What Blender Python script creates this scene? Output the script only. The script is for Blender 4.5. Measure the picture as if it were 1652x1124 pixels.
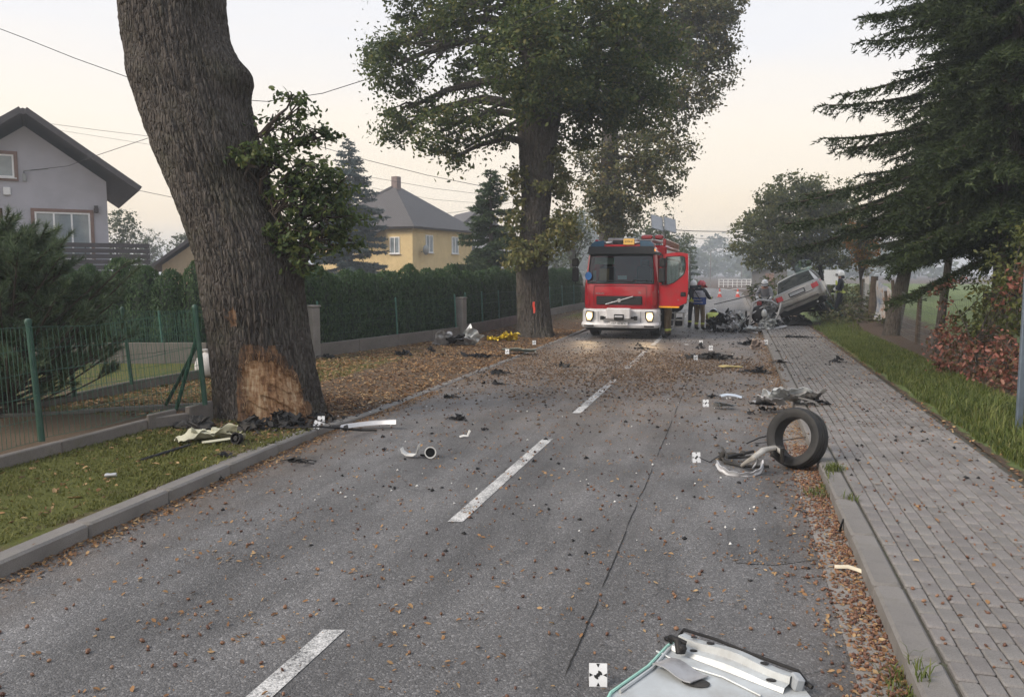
import bpy, bmesh, math, random
import numpy as np
from mathutils import Vector, Matrix, Euler

for o in list(bpy.data.objects): bpy.data.objects.remove(o, do_unlink=True)
SC = bpy.context.scene
COL = SC.collection
R = math.radians

# ------------------------------------------------------------------ camera
CAM_H = 2.05; F_PX = 1300.0; IW, IH = 1652.0, 1124.0
YAW, PITCH = R(15.309), R(5.361)
cd = bpy.data.cameras.new('camera'); cam = bpy.data.objects.new('camera', cd); COL.objects.link(cam)
cam.location = (0, 0, CAM_H); cam.rotation_euler = (math.pi/2 - PITCH, 0, YAW)
cd.sensor_width = 36; cd.lens = 36*F_PX/IW; cd.clip_start = .05; cd.clip_end = 4000
SC.camera = cam

# ------------------------------------------------------------------ sky, sun, exposure
HAZE_D = .0019
SUN_EL, SUN_AZ = R(36), R(-128)          # azimuth measured from +Y towards +X
w = bpy.data.worlds.new('World'); SC.world = w; w.use_nodes = True
nt = w.node_tree; nt.nodes.clear()
def wn(t, **k):
    n = nt.nodes.new(t)
    for a, b in k.items(): setattr(n, a, b)
    return n
sky = wn('ShaderNodeTexSky', sky_type='NISHITA', sun_disc=False, sun_elevation=SUN_EL, sun_rotation=SUN_AZ,
         air_density=1.2, dust_density=3.0, ozone_density=1.0)
tc = wn('ShaderNodeTexCoord'); sx = wn('ShaderNodeSeparateXYZ'); nt.links.new(tc.outputs['Generated'], sx.inputs[0])
mp = wn('ShaderNodeMapping'); mp.inputs['Scale'].default_value = (1.2, 1.2, 7); nt.links.new(tc.outputs['Generated'], mp.inputs[0])
cn = wn('ShaderNodeTexNoise'); cn.inputs['Scale'].default_value = 1.6; cn.inputs['Detail'].default_value = 4
nt.links.new(mp.outputs[0], cn.inputs['Vector'])
ma = wn('ShaderNodeMath', operation='MULTIPLY_ADD'); ma.inputs[1].default_value = .16; nt.links.new(cn.outputs['Fac'], ma.inputs[0]); nt.links.new(sx.outputs['Z'], ma.inputs[2])
ms = wn('ShaderNodeMath', operation='SUBTRACT'); ms.inputs[1].default_value = .08; nt.links.new(ma.outputs[0], ms.inputs[0])
rp = wn('ShaderNodeValToRGB'); nt.links.new(ms.outputs[0], rp.inputs[0])
SKY = [(0.0, (.74, .68, .63)), (.07, (.88, .74, .57)), (.16, (.87, .78, .67)), (.28, (.76, .745, .75)), (.42, (.655, .69, .765)), (1.0, (.64, .69, .79))]
cr = rp.color_ramp
while len(cr.elements) < len(SKY): cr.elements.new(.5)
for e, (p, c) in zip(cr.elements, SKY): e.position = p; e.color = (*c, 1)
sc10 = wn('ShaderNodeVectorMath', operation='SCALE'); sc10.inputs['Scale'].default_value = 6.1; nt.links.new(rp.outputs[0], sc10.inputs[0])
mx = wn('ShaderNodeMix', data_type='RGBA'); mx.inputs['Factor'].default_value = .90
nt.links.new(sky.outputs[0], mx.inputs[6]); nt.links.new(sc10.outputs[0], mx.inputs[7])
bg = wn('ShaderNodeBackground'); bg.inputs['Strength'].default_value = .1; nt.links.new(mx.outputs[2], bg.inputs[0])
wo = wn('ShaderNodeOutputWorld'); nt.links.new(bg.outputs[0], wo.inputs[0])

sl = bpy.data.lights.new('sun', 'SUN'); sl.energy = 1.5; sl.angle = R(24); sl.color = (1, .89, .76)
sun = bpy.data.objects.new('sun', sl); COL.objects.link(sun)
sd = Vector((math.sin(SUN_AZ)*math.cos(SUN_EL), math.cos(SUN_AZ)*math.cos(SUN_EL), math.sin(SUN_EL)))
sun.rotation_euler = sd.to_track_quat('Z', 'Y').to_euler(); sun.location = (-30, 30, 40)
vs = SC.view_settings; vs.view_transform = 'Standard'; vs.look = 'None'; vs.gamma = 1; vs.exposure = 1.14; vs.use_curve_mapping = False
cy = SC.cycles; cy.use_denoising = True; cy.max_bounces = 5; cy.diffuse_bounces = 2; cy.glossy_bounces = 2; cy.transmission_bounces = 5
cy.transparent_max_bounces = 6; cy.use_adaptive_sampling = True; cy.adaptive_threshold = .02; cy.volume_bounces = 0; cy.caustics_reflective = False; cy.caustics_refractive = False

# ------------------------------------------------------------------ pixel of the photograph -> point of the place
_fw = np.array([-math.sin(YAW)*math.cos(PITCH), math.cos(YAW)*math.cos(PITCH), -math.sin(PITCH)])
_rt = np.array([math.cos(YAW), math.sin(YAW), 0.0]); _up = np.cross(_rt, _fw)
def _ray(x, y): return _fw*F_PX + _rt*(x-IW/2) - _up*(y-IH/2)
def G(x, y, z=0.0):
    d = _ray(x, y); p = d*((z-CAM_H)/d[2]); return Vector((p[0], p[1], z))
def at(x, y, Y):
    d = _ray(x, y); p = d*(Y/d[1]); return Vector((p[0], p[1], p[2]+CAM_H))

# ------------------------------------------------------------------ noise (vectorised)
def _hash(ix, iy, iz, s):
    h = (ix*374761393 + iy*668265263 + iz*2147483647 + s*1274126177) & 0xffffffff
    h = ((h ^ (h >> 13))*1274126177) & 0xffffffff
    h = (h ^ (h >> 16)) & 0xffffffff
    return h/2147483648.0 - 1.0
def vnoise(P, seed=0):
    P = np.asarray(P, float); i = np.floor(P).astype(np.int64); f = P-i; f = f*f*(3-2*f); r = 0
    for a in (0, 1):
        for b in (0, 1):
            for c in (0, 1):
                wgt = (f[:, 0] if a else 1-f[:, 0])*(f[:, 1] if b else 1-f[:, 1])*(f[:, 2] if c else 1-f[:, 2])
                r = r + wgt*_hash(i[:, 0]+a, i[:, 1]+b, i[:, 2]+c, seed)
    return r
def fbm(P, seed=0, o=4):
    r = 0; a = 1.0; P = np.asarray(P, float)
    for k in range(o): r = r + a*vnoise(P*(2**k), seed+k*17); a *= .5
    return r/1.9

# ------------------------------------------------------------------ terrain heights
def xl(y): return np.interp(y, [-10, 4, 9, 30, 300], [-4.6, -4.70, -5.0, -5.0, -5.0])
def xr(y): return np.interp(y, [-10, 10, 30, 300], [.86, .9, .98, 1.0])
def hk(y): return np.interp(y, [-10, 8.4, 10.8, 24, 30, 300], [.12, .12, .022, .022, .07, .1])
SWL, SWR = .17, 2.68                         # kerb width, outer edge of the footpath
def zt(x, y):
    x = np.asarray(x, float); y = np.asarray(y, float)
    a = xl(y); b = xr(y)
    left = hk(y) + np.clip((a-.17-x)/4, 0, 1)*.06
    right = np.where(x < SWR, .12, .12 + .03*np.clip((x-SWR), 0, 1))
    return np.where(x < a, left, np.where(x > b, right, 0.0))

# ------------------------------------------------------------------ objects, tags
def link(o, parent=None):
    COL.objects.link(o)
    if parent is not None: o.parent = parent
    return o
def tag(o, label=None, cat=None, group=None, kind=None):
    for k, v in (('label', label), ('category', cat), ('group', group), ('kind', kind)):
        if v: o[k] = v
    return o
def T(name, label, cat, loc=(0, 0, 0), rz=0.0, group=None, rot=None):
    o = bpy.data.objects.new(name, None); o.empty_display_size = .2; link(o)
    o.location = loc; o.rotation_euler = rot if rot else (0, 0, rz)
    return tag(o, label, cat, group)
def copy_tree(o, parent=None):
    c = o.copy(); COL.objects.link(c); c.parent = parent
    for ch in list(o.children): copy_tree(ch, c)
    return c
def np_mesh(name, V, F, mat=None, smooth=False, parent=None, mats=None, midx=None):
    """V (n,3), F (m,k) uniform polygons"""
    V = np.ascontiguousarray(V, np.float32); F = np.ascontiguousarray(F, np.int32)
    me = bpy.data.meshes.new(name); m, k = F.shape
    me.vertices.add(len(V)); me.vertices.foreach_set('co', V.ravel())
    me.loops.add(m*k); me.loops.foreach_set('vertex_index', F.ravel())
    me.polygons.add(m); me.polygons.foreach_set('loop_start', np.arange(0, m*k, k, dtype=np.int32))
    if smooth: me.polygons.foreach_set('use_smooth', np.ones(m, bool))
    me.update(calc_edges=True)
    for mm in (mats or ([mat] if mat else [])): me.materials.append(mm)
    if midx is not None: me.polygons.foreach_set('material_index', np.asarray(midx, np.int32))
    o = bpy.data.objects.new(name, me); link(o, parent); return o

class MB:
    def __init__(s): s.v = []; s.f = []; s.m = []; s.mi = 0; s.M = None
    def add(s, vs, fs):
        b = len(s.v)
        if s.M is not None: vs = [tuple(s.M @ Vector(p)) for p in vs]
        s.v += [tuple(p) for p in vs]; s.f += [tuple(i+b for i in f) for f in fs]; s.m += [s.mi]*len(fs); return s
    def box(s, c, d, rot=None, ch=0.0):
        """centre, dimensions, rotation; ch: chamfer of the vertical and top edges"""
        x, y, z = d[0]/2, d[1]/2, d[2]/2
        if ch <= 0:
            vs = [(-x,-y,-z),(x,-y,-z),(x,y,-z),(-x,y,-z),(-x,-y,z),(x,-y,z),(x,y,z),(-x,y,z)]
            fs = [(3,2,1,0),(4,5,6,7),(0,1,5,4),(1,2,6,5),(2,3,7,6),(3,0,4,7)]
        else:
            c_ = min(ch, x*.9, y*.9, z*.9); vs = []; 
            def ring(e, zz): return [(-x+e+0,-y+e*0+c_*0+e*0,zz)]
            def oct_(i, zz):
                a, b = x-i, y-i; k = c_
                return [(-a+k,-b,zz),(a-k,-b,zz),(a,-b+k,zz),(a,b-k,zz),(a-k,b,zz),(-a+k,b,zz),(-a,b-k,zz),(-a,-b+k,zz)]
            vs = oct_(c_, -z)+oct_(0, -z+c_)+oct_(0, z-c_)+oct_(c_, z)
            vs = [(max(-x, min(x, p[0])), max(-y, min(y, p[1])), p[2]) for p in vs]
            fs = [tuple(range(7, -1, -1)), tuple(range(24, 32))]
            for r_ in range(3):
                for i in range(8): j = (i+1) % 8; fs.append((r_*8+i, r_*8+j, r_*8+8+j, r_*8+8+i))
        Mx = Matrix.Translation(Vector(c))
        if rot is not None: Mx = Mx @ (rot.to_4x4() if isinstance(rot, Matrix) else Euler(rot).to_matrix().to_4x4())
        return s.add([tuple(Mx @ Vector(p)) for p in vs], fs)
    def tube(s, pts, rad, n=8, cap=True, squash=1.0):
        pts = [Vector(p) for p in pts]
        if not hasattr(rad, '__len__'): rad = [rad]*len(pts)
        vs = []; fs = []; ref = None
        for i, p in enumerate(pts):
            t = (pts[min(i+1, len(pts)-1)]-pts[max(i-1, 0)])
            if t.length < 1e-9: t = Vector((0, 0, 1))
            t.normalize()
            if ref is None: ref = Vector((0, 0, 1)) if abs(t.z) < .9 else Vector((1, 0, 0))
            a = t.cross(ref); a.normalize(); b = t.cross(a); ref = -b if False else a.cross(t)
            for k in range(n):
                an = 2*math.pi*k/n; vs.append(p + a*math.cos(an)*rad[i] + b*math.sin(an)*rad[i]*squash)
        for i in range(len(pts)-1):
            for k in range(n): j = (k+1) % n; fs.append((i*n+k, i*n+j, (i+1)*n+j, (i+1)*n+k))
        if cap: fs.append(tuple(range(n-1, -1, -1))); fs.append(tuple((len(pts)-1)*n+k for k in range(n)))
        return s.add(vs, fs)
    def lathe(s, prof, n=24, closed=False, M=None):
        """prof [(r, z)] about local z"""
        vs = []; fs = []; m = len(prof)
        for r_, z in prof:
            for k in range(n): a = 2*math.pi*k/n; vs.append((r_*math.cos(a), r_*math.sin(a), z))
        for i in range(m if closed else m-1):
            i2 = (i+1) % m
            for k in range(n): j = (k+1) % n; fs.append((i*n+k, i*n+j, i2*n+j, i2*n+k))
        if M is not None: vs = [tuple(M @ Vector(p)) for p in vs]
        return s.add(vs, fs)
    def ell(s, c, r, n=12, m=8, M=None):
        vs = []; fs = []
        for i in range(m+1):
            ph = math.pi*i/m - math.pi/2
            for k in range(n): a = 2*math.pi*k/n; vs.append((r[0]*math.cos(ph)*math.cos(a), r[1]*math.cos(ph)*math.sin(a), r[2]*math.sin(ph)))
        for i in range(m):
            for k in range(n): j = (k+1) % n; fs.append((i*n+k, i*n+j, (i+1)*n+j, (i+1)*n+k))
        vs = [Vector(p) for p in vs]
        if M is not None: vs = [M @ p for p in vs]
        return s.add([p+Vector(c) for p in vs], fs)
    def prism(s, poly, y0, y1, axis='y'):
        """outline [(a, b)] pushed from y0 to y1 along an axis"""
        n = len(poly)
        def P(a, b, t): return (a, t, b) if axis == 'y' else ((t, a, b) if axis == 'x' else (a, b, t))
        vs = [P(a, b, y0) for a, b in poly]+[P(a, b, y1) for a, b in poly]
        fs = [tuple(range(n)), tuple(range(2*n-1, n-1, -1))]
        for i in range(n): j = (i+1) % n; fs.append((j, i, n+i, n+j))
        return s.add(vs, fs)
    def loft(s, rings, cap0=True, cap1=True, close=True):
        n = len(rings[0]); vs = [p for r_ in rings for p in r_]; fs = []
        for i in range(len(rings)-1):
            for k in range(n if close else n-1): j = (k+1) % n; fs.append((i*n+k, i*n+j, (i+1)*n+j, (i+1)*n+k))
        if close and cap0: fs.append(tuple(range(n-1, -1, -1)))
        if close and cap1: fs.append(tuple((len(rings)-1)*n+k for k in range(n)))
        return s.add(vs, fs)
    def mesh(s, name, mats, smooth=None, fix=True):
        me = bpy.data.meshes.new(name); me.from_pydata(s.v, [], s.f)
        for mm in (mats if isinstance(mats, (list, tuple)) else [mats]): me.materials.append(mm)
        if len(set(s.m)) > 1: me.polygons.foreach_set('material_index', np.array(s.m, np.int32))
        if fix:
            bm = bmesh.new(); bm.from_mesh(me); bmesh.ops.recalc_face_normals(bm, faces=bm.faces); bm.to_mesh(me); bm.free()
        if smooth is not None:
            me.polygons.foreach_set('use_smooth', np.ones(len(me.polygons), bool))
            try: me.set_sharp_from_angle(angle=R(smooth))
            except Exception: pass
        return me
    def build(s, name, mats, parent=None, smooth=None, loc=None, fix=True):
        o = bpy.data.objects.new(name, s.mesh(name, mats, smooth, fix)); link(o, parent)
        if loc is not None: o.location = loc
        return o

# ------------------------------------------------------------------ materials
def newmat(name):
    m = bpy.data.materials.new(name); m.use_nodes = True; t = m.node_tree; t.nodes.clear(); return m, t
class N:
    """tiny node helper"""
    def __init__(s, t): s.t = t
    def n(s, typ, ins=None, **k):
        nd = s.t.nodes.new('ShaderNode'+typ)
        for a, b in k.items(): setattr(nd, a, b)
        for key, val in (ins or {}).items(): s.set(nd.inputs[key], val)
        return nd
    def set(s, sock, val):
        if isinstance(val, bpy.types.NodeSocket): s.t.links.new(val, sock)
        elif hasattr(val, 'outputs'): s.t.links.new(val.outputs[0], sock)
        else:
            if sock.type == 'RGBA' and len(val) == 3: val = (*val, 1)
            sock.default_value = val
    def obj(s): return s.n('TexCoord').outputs['Object']
    def noise(s, scale, detail=4, vec=None, rough=.55): return s.n('TexNoise', {'Scale': scale, 'Detail': detail, 'Roughness': rough, **({'Vector': vec} if vec is not None else {'Vector': s.obj()})}).outputs['Fac']
    def math(s, op, a, b=0.0, c=0.0, clamp=False):
        nd = s.n('Math', operation=op, use_clamp=clamp); s.set(nd.inputs[0], a); s.set(nd.inputs[1], b); s.set(nd.inputs[2], c); return nd.outputs[0]
    def mix(s, f, a, b):
        nd = s.n('Mix', data_type='RGBA'); s.set(nd.inputs[0], f); s.set(nd.inputs[6], a); s.set(nd.inputs[7], b); return nd.outputs[2]
    def ramp(s, f, stops, interp='LINEAR'):
        nd = s.n('ValToRGB'); cr = nd.color_ramp; cr.interpolation = interp
        while len(cr.elements) < len(stops): cr.elements.new(.5)
        for e, (p, c) in zip(cr.elements, stops): e.position = p; e.color = (*c, 1) if not isinstance(c, (int, float)) else (c, c, c, 1)
        s.set(nd.inputs[0], f); return nd.outputs[0]
    def bump(s, h, strength=.3, dist=.02): return s.n('Bump', {'Height': h, 'Strength': strength, 'Distance': dist}).outputs[0]
    def out(s, sh): s.t.links.new(sh.outputs[0] if hasattr(sh, 'outputs') else sh, s.n('OutputMaterial').inputs[0])
def pbr(name, col, rough=.6, metal=0.0, var=.15, vscale=4.0, bump=0.0, bscale=60.0, dirt=None, dscale=2.5, damt=.5, spec=.5, coat=0.0, rnd=0.0, emis=None, estr=0.0, trans=0.0, ior=1.45):
    m, t = newmat(name); n = N(t); c = np.array(col, float)
    f = n.ramp(n.noise(vscale, 5), [(.3, 0.0), (.7, 1.0)])
    base = n.mix(f, tuple(np.clip(c*(1-var), 0, 1)), tuple(np.clip(c*(1+var), 0, 1)))
    if dirt is not None:
        base = n.mix(n.math('MULTIPLY', n.ramp(n.noise(dscale, 7, rough=.65), [(.45, 0.0), (.68, 1.0)]), damt), base, dirt)
    if rnd:
        r_ = n.n('ObjectInfo').outputs['Random']
        h = n.n('HueSaturation', {'Color': base, 'Value': n.math('MULTIPLY_ADD', r_, rnd, 1-rnd/2)}); base = h.outputs[0]
    b = n.n('BsdfPrincipled', {'Base Color': base, 'Metallic': metal, 'IOR': ior})
    n.set(b.inputs['Roughness'], n.math('MULTIPLY_ADD', n.noise(vscale*2.3, 4), .25*rough, rough*.88))
    b.inputs['Specular IOR Level'].default_value = spec; b.inputs['Coat Weight'].default_value = coat; b.inputs['Coat Roughness'].default_value = .08
    b.inputs['Transmission Weight'].default_value = trans
    if bump: n.set(b.inputs['Normal'], n.bump(n.noise(bscale, 6, rough=.6), bump, .01))
    if emis is not None: n.set(b.inputs['Emission Color'], emis); b.inputs['Emission Strength'].default_value = estr
    n.out(b); return m
def leafmat(name, stops, transl=.35, rough=.55, var_scale=.5, spec=.3):
    """one colour per leaf, drawn at random from the stops, shifted by clump"""
    m, t = newmat(name); n = N(t)
    r_ = n.n('NewGeometry').outputs['Random Per Island']
    big = n.noise(var_scale, 2)
    f = n.math('ADD', n.math('MULTIPLY', r_, .62), n.math('MULTIPLY', big, .38))
    c = n.ramp(f, stops)
    b = n.n('BsdfPrincipled', {'Base Color': c, 'Roughness': rough}); b.inputs['Specular IOR Level'].default_value = spec
    tr = n.n('BsdfTranslucent', {'Color': c})
    n.out(n.n('MixShader', {0: transl, 1: b.outputs[0], 2: tr.outputs[0]})); return m
def glassmat(name, tint=(.8, .88, .86), alpha=.35, rough=.03):
    m, t = newmat(name); n = N(t)
    gl = n.n('BsdfGlossy', {'Color': (.9, .95, .95), 'Roughness': rough}); tr = n.n('BsdfTransparent', {'Color': tint})
    fr = n.n('LayerWeight', {'Blend': .25})
    n.out(n.n('MixShader', {0: n.math('MULTIPLY_ADD', fr.outputs['Fresnel'], .75, alpha*.3, True), 1: tr.outputs[0], 2: gl.outputs[0]})); return m
def text_mesh(name, s, size, mat, parent, M, extrude=.001, align='CENTER'):
    cu = bpy.data.curves.new(name, 'FONT'); cu.body = s; cu.size = size; cu.extrude = extrude; cu.align_x = align; cu.align_y = 'CENTER'; cu.resolution_u = 3
    o = bpy.data.objects.new(name, cu); COL.objects.link(o)
    me = bpy.data.meshes.new_from_object(o.evaluated_get(bpy.context.evaluated_depsgraph_get()))
    bpy.data.objects.remove(o, do_unlink=True); bpy.data.curves.remove(cu)
    me.materials.clear(); me.materials.append(mat)
    o = bpy.data.objects.new(name, me); link(o, parent); o.matrix_local = M; return o
# ================================================================== surfaces of the setting
rng = np.random.default_rng(7)
def asphalt(name, dark=1.0):
    m, t = newmat(name); n = N(t); ob = n.obj()
    vo = n.n('TexVoronoi', {'Vector': ob, 'Scale': 95.0, 'Randomness': 1.0}); 
    g = n.ramp(n.n('SeparateColor', {0: vo.outputs['Color']}).outputs[0], [(0, .06), (.45, .095), (.75, .14), (.93, .21), (1.0, .34)])
    fine = n.noise(260, 2, ob); gm = n.mix(.35, g, n.ramp(fine, [(.3, .04), (.7, .24)]))
    sx = n.n('SeparateXYZ', {0: ob})
    # worn, polished wheel tracks: wide soft light streaks along the road
    big = n.noise(.55, 5, ob); mid = n.noise(2.6, 5, n.n('Mapping', {'Vector': ob, 'Scale': (1.6, .35, 1)}).outputs[0])
    lum = n.math('ADD', n.math('MULTIPLY_ADD', big, 1.1, .38), n.math('MULTIPLY', n.math('SUBTRACT', mid, .5), 1.1))
    trk_ = n.ramp(n.math('MULTIPLY_ADD', sx.outputs['X'], 1/6.0, 5.0/6.0), [(.0, .42), (.13, .56), (.2, .62), (.3, .46), (.4, .60), (.5, .44), (.62, .58), (.7, .48), (.82, .60), (.92, .5)], 'EASE')
    lum = n.math('MULTIPLY', lum, n.math('MULTIPLY', trk_, n.math('MULTIPLY_ADD', n.noise(.9, 3, ob), .5, 1.6)))
    hs = n.n('HueSaturation', {'Color': gm, 'Value': n.math('MULTIPLY', lum, 1.02*dark)}).outputs[0]
    base = n.mix(1.0, hs, hs); mul = n.n('Mix', {0: 1.0, 6: base, 7: (1.0, .97, .96, 1)}, data_type='RGBA', blend_type='MULTIPLY').outputs[2]
    # soil tracked across the road in a band, and along the kerbs
    y = sx.outputs['Y']; band = n.ramp(n.math('DIVIDE', y, 40.0), [(.22, 0.0), (.40, .85), (.52, .95), (.64, .4), (.8, .15)])
    xx = n.ramp(n.math('MULTIPLY_ADD', sx.outputs['X'], 1/6.2, 5.1/6.2), [(.0, 1.0), (.09, .35), (.2, 0.0), (.86, 0.0), (.95, .4), (1, .8)])
    soil = n.math('MULTIPLY', n.math('MAXIMUM', band, xx), n.ramp(n.noise(1.7, 7, ob, .7), [(.34, 0.0), (.58, 1.0)]), clamp=True)
    soilc = n.mix(n.noise(30, 4, ob), (.14, .098, .066), (.25, .18, .12))
    col = n.mix(n.math('MULTIPLY', soil, .8), mul, soilc)
    cr = n.n('TexVoronoi', {'Vector': n.n('Mapping', {'Vector': n.mix(.12, ob, n.n('TexNoise', {'Vector': ob, 'Scale': 2.5}).outputs['Color'])}).outputs[0], 'Scale': .9}, feature='DISTANCE_TO_EDGE').outputs['Distance']
    crm = n.math('MULTIPLY', n.ramp(cr, [(0, 1.0), (.006, 0.0)]), n.ramp(n.noise(.35, 3, ob), [(.5, 0.0), (.62, .7)]))
    col = n.mix(crm, col, (.02, .02, .02))
    rough = n.math('MULTIPLY_ADD', n.noise(1.1, 4, ob), -.3, .70)
    b = n.n('BsdfPrincipled', {'Base Color': col, 'Roughness': rough}); b.inputs['Specular IOR Level'].default_value = .42
    h = n.math('ADD', n.math('MULTIPLY', vo.outputs['Distance'], -.8), n.math('MULTIPLY', fine, .4))
    n.set(b.inputs['Normal'], n.bump(h, .75, .008)); n.out(b); return m
def concrete(name, c, rnd=.0, pores=1.0, moss=None):
    m, t = newmat(name); n = N(t); ob = n.obj(); c = np.array(c)
    f = n.noise(3.0, 6, ob, .65); base = n.mix(n.ramp(f, [(.3, 0.0), (.7, 1.0)]), tuple(c*.72), tuple(c*1.22))
    sp = n.noise(140, 2, ob); base = n.mix(n.math('MULTIPLY', n.ramp(sp, [(.35, 1.0), (.5, 0.0)]), .45*pores), base, tuple(c*.45))
    if moss: base = n.mix(n.math('MULTIPLY', n.ramp(n.noise(6, 6, ob, .7), [(.52, 0.0), (.7, 1.0)]), .6), base, moss)
    if rnd:
        oi = n.n('ObjectInfo').outputs['Random']; ri = n.n('NewGeometry').outputs['Random Per Island']
        v = n.math('FRACT', n.math('ADD', oi, ri)); w2 = n.n('TexWhiteNoise', {'W': v}, noise_dimensions='1D').outputs['Color']
        s2 = n.n('SeparateColor', {0: w2})
        base = n.n('HueSaturation', {'Color': base, 'Value': n.math('MULTIPLY_ADD', v, rnd, 1-rnd/2), 'Hue': n.math('MULTIPLY_ADD', s2.outputs[1], .03, .485)}).outputs[0]
    b = n.n('BsdfPrincipled', {'Base Color': base, 'Roughness': .85}); b.inputs['Specular IOR Level'].default_value = .3
    n.set(b.inputs['Normal'], n.bump(n.math('ADD', sp, n.noise(25, 5, ob)), .35, .008)); n.out(b); return m
M_ASPH = asphalt('asphalt'); M_PATCH = asphalt('asphalt_patch', .78)
M_KERB = concrete('kerb_concrete', (.20, .187, .175), moss=(.13, .12, .10)); M_PAVER = concrete('paver_concrete', (.21, .196, .186), rnd=.24, moss=(.14, .135, .125))
M_PLINTH = concrete('plinth_concrete', (.185, .165, .15), moss=(.09, .09, .05)); M_SAND = concrete('joint_sand', (.085, .078, .062), moss=(.05, .07, .025))
M_GUT = concrete('gutter_concrete', (.24, .22, .20))
def ground_mat(name, grass_a, grass_b, soil_a, soil_b):
    m, t = newmat(name); n = N(t); ob = n.obj()
    a = n.n('Attribute', attribute_name='grass').outputs['Fac']
    f = n.ramp(n.math('ADD', a, n.math('MULTIPLY', n.math('SUBTRACT', n.noise(3.5, 7, ob, .7), .5), 1.1)), [(.42, 0.0), (.6, 1.0)])
    gr = n.mix(n.ramp(n.noise(9, 6, ob, .7), [(.3, 0.0), (.7, 1.0)]), grass_a, grass_b)
    gr = n.mix(n.math('MULTIPLY', n.ramp(n.noise(160, 3, ob), [(.4, 0.0), (.7, 1.0)]), .5), gr, tuple(np.array(grass_b)*1.4))
    so = n.mix(n.ramp(n.noise(45, 5, ob, .7), [(.3, 0.0), (.75, 1.0)]), soil_a, soil_b)
    b = n.n('BsdfPrincipled', {'Base Color': n.mix(f, so, gr), 'Roughness': .95}); b.inputs['Specular IOR Level'].default_value = .15
    n.set(b.inputs['Normal'], n.bump(n.noise(55, 7, ob, .7), .9, .03)); n.out(b); return m
M_VERGE = ground_mat('verge_ground', (.075, .088, .024), (.13, .135, .04), (.09, .066, .046), (.19, .138, .095))
M_FIELD = ground_mat('field_ground', (.07, .105, .03), (.15, .185, .075), (.065, .048, .035), (.14, .10, .075))

def ribbon(name, left, right, ys, z, mat, kind='structure', parent=None):
    V = []; 
    for y in ys: V += [(float(left(y)), y, z), (float(right(y)), y, z)]
    F = [(2*i, 2*i+1, 2*i+3, 2*i+2) for i in range(len(ys)-1)]
    o = np_mesh(name, V, F, mat, parent=parent)
    if kind: o['kind'] = kind
    return o
# ---- far ground and road
g0 = np_mesh('ground', [(-700, -60, -.07), (700, -60, -.07), (700, 900, -.07), (-700, 900, -.07)], [(0, 1, 2, 3)], M_FIELD); g0['kind'] = 'structure'
def bend(y): return -np.clip(y-85, 0, None)**2*.006           # the road swings left far ahead
YS = list(np.arange(-6, 85, 3.0))+list(np.arange(85, 150, 4.0))
road = ribbon('road', lambda y: xl(y)+bend(y), lambda y: xr(y)+bend(y), YS, 0.0, M_ASPH)
ribbon('gutter', lambda y: xr(y)-.24, lambda y: xr(y), list(np.arange(-4, 80, 2.0)), .004, M_GUT, None, road)
def poly_sheet(name, pts, z, mat, parent): return np_mesh(name, [(p[0], p[1], z) for p in pts], [tuple(range(len(pts)))], mat, parent=parent)
poly_sheet('asphalt_patch', [G(1172, 855)[:2], G(1230, 850)[:2], G(1303, 848)[:2], G(1312, 880)[:2], G(1318, 903)[:2], G(1250, 912)[:2], G(1188, 908)[:2], G(1176, 880)[:2]], .004, M_PATCH, road)
poly_sheet('asphalt_patch', [(-.72, 2.0), (.1, 2.0), (.2, 3.1), (-.70, 3.2)], .004, M_PATCH, road)
# the open seam between the two lanes of asphalt
M_DARK = pbr('seam_tar', (.018, .017, .016), .9)
V = []; yy = np.arange(1.5, 20, .05); nx = fbm(np.c_[yy*1.3, yy*0, yy*0], 3)*.018+fbm(np.c_[yy*9, yy*0, yy*0+3], 8)*.007; nw = np.clip(.0045*(1+2.2*fbm(np.c_[yy*2.2, yy*0+5, yy*0], 4)), .0003, .0045)
for y, a, b in zip(yy, nx, nw): V += [(-.78+a-b, y, .004), (-.78+a+b, y, .004)]
np_mesh('seam', V, [(2*i, 2*i+1, 2*i+3, 2*i+2) for i in range(len(yy)-1)], M_DARK, parent=road)
# ---- worn paint
def paint(name):
    m, t = newmat(name); n = N(t); ob = n.obj()
    vo = n.n('TexVoronoi', {'Vector': ob, 'Scale': 95.0}); fine = n.noise(70, 5, ob, .75)
    wear = n.ramp(n.math('ADD', fine, n.math('MULTIPLY', n.noise(3, 4, ob), .5)), [(.63, 0.0), (.88, 1.0)])
    col = n.mix(wear, n.mix(n.noise(8, 4, ob), (.55, .54, .52), (.72, .71, .69)), n.ramp(n.n('SeparateColor', {0: vo.outputs['Color']}).outputs[0], [(0, .04), (.8, .13), (1, .3)]))
    b = n.n('BsdfPrincipled', {'Base Color': col, 'Roughness': .75}); n.set(b.inputs['Normal'], n.bump(vo.outputs['Distance'], .5, .006)); n.out(b); return m
M_PAINT = paint('worn_road_paint')
DASH = [(.2, 4.03), (6.13, 9.6), (11.5, 15.4), (17.2, 21.2), (23.0, 27.0)]+[(29+6*k, 33+6*k) for k in range(9)]
for a, b in DASH:
    k = -2.17; d = .062 
    poly_sheet('lane_marking', [(k-d, a), (k+d, a+.02), (k+d, b+.03), (k-d, b)], .0045, M_PAINT, road)

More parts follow.
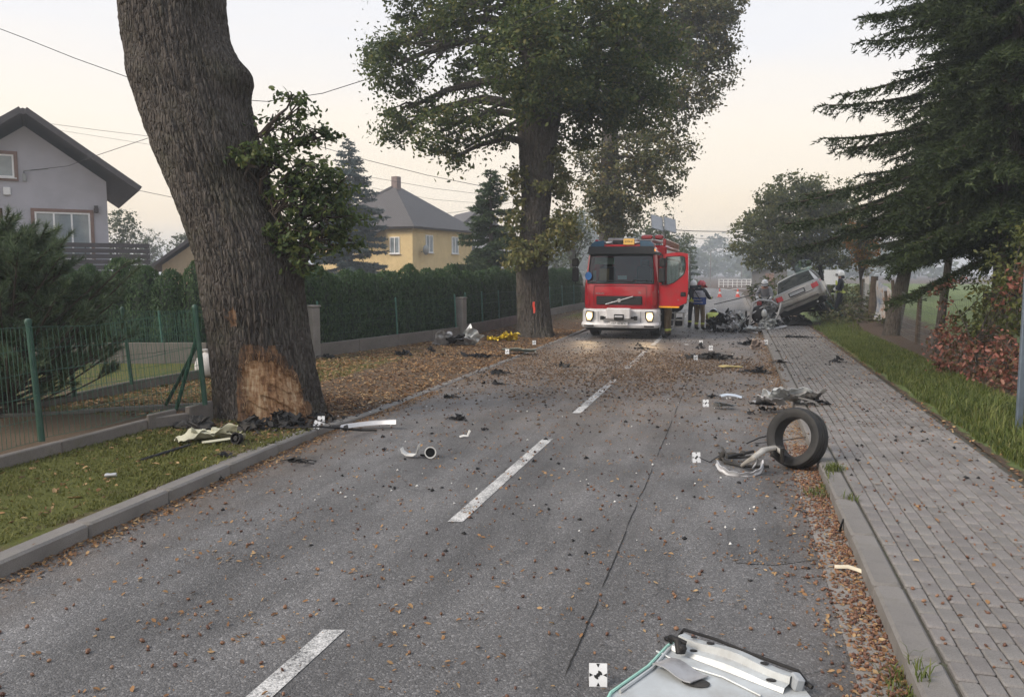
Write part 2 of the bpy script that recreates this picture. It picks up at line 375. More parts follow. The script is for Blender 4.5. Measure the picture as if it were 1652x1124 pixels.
# ---- kerbs: one stone each
def stone_mesh(name, wx, ly, hz, ch, seed):
    b = MB(); b.box((0, 0, 0), (wx, ly, hz), ch=ch); me = b.mesh(name, M_KERB, smooth=35); return me
KS = [stone_mesh('kerb_stone', .17, .988, .30, .018, k) for k in range(1)]
kl = bpy.data.objects.new('kerb_left', None); link(kl); kl['kind'] = 'structure'
krr = bpy.data.objects.new('kerb_right', None); link(krr); krr['kind'] = 'structure'
for i in range(64):
    y = -1.5+i*1.0; x0, x1 = float(xl(y-.5)), float(xl(y+.5)); z0, z1 = float(hk(y-.5)), float(hk(y+.5))
    o = bpy.data.objects.new('kerb_stone', KS[0]); link(o, kl)
    o.location = ((x0+x1)/2-.085, y, (z0+z1)/2-.15); o.rotation_euler = (math.atan2(z1-z0, 1)+random.Random(i).uniform(-.006, .006), random.Random(i+9).uniform(-.02, .02), -math.atan2(x1-x0, 1))
    x0, x1 = float(xr(y-.5)), float(xr(y+.5))
    o = bpy.data.objects.new('kerb_stone', KS[0]); link(o, krr)
    o.location = ((x0+x1)/2+.085, y+.3, .12-.15+random.Random(i+3).uniform(-.004, .004)); o.rotation_euler = (random.Random(i+5).uniform(-.006, .006), random.Random(i+6).uniform(-.02, .02), -math.atan2(x1-x0, 1)+random.Random(i+7).uniform(-.005, .005))

# ---- footpath of concrete blocks
fp = ribbon('footpath', lambda y: xr(y)+.165, lambda y: SWR+.03, list(np.arange(-2, 62, 2.0)), .098, M_SAND)
bm_ = MB(); bm_.box((0, 0, 0), (.0965, .1845, .06), ch=.009); ME_BR = bm_.mesh('paver', M_PAVER)
bv = np.array([v.co[:] for v in ME_BR.vertices]); bf = [tuple(p.vertices) for p in ME_BR.polygons]
rs = random.Random(4); near = []; rest = []
ncol = 15
for c in range(ncol):
    for r_ in range(-25, 300):
        y = r_*.2 + (.1 if c % 2 else 0.0)
        x = float(xr(max(y, 0)))+.17+.012+.052+c*.1015
        if y > 58 or x > SWR: continue
        (near if 3.72 < y < 7.9 and len(near) < 300 and not (y > 7.7) else rest).append((x, y, .098+.0255-.03+.0005+rs.uniform(-.003, .003), rs.uniform(-.012, .012), rs.uniform(-.012, .012), rs.uniform(-.012, .012)))
near.sort(key=lambda q: q[1])
for q in near:
    o = bpy.data.objects.new('paver', ME_BR); link(o, fp); o.location = q[:3]; o.rotation_euler = q[3:]
VV = []; FF = []; nv0 = 0; hx_, hy_ = .0475, .0915
top_v = np.array([(-hx_, -hy_, -.03), (hx_, -hy_, -.03), (hx_, hy_, -.03), (-hx_, hy_, -.03), (-hx_+.006, -hy_+.006, .03), (hx_-.006, -hy_+.006, .03), (hx_-.006, hy_-.006, .03), (-hx_+.006, hy_-.006, .03)]); top_f = [(4, 5, 6, 7), (0, 1, 5, 4), (1, 2, 6, 5), (2, 3, 7, 6), (3, 0, 4, 7)]
for q in rest:
    nearb = q[1] < 11; bv_, bf_ = (bv, bf) if nearb else (top_v, top_f)
    Mx = np.array(Euler(q[3:]).to_matrix()); VV.append(bv_@Mx.T+np.array(q[:3])); FF += [tuple(i+nv0 for i in f) for f in bf_]; nv0 += len(bv_)
me = bpy.data.meshes.new('paver_rows'); me.from_pydata(np.concatenate(VV).tolist(), [], FF); me.materials.append(M_PAVER)
o = bpy.data.objects.new('paver_rows', me); link(o, fp); o['kind'] = 'stuff'

# ---- verges
def grid_ground(name, xs, ys, zf, gf, mat, amp=.018):
    X, Y = np.meshgrid(xs, ys); P = np.c_[X.ravel(), Y.ravel(), np.zeros(X.size)]
    Z = zf(P[:, 0], P[:, 1]) + amp*fbm(P*np.array([1.7, 1.7, 1]), 11)+amp*.5*fbm(P*5.0, 5); nx_, ny_ = len(xs), len(ys)
    V = np.c_[P[:, 0], P[:, 1], Z]; i = np.arange(nx_*ny_).reshape(ny_, nx_)
    F = np.stack([i[:-1, :-1].ravel(), i[:-1, 1:].ravel(), i[1:, 1:].ravel(), i[1:, :-1].ravel()], 1)
    o = np_mesh(name, V, F, mat, smooth=True); o['kind'] = 'structure'
    at_ = o.data.attributes.new('grass', 'FLOAT', 'POINT'); at_.data.foreach_set('value', np.asarray(gf(P[:, 0], P[:, 1]), np.float32)); return o
def zl(x, y): return hk(y)-.012 + np.clip((-5.2-x)/3, 0, 1)*.05
def gl_(x, y):
    a = np.interp(y, [0, 7.2, 9.0, 10, 30, 36], [.85, .8, .28, .12, .18, .6])
    yard = (x < -7.3); a = np.where(yard, np.interp(y, [0, 6, 10, 14, 20], [.15, .15, .48, .62, .4]), a)
    a = np.where((x > -5.6) & (y < 9), a-.32*np.clip((x+5.6)/.5, 0, 1), a)
    return a
s_ = np.linspace(0, 1, 110)
def lverge_x(): pass
ys_ = np.r_[np.arange(-2, 40, .14), np.arange(40, 66, 1.0)]
Xg = -30+(s_**.45)*(30-5.155); o = grid_ground('verge', Xg, ys_, zl, gl_, M_VERGE)
# follow the kerb: pull the inner edge to the kerb line
co = np.empty(len(o.data.vertices)*3, np.float32); o.data.vertices.foreach_get('co', co); co = co.reshape(-1, 3)
edge = co[:, 0] > -6.0; co[edge, 0] += ((xl(co[edge, 1])-.155)-(-5.155))*np.clip((co[edge, 0]+6.0)/.84, 0, 1); o.data.vertices.foreach_set('co', co.ravel()); o.data.update()
def zr(x, y): return .115 + .05*np.clip(x-SWR-.1, 0, 1.2) + np.where((x > 3.0) & (y > 26), .28*np.clip((x-3.0)/.9, 0, 1)*np.clip((y-27)/3, 0, 1), 0)
def gr_(x, y):
    a = np.where(x < 4.15, np.interp(x, [2.68, 2.85, 3.6, 4.0, 4.2], [.25, .85, .9, .5, .15]), np.interp(x, [4.2, 5.2, 6.0], [.1, .2, .8]))
    return np.where(y > 25, np.where(x < 6.5, a-.28, a), a)
o = grid_ground('grass_verge', np.r_[np.arange(SWR+.005, 5.2, .09), np.arange(5.2, 12, .5), np.arange(12, 60, 4)], np.r_[np.arange(0, 36, .16), np.arange(36, 130, 3)], zr, gr_, M_FIELD, .02)

# ---- leaves, acorns, grass
LEAF = np.array([(0, -.5, 0), (.25, -.12, .09), (.21, .26, .12), (0, .5, .03), (-.21, .26, .12), (-.25, -.12, .09)])
LEAF_F = np.array([(0, 1, 2, 3), (0, 3, 4, 5)])
OAK = np.array([(0, -.55, 0), (.10, -.36, .02), (.20, -.25, .06), (.15, -.12, .04), (.29, .04, .09), (.2, .15, .05), (.26, .31, .08), (.1, .42, .04), (0, .52, .0),
                (-.1, .42, .04), (-.26, .31, .08), (-.2, .15, .05), (-.29, .04, .09), (-.15, -.12, .04), (-.20, -.25, .06), (-.10, -.36, .02)])
OAK_F = np.array([(0, i, i+1) for i in range(1, 15)])
def frames(nrm, rng):
    nrm = nrm/np.linalg.norm(nrm, axis=1, keepdims=True); r_ = rng.normal(size=nrm.shape); u = np.cross(nrm, r_); u /= np.linalg.norm(u, axis=1, keepdims=True); v = np.cross(nrm, u)
    return np.stack([u, v, nrm], 2)          # columns
def cards(C, nrm, size, rng, base=LEAF, faces=LEAF_F, curl=1.0):
    n_ = len(C); Fm = frames(nrm, rng); sz = np.broadcast_to(size, (n_,)); cu = rng.uniform(-.6, 1.8, n_)*curl
    L = np.repeat(base[None], n_, 0)*sz[:, None, None]; L[:, :, 2] *= cu[:, None]; L[:, :, 0] *= rng.uniform(.75, 1.2, n_)[:, None]
    V = np.einsum('nij,nkj->nki', Fm, L)+C[:, None, :]; k = base.shape[0]
    F = (faces[None]+(np.arange(n_)*k)[:, None, None]).reshape(-1, faces.shape[1]); return V.reshape(-1, 3), F
M_LITTER = leafmat('fallen_leaves', [(0, (.05, .028, .016)), (.22, (.12, .06, .03)), (.42, (.22, .115, .05)), (.6, (.32, .18, .08)), (.78, (.42, .28, .14)), (.93, (.5, .38, .22)), (1, (.2, .19, .07))], .12, .75, 1.2)
M_ACORN = leafmat('acorns', [(0, (.045, .02, .014)), (.35, (.12, .055, .035)), (.65, (.2, .10, .055)), (1, (.34, .21, .12))], .0, .5, 1.0, .4)
def zground(x, y):
    x = np.asarray(x); y = np.asarray(y); lf = x < xl(y)-.17
    return np.where(lf, zl(x, y), np.where(x > SWR, zr(x, y), np.where(x > xr(y), .121, zt(x, y))))
def scatter_leaves(name, P, smin, smax, label):
    n_ = len(P); nrm = np.c_[rng.normal(0, .33, n_), rng.normal(0, .33, n_), np.ones(n_)]; sz = smin+(smax-smin)*rng.uniform(0, 1, n_)**1.8
    C = np.c_[P, zground(P[:, 0], P[:, 1])+.006+.06*sz]; V, F = cards(C, nrm, sz, rng)
    o = np_mesh(name, V, F, M_LITTER); tag(o, label, 'leaves', kind='stuff'); return o
def U(n_, x0, x1, y0, y1, p=1.0): return np.c_[rng.uniform(x0, x1, n_), y0+(y1-y0)*rng.uniform(0, 1, n_)**p]
def patchy(P, seed, thr, sc=1.2):
    k = fbm(np.c_[P*sc, np.zeros(len(P))], seed); return P[k+rng.normal(0, .22, len(P)) > thr]
def band(n_, x0, x1): return np.c_[rng.uniform(x0, x1, n_), np.clip(rng.normal(17.4, 2.5, n_), 9, 26)]
def clusters(nc, per, x0, x1, y0, y1, sg): 
    c = U(nc, x0, x1, y0, y1, 1.2); return np.repeat(c, per, 0)+rng.normal(0, 1, (nc*per, 2))*rng.uniform(.3, 1.6, nc*per)[:, None]*sg
P = [clusters(150, 8, -4.6, .5, 2.4, 13, .07), clusters(50, 18, -4.6, .5, 4, 14, .16), patchy(U(1500, -4.8, .85, 2.2, 14, 1.2), 31, .0, .9), U(2000, -4.8, .9, 2.2, 20), patchy(band(20000, -5.0, -1.0), 33, -.25, .5), patchy(band(11000, -2.4, .95), 34, -.08, .6), U(1500, -5, 1, 24, 45)]
g = U(11000, 0, 1, 2.5, 34, 1.25); g[:, 0] = xr(g[:, 1])-np.abs(rng.normal(0, .16, len(g))); g = g[g[:, 0] > .1]; P.append(g)          # right gutter
g = U(5200, 0, 1, 2.5, 13); g[:, 0] = xl(g[:, 1])+np.abs(rng.normal(0, .13, len(g))); P.append(g)
g = U(1500, .2, .62, 2.5, 15); P.append(patchy(g, 8, .05, 1.5))
scatter_leaves('leaves_on_road', np.concatenate(P), .010, .046, 'brown fallen leaves strewn over the asphalt and heaped in the gutters')
scatter_leaves('leaves_on_footpath', np.concatenate([U(520, 1.1, 2.66, 3.5, 30), patchy(U(2600, 2.45, 2.85, 3.5, 40), 9, -.1, 1.5)]), .025, .06, 'scattered brown leaves on the grey block footpath')
Pv = np.concatenate([U(700, -7.1, -5.2, 2, 9), patchy(U(30000, -10, -5.1, 9.5, 28), 12, -.42, .8), U(3000, -9.5, -7.3, 9, 16), U(2500, -8, -5.1, 27, 44), U(700, -7.2, -5.2, 8, 10.5)])
scatter_leaves('leaves_on_verge', Pv, .035, .085, 'thick brown leaf litter on the verge beneath the oaks')
def acorns(name, P, label):
    n_ = len(P); r0 = rng.uniform(.006, .0125, n_); k = 5; prof = [(-1.3, .15), (-.5, .95), (.5, .95), (1.3, .12)]
    base = np.array([(pr*math.cos(2*math.pi*i/k), pz, pr*math.sin(2*math.pi*i/k)) for pz, pr in prof for i in range(k)])
    fs = np.array([(a*k+i, a*k+(i+1) % k, (a+1)*k+(i+1) % k, (a+1)*k+i) for a in range(3) for i in range(k)])
    V, F = cards(np.c_[P, zground(P[:, 0], P[:, 1])+r0*.9], np.c_[rng.normal(0, .3, n_), rng.normal(0, .3, n_), np.ones(n_)], r0, rng, base, fs, curl=0)
    L = V.reshape(n_, -1, 3); 
    # restore thickness (cards scales z by curl)
    Fm = np.tile(base[:, 2][None], (n_, 1))*r0[:, None]; L[:, :, 2] += Fm; 
    o = np_mesh(name, L.reshape(-1, 3), F, M_ACORN, smooth=True); tag(o, label, 'acorns', kind='stuff')
g = U(1900, 0, 1, 2.6, 10); g[:, 0] = xr(g[:, 1])-np.abs(rng.normal(0, .15, len(g)))
acorns('acorns', np.concatenate([U(700, -4.7, .85, 2.4, 12, 1.3), U(380, 1.1, 2.65, 3.5, 16, 1.2), g]), 'reddish brown acorns scattered over road and footpath')
def blades(name, P, hmin, hmax, mat, label, wid=.006, lean=.35, sharp=None):
    n_ = len(P); z = zground(P[:, 0], P[:, 1])-.005; h = rng.uniform(hmin, hmax, n_); a = rng.uniform(0, 2*math.pi, n_); l = rng.uniform(.1, lean, n_)*h*2
    d = np.c_[np.cos(a), np.sin(a), a*0]; s = np.c_[-np.sin(a), np.cos(a), a*0]*wid; B = np.c_[P, z]; up = np.c_[a*0, a*0, h]
    v0 = B-s; v1 = B+s; m_ = B+d*(l*.3)[:, None]+up*.6; v2 = m_-s*.8; v3 = m_+s*.8; v4 = B+d*l[:, None]+up*(1-rng.uniform(0, .25, n_))[:, None]
    V = np.stack([v0, v1, v2, v3, v4], 1).reshape(-1, 3); b = (np.arange(n_)*5)[:, None, None]
    F = (np.array([(0, 1, 3), (0, 3, 2), (2, 3, 4)])[None]+b).reshape(-1, 3)
    o = np_mesh(name, V, F, mat); tag(o, label, 'grass', kind='stuff'); return o
M_GR = leafmat('grass_blades', [(0, (0.048, 0.068, 0.017)), (.4, (0.095, 0.128, 0.028)), (.7, (0.162, 0.187, 0.048)), (.92, (0.257, 0.230, 0.095)), (1, (0.361, 0.272, 0.162))], .35, .6, 1.6)
M_GL = leafmat('lawn_blades', [(0, (.06, .07, .018)), (.4, (.12, .13, .03)), (.75, (.18, .18, .05)), (1, (.28, .24, .1))], .25, .7, .7)
Pg = U(62000, SWR+.02, 4.0, 5.0, 33, 1.3); kk = fbm(np.c_[Pg*1.1, Pg[:, :1]*0], 40)
Pg = Pg[(Pg[:, 0] > SWR+.12+.1*kk) & (kk > -.75) & ((Pg[:, 1] < 20) | (rng.uniform(0, 1, len(Pg)) > (Pg[:, 1]-20)/13))]; hh = .07+.09*np.clip((Pg[:, 0]-2.9)/1.0, 0, 1)
blades('grass', Pg, .05, .15, M_GR, 'long green grass along the outer edge of the footpath')
Pg2 = U(9000, 2.95, 4.2, 6.0, 12.5); Pg2 = patchy(Pg2, 41, .05, 1.6); blades('tall_grass', Pg2, .15, .33, M_GR, 'taller tufts of green grass around the metal sign post', .007, .55)
blades('lawn', np.concatenate([patchy(U(46000, -7.1, -5.0, 2.6, 9.2), 21, -.2, 1.4), patchy(U(8000, -10, -7.4, 9, 16), 22, -.1)]), .018, .05, M_GL, 'short mossy lawn between the road kerb and the wire fence', .005, .8)
Q = []
for (px, py, nn, r_) in ((1345, 757, 120, .05), (1318, 790, 70, .05), (1372, 818, 30, .03), (1467, 1112, 60, .05), (1452, 1085, 40, .04), (1330, 780, 40, .03)):
    c = G(px, py, .05 if px != 1345 else .12); Q.append(np.c_[rng.normal(c.x, r_, nn), rng.normal(c.y, r_*1.4, nn)])
blades('weeds', np.concatenate(Q), .04, .1, M_GR, 'small green weed tufts along the footpath kerb joints', .004, .7)
# ================================================================== trees
def atd(x, y, d):
    r_ = _ray(x, y)*(d/F_PX); return np.array([r_[0], r_[1], r_[2]+CAM_H])
def depth_of(p): return float((np.array(p)-np.array([0, 0, CAM_H]))@_fw)
_tw = -np.array([_fw[0], _fw[1], 0]); _tw /= np.linalg.norm(_tw)
def barkmat(name, a, b, c, moss):
    m, t = newmat(name); n = N(t); ob = n.obj()
    st = n.n('Mapping', {'Vector': ob, 'Scale': (1, 1, .16)}).outputs[0]
    f = n.noise(34, 7, st, .65); col = n.ramp(f, [(.28, a), (.5, b), (.75, c)])
    col = n.mix(n.math('MULTIPLY', n.ramp(n.noise(1.6, 6, ob, .7), [(.5, 0.0), (.7, 1.0)]), .55), col, moss)
    col = n.mix(n.math('MULTIPLY', n.ramp(n.noise(.9, 3, ob), [(.4, 0.0), (.7, 1.0)]), .4), col, tuple(np.array(c)*1.25))
    b_ = n.n('BsdfPrincipled', {'Base Color': col, 'Roughness': .92}); b_.inputs['Specular IOR Level'].default_value = .15
    wp = n.n('VectorMath', {0: n.n('Mapping', {'Vector': ob, 'Scale': (1, 1, .2)}).outputs[0], 1: n.n('VectorMath', {0: n.n('TexNoise', {'Vector': st, 'Scale': 9.0, 'Detail': 3.0}).outputs['Color'], 'Scale': .05}, operation='SCALE').outputs[0]}, operation='ADD').outputs[0]
    vor = n.n('TexVoronoi', {'Vector': wp, 'Scale': 24.0}, feature='DISTANCE_TO_EDGE').outputs['Distance']
    n.set(b_.inputs['Normal'], n.bump(n.math('ADD', n.math('MULTIPLY', f, .5), n.ramp(vor, [(0, 0.0), (.16, .8), (.4, 1.0)])), 1.0, .035)); n.out(b_); return m
M_BARK = barkmat('oak_bark', (.03, .025, .021), (.078, .067, .059), (.15, .134, .12), (.088, .09, .055))
M_BARK2 = barkmat('grey_bark', (.03, .025, .021), (.085, .073, .063), (.165, .147, .128), (.09, .095, .06))
M_TWIG = pbr('twig_bark', (.06, .045, .035), .9)
def trunk_grid(C, Rr, nth, nz, seed, ridge=.03, flare=.25, freq=26, zs=None, bumps=()):
    """C centres (k,3), Rr radii; returns V, faces, theta, z"""
    C = np.array(C, float); Rr = np.array(Rr, float); zz = C[:, 2]; z = np.linspace(zz[0], zz[-1], nz) if zs is None else zs
    cx = np.interp(z, zz, C[:, 0]); cyy = np.interp(z, zz, C[:, 1]); rr = np.interp(z, zz, Rr)
    th = np.linspace(0, 2*np.pi, nth, endpoint=False); TH, ZI = np.meshgrid(th, np.arange(nz)); Z = z[ZI]; r0 = rr[ZI]
    circ = np.c_[np.cos(TH.ravel()), np.sin(TH.ravel())]; zr_ = Z.ravel()
    wob = fbm(np.c_[circ*1.2, zr_*.5], seed, 3)*.05*r0.ravel()
    tw = fbm(np.c_[circ*2.5, zr_*.9], seed+9, 2)*.35
    an = np.c_[np.cos(TH.ravel()+tw*.3), np.sin(TH.ravel()+tw*.3)]
    wv = fbm(np.c_[an*3, zr_*2.2], seed+12, 2)*.35
    H1 = np.clip(np.abs(vnoise(np.c_[an*(freq*.36), zr_*1.9+wv], seed+1))*2.6, 0, 1)**.7; H2 = np.clip(np.abs(vnoise(np.c_[an*(freq*.8), zr_*4.2+7+wv], seed+2))*2.4, 0, 1)**.7; R3 = vnoise(np.c_[an*freq*2.0, zr_*22.0], seed+3)
    rg = ridge*(.85*(H1-.75)+.55*(H2-.75)+.13*R3)
    fl = flare*np.exp(-np.clip(zr_-zz[0], 0, None)*3.2)*(.55+.45*np.cos(TH.ravel()*5+seed+1.2*fbm(np.c_[circ, zr_*0], seed+5)))
    rad = r0.ravel()+wob+rg+fl
    for (bt, bz, ba, bs, bzs) in bumps:
        d = np.abs((TH.ravel()-bt+np.pi) % (2*np.pi)-np.pi); rad = rad+ba*np.exp(-(d/bs)**2-((zr_-bz)/bzs)**2)
    X = cx[ZI].ravel()+rad*(circ[:, 0]*_rt[0]+circ[:, 1]*_tw[0]); Y = cyy[ZI].ravel()+rad*(circ[:, 0]*_rt[1]+circ[:, 1]*_tw[1])
    i = np.arange(nz*nth).reshape(nz, nth); j = np.roll(i, -1, 1)
    F = np.stack([i[:-1].ravel(), j[:-1].ravel(), j[1:].ravel(), i[1:].ravel()], 1)
    return np.c_[X, Y, zr_], F, TH.ravel(), zr_
def trunk_from_px(rows, d, z0=None):
    C = []; Rr = []
    for y, a, b in rows:
        c = atd((a+b)/2, y, d); C.append(c); Rr.append((b-a)/2*d/F_PX)
    C = np.array(C); Rr = np.array(Rr); o = np.argsort(C[:, 2]); return C[o], Rr[o]
def blob_pts(lobes, n_, rng, fill=.45):
    """lobes [(c(3), r(3), weight)] -> points spread through each ellipsoid, denser to the rim"""
    w_ = np.array([l[2]*np.prod(l[1])**.67 for l in lobes]); w_ /= w_.sum(); k = rng.choice(len(lobes), n_, p=w_)
    d = rng.normal(size=(n_, 3)); d /= np.linalg.norm(d, axis=1, keepdims=True); r_ = rng.uniform(fill**3, 1, n_)**(1/3)
    c = np.array([l[0] for l in lobes])[k]; rr = np.array([l[1] for l in lobes])[k]
    return c+d*rr*r_[:, None], d, k
def crown(name, parent, lobes, clumps, per, size, spread, mat, seed, base=LEAF, faces=LEAF_F, up=.7):
    rg = np.random.default_rng(seed); P, D, k = blob_pts(lobes, clumps, rg)
    C = np.repeat(P, per, 0)+np.clip(rg.normal(0, 1, (clumps*per, 3)), -1.6, 1.6)*rg.uniform(.25, 1.25, (clumps*per, 1))*np.repeat(rg.uniform(.6, 1.35, clumps), per)[:, None]*np.array([spread, spread, spread*.62]); nd = np.repeat(D, per, 0)*.5+rg.normal(0, .75, (clumps*per, 3)); nd[:, 2] += up
    V, F = cards(C, nd, rg.uniform(size*.65, size*1.25, len(C)), rg, base, faces)
    return np_mesh(name, V, F, mat, parent=parent), P, k
def limbs(parent, fork, lobes, P, k, r0, seed, mat, every=5, name='limb', maxlen=9):
    rg = random.Random(seed)
    for i, (c, r_, w_) in enumerate(lobes):
        c = Vector(c); f = Vector(fork[i] if isinstance(fork, list) else fork); m = MB(); d = c-f
        mid1 = f+d*.35+Vector((rg.uniform(-.2, .2), rg.uniform(-.2, .2), .12*d.length)); mid2 = f+d*.7+Vector((rg.uniform(-.3, .3), rg.uniform(-.3, .3), .1*d.length))
        ra = min(r0, .04+.035*d.length); m.tube([f, mid1, mid2, c], [ra, ra*.75, ra*.5, ra*.28], 7)
        Q = P[k == i][::every]
        for q in Q:
            q = Vector(q); s0 = mid2.lerp(c, rg.uniform(.1, 1)) if rg.random() < .75 else mid1.lerp(mid2, rg.uniform(.2, 1))
            e = (q-s0); m.tube([s0, s0+e*.5+Vector((rg.uniform(-.15, .15), rg.uniform(-.15, .15), rg.uniform(-.05, .2))), q], [ra*.22+.008, ra*.14+.006, .006], 4, cap=False)
        m.build(name, mat, parent, fix=False)
OAKC = [(0, (0.021, 0.038, 0.014)), (.3, (0.052, 0.084, 0.025)), (.55, (0.091, 0.126, 0.035)), (.76, (0.149, 0.166, 0.045)), (.9, (0.263, 0.201, 0.052)), (1, (0.420, 0.210, 0.052))]
M_OAK = leafmat('oak_leaves', OAKC, .46, .5, .55)
M_OAK3 = leafmat('oak_leaves_browning', [(0, (0.029, 0.041, 0.014)), (.3, (0.065, 0.080, 0.026)), (.55, (0.109, 0.113, 0.038)), (.75, (0.174, 0.145, 0.049)), (.9, (0.275, 0.167, 0.058)), (1, (0.377, 0.189, 0.065))], .35, .55, .5)
M_SHOOT = leafmat('oak_shoot_leaves', [(0, (0.058, 0.072, 0.026)), (.35, (0.116, 0.131, 0.043)), (.65, (0.189, 0.189, 0.065)), (.85, (0.275, 0.225, 0.087)), (1, (0.362, 0.246, 0.102))], .35, .55, .8)
M_OAK1 = leafmat('near_oak_leaves', [(0, (0.025, 0.051, 0.020)), (.35, (0.068, 0.105, 0.037)), (.6, (0.111, 0.153, 0.051)), (.82, (0.170, 0.196, 0.060)), (.94, (0.340, 0.238, 0.068)), (1, (0.510, 0.255, 0.068))], .45, .5, 1.0)

# ------------------------------------------------------------ the struck oak
D1 = depth_of(G(435, 664, .1))
rows = [(690, 349, 521), (660, 350, 519), (600, 345, 507), (540, 338, 497), (480, 327, 490), (430, 321, 482), (380, 306, 468), (310, 281, 438), (240, 252, 422), (170, 229, 402), (120, 215, 385), (90, 208, 378), (60, 201, 368), (30, 198, 363), (0, 196, 361), (-70, 188, 358), (-160, 180, 345), (-260, 172, 330), (-400, 160, 306)]
C1, R1_ = trunk_from_px(rows, D1); C1[0][2] = -.05
t1 = T('oak_tree', 'massive leaning oak with a fresh pale impact scar at its base', 'tree', (float(C1[0][0]), float(C1[0][1]), 0.0)); off1 = np.array(t1.location)
zs1 = np.r_[np.linspace(C1[0][2], 5.8, 440), np.linspace(5.82, C1[-1][2], 50)]
zb = lambda y: 2.05+(440-y)*D1/F_PX
V, F, TH, ZZ = trunk_grid(C1, R1_*.985, 370, len(zs1), 3, ridge=.045, flare=.10, freq=40, zs=zs1, bumps=[(0.15, zb(128), .22, .55, .26), (.1, zb(425), .10, .4, .25), (2.2, zb(130), .07, .5, .25)])
def scarf(TH, ZZ, grow):
    """signed depth inside the scar outline: tall arch with a ragged rim and a torn shelf on its right"""
    nz_ = .20*fbm(np.c_[np.cos(TH)*5, np.sin(TH)*5, ZZ*4], 77)+.16*fbm(np.c_[TH*11, ZZ*1.3, ZZ*0], 79)+.11*fbm(np.c_[TH*30, ZZ*4, ZZ*0], 78)+grow*1.1*fbm(np.c_[TH*9, ZZ*1.2, ZZ*0], 80)
    u = (TH-1.27)/(.40+grow*.5); top = .90+grow*.75; a = 1-np.abs(u)**2.6-np.clip((ZZ-.55)/(top-.55), 0, None)**3
    u2 = (TH-.84)/(.24+grow*.4); b = 1-np.abs(u2)**2.4-np.clip((ZZ-.2)/(.50+grow*.4), 0, None)**2.4
    return np.maximum(a, b)*.55+nz_*.8
sw = scarf(TH, ZZ, 0.0); ss = scarf(TH, ZZ, .30)
cen = np.c_[np.interp(ZZ, C1[:, 2], C1[:, 0]), np.interp(ZZ, C1[:, 2], C1[:, 1]), ZZ]; rd = V-cen; rl = np.linalg.norm(rd[:, :2], axis=1, keepdims=True); rr0 = np.interp(ZZ, C1[:, 2], R1_)[:, None]
# bare wood is flat and splintered, cut in behind the bark
fib = fbm(np.c_[TH*26, ZZ*1.6, ZZ*0], 5)*.014+fbm(np.c_[TH*70, ZZ*5, ZZ*0], 6)*.007
dg = (TH-1.36)*.5-(ZZ-.3); tear = .022*np.sign(vnoise(np.c_[dg*9, TH*2, ZZ*0], 9))*np.clip(.6-np.abs(ZZ-.35), 0, 1)
wood_r = rr0[:, 0]*.955+.06*np.exp(-ZZ*2.5)+fib+tear
mw = np.clip(sw*7, 0, 1); mst = np.clip(ss*5, 0, 1)
newr = rl[:, 0]*(1-mst)+(rr0[:, 0]*.985+.07*np.exp(-ZZ*2.6)+.4*(rl[:, 0]-rr0[:, 0])+fib*.5)*mst; newr = newr*(1-mw)+wood_r*mw
V = cen+np.c_[rd[:, :2]/rl*newr[:, None], np.zeros(len(V))]
fs_ = (sw[F].mean(1) > .05); fst = (ss[F].mean(1) > .06) & ~fs_
small = ((((TH[F].mean(1)-1.72)/.13)**2+((ZZ[F].mean(1)-1.48)/.11)**2+1.6*fbm(np.c_[TH[F].mean(1)*20, ZZ[F].mean(1)*12, 0*ZZ[F].mean(1)], 4)) < .8) & ~fs_
fst |= small
def sub(name, msk, mat, par):
    f = F[msk]; u, inv = np.unique(f.ravel(), return_inverse=True); return np_mesh(name, (V-off1)[u], inv.reshape(-1, 4), mat, smooth=True, parent=par)
def woodmat(name, cols, scale, bs):
    m, t = newmat(name); n = N(t); ob = n.obj(); st = n.n('Mapping', {'Vector': ob, 'Scale': (1, 1, .14)}).outputs[0]
    f = n.noise(scale, 8, st, .7); dia = n.noise(16, 5, n.n('Mapping', {'Vector': ob, 'Rotation': (0, .9, .3), 'Scale': (.3, 1, 1.6)}).outputs[0], .7)
    big = n.noise(3.2, 5, ob, .6)
    vs_ = n.noise(9, 5, n.n('Mapping', {'Vector': ob, 'Scale': (1, 1, .1)}).outputs[0], .6); c = n.ramp(n.math('ADD', n.math('MULTIPLY', f, .35), n.math('ADD', n.math('MULTIPLY', dia, .2), n.math('ADD', n.math('MULTIPLY', big, .2), n.math('MULTIPLY', vs_, .25)))), cols)
    b = n.n('BsdfPrincipled', {'Base Color': c, 'Roughness': .85}); b.inputs['Specular IOR Level'].default_value = .2; n.set(b.inputs['Normal'], n.bump(n.math('ADD', f, dia), .8, bs)); n.out(b); return m
M_WOOD = woodmat('torn_wood', [(.42, (.09, .045, .025)), (.47, (.22, .115, .055)), (.51, (.33, .20, .11)), (.56, (.44, .31, .19)), (.63, (.58, .47, .33))], 24, .02)
M_STRIP = woodmat('stripped_bark', [(.42, (.04, .028, .021)), (.47, (.085, .056, .039)), (.52, (.16, .088, .048)), (.58, (.25, .165, .105))], 30, .03)
trk = sub('trunk', ~(fs_ | fst), M_BARK, t1); sub('bare_wood', fs_, M_WOOD, trk)['label'] = 'pale torn wood where the bark was ripped off'; sub('stripped_bark', fst, M_STRIP, trk)['label'] = 'orange brown stripped inner bark round the scar'
spl = MB(); rgs = random.Random(8)      # splinters standing off the torn rim
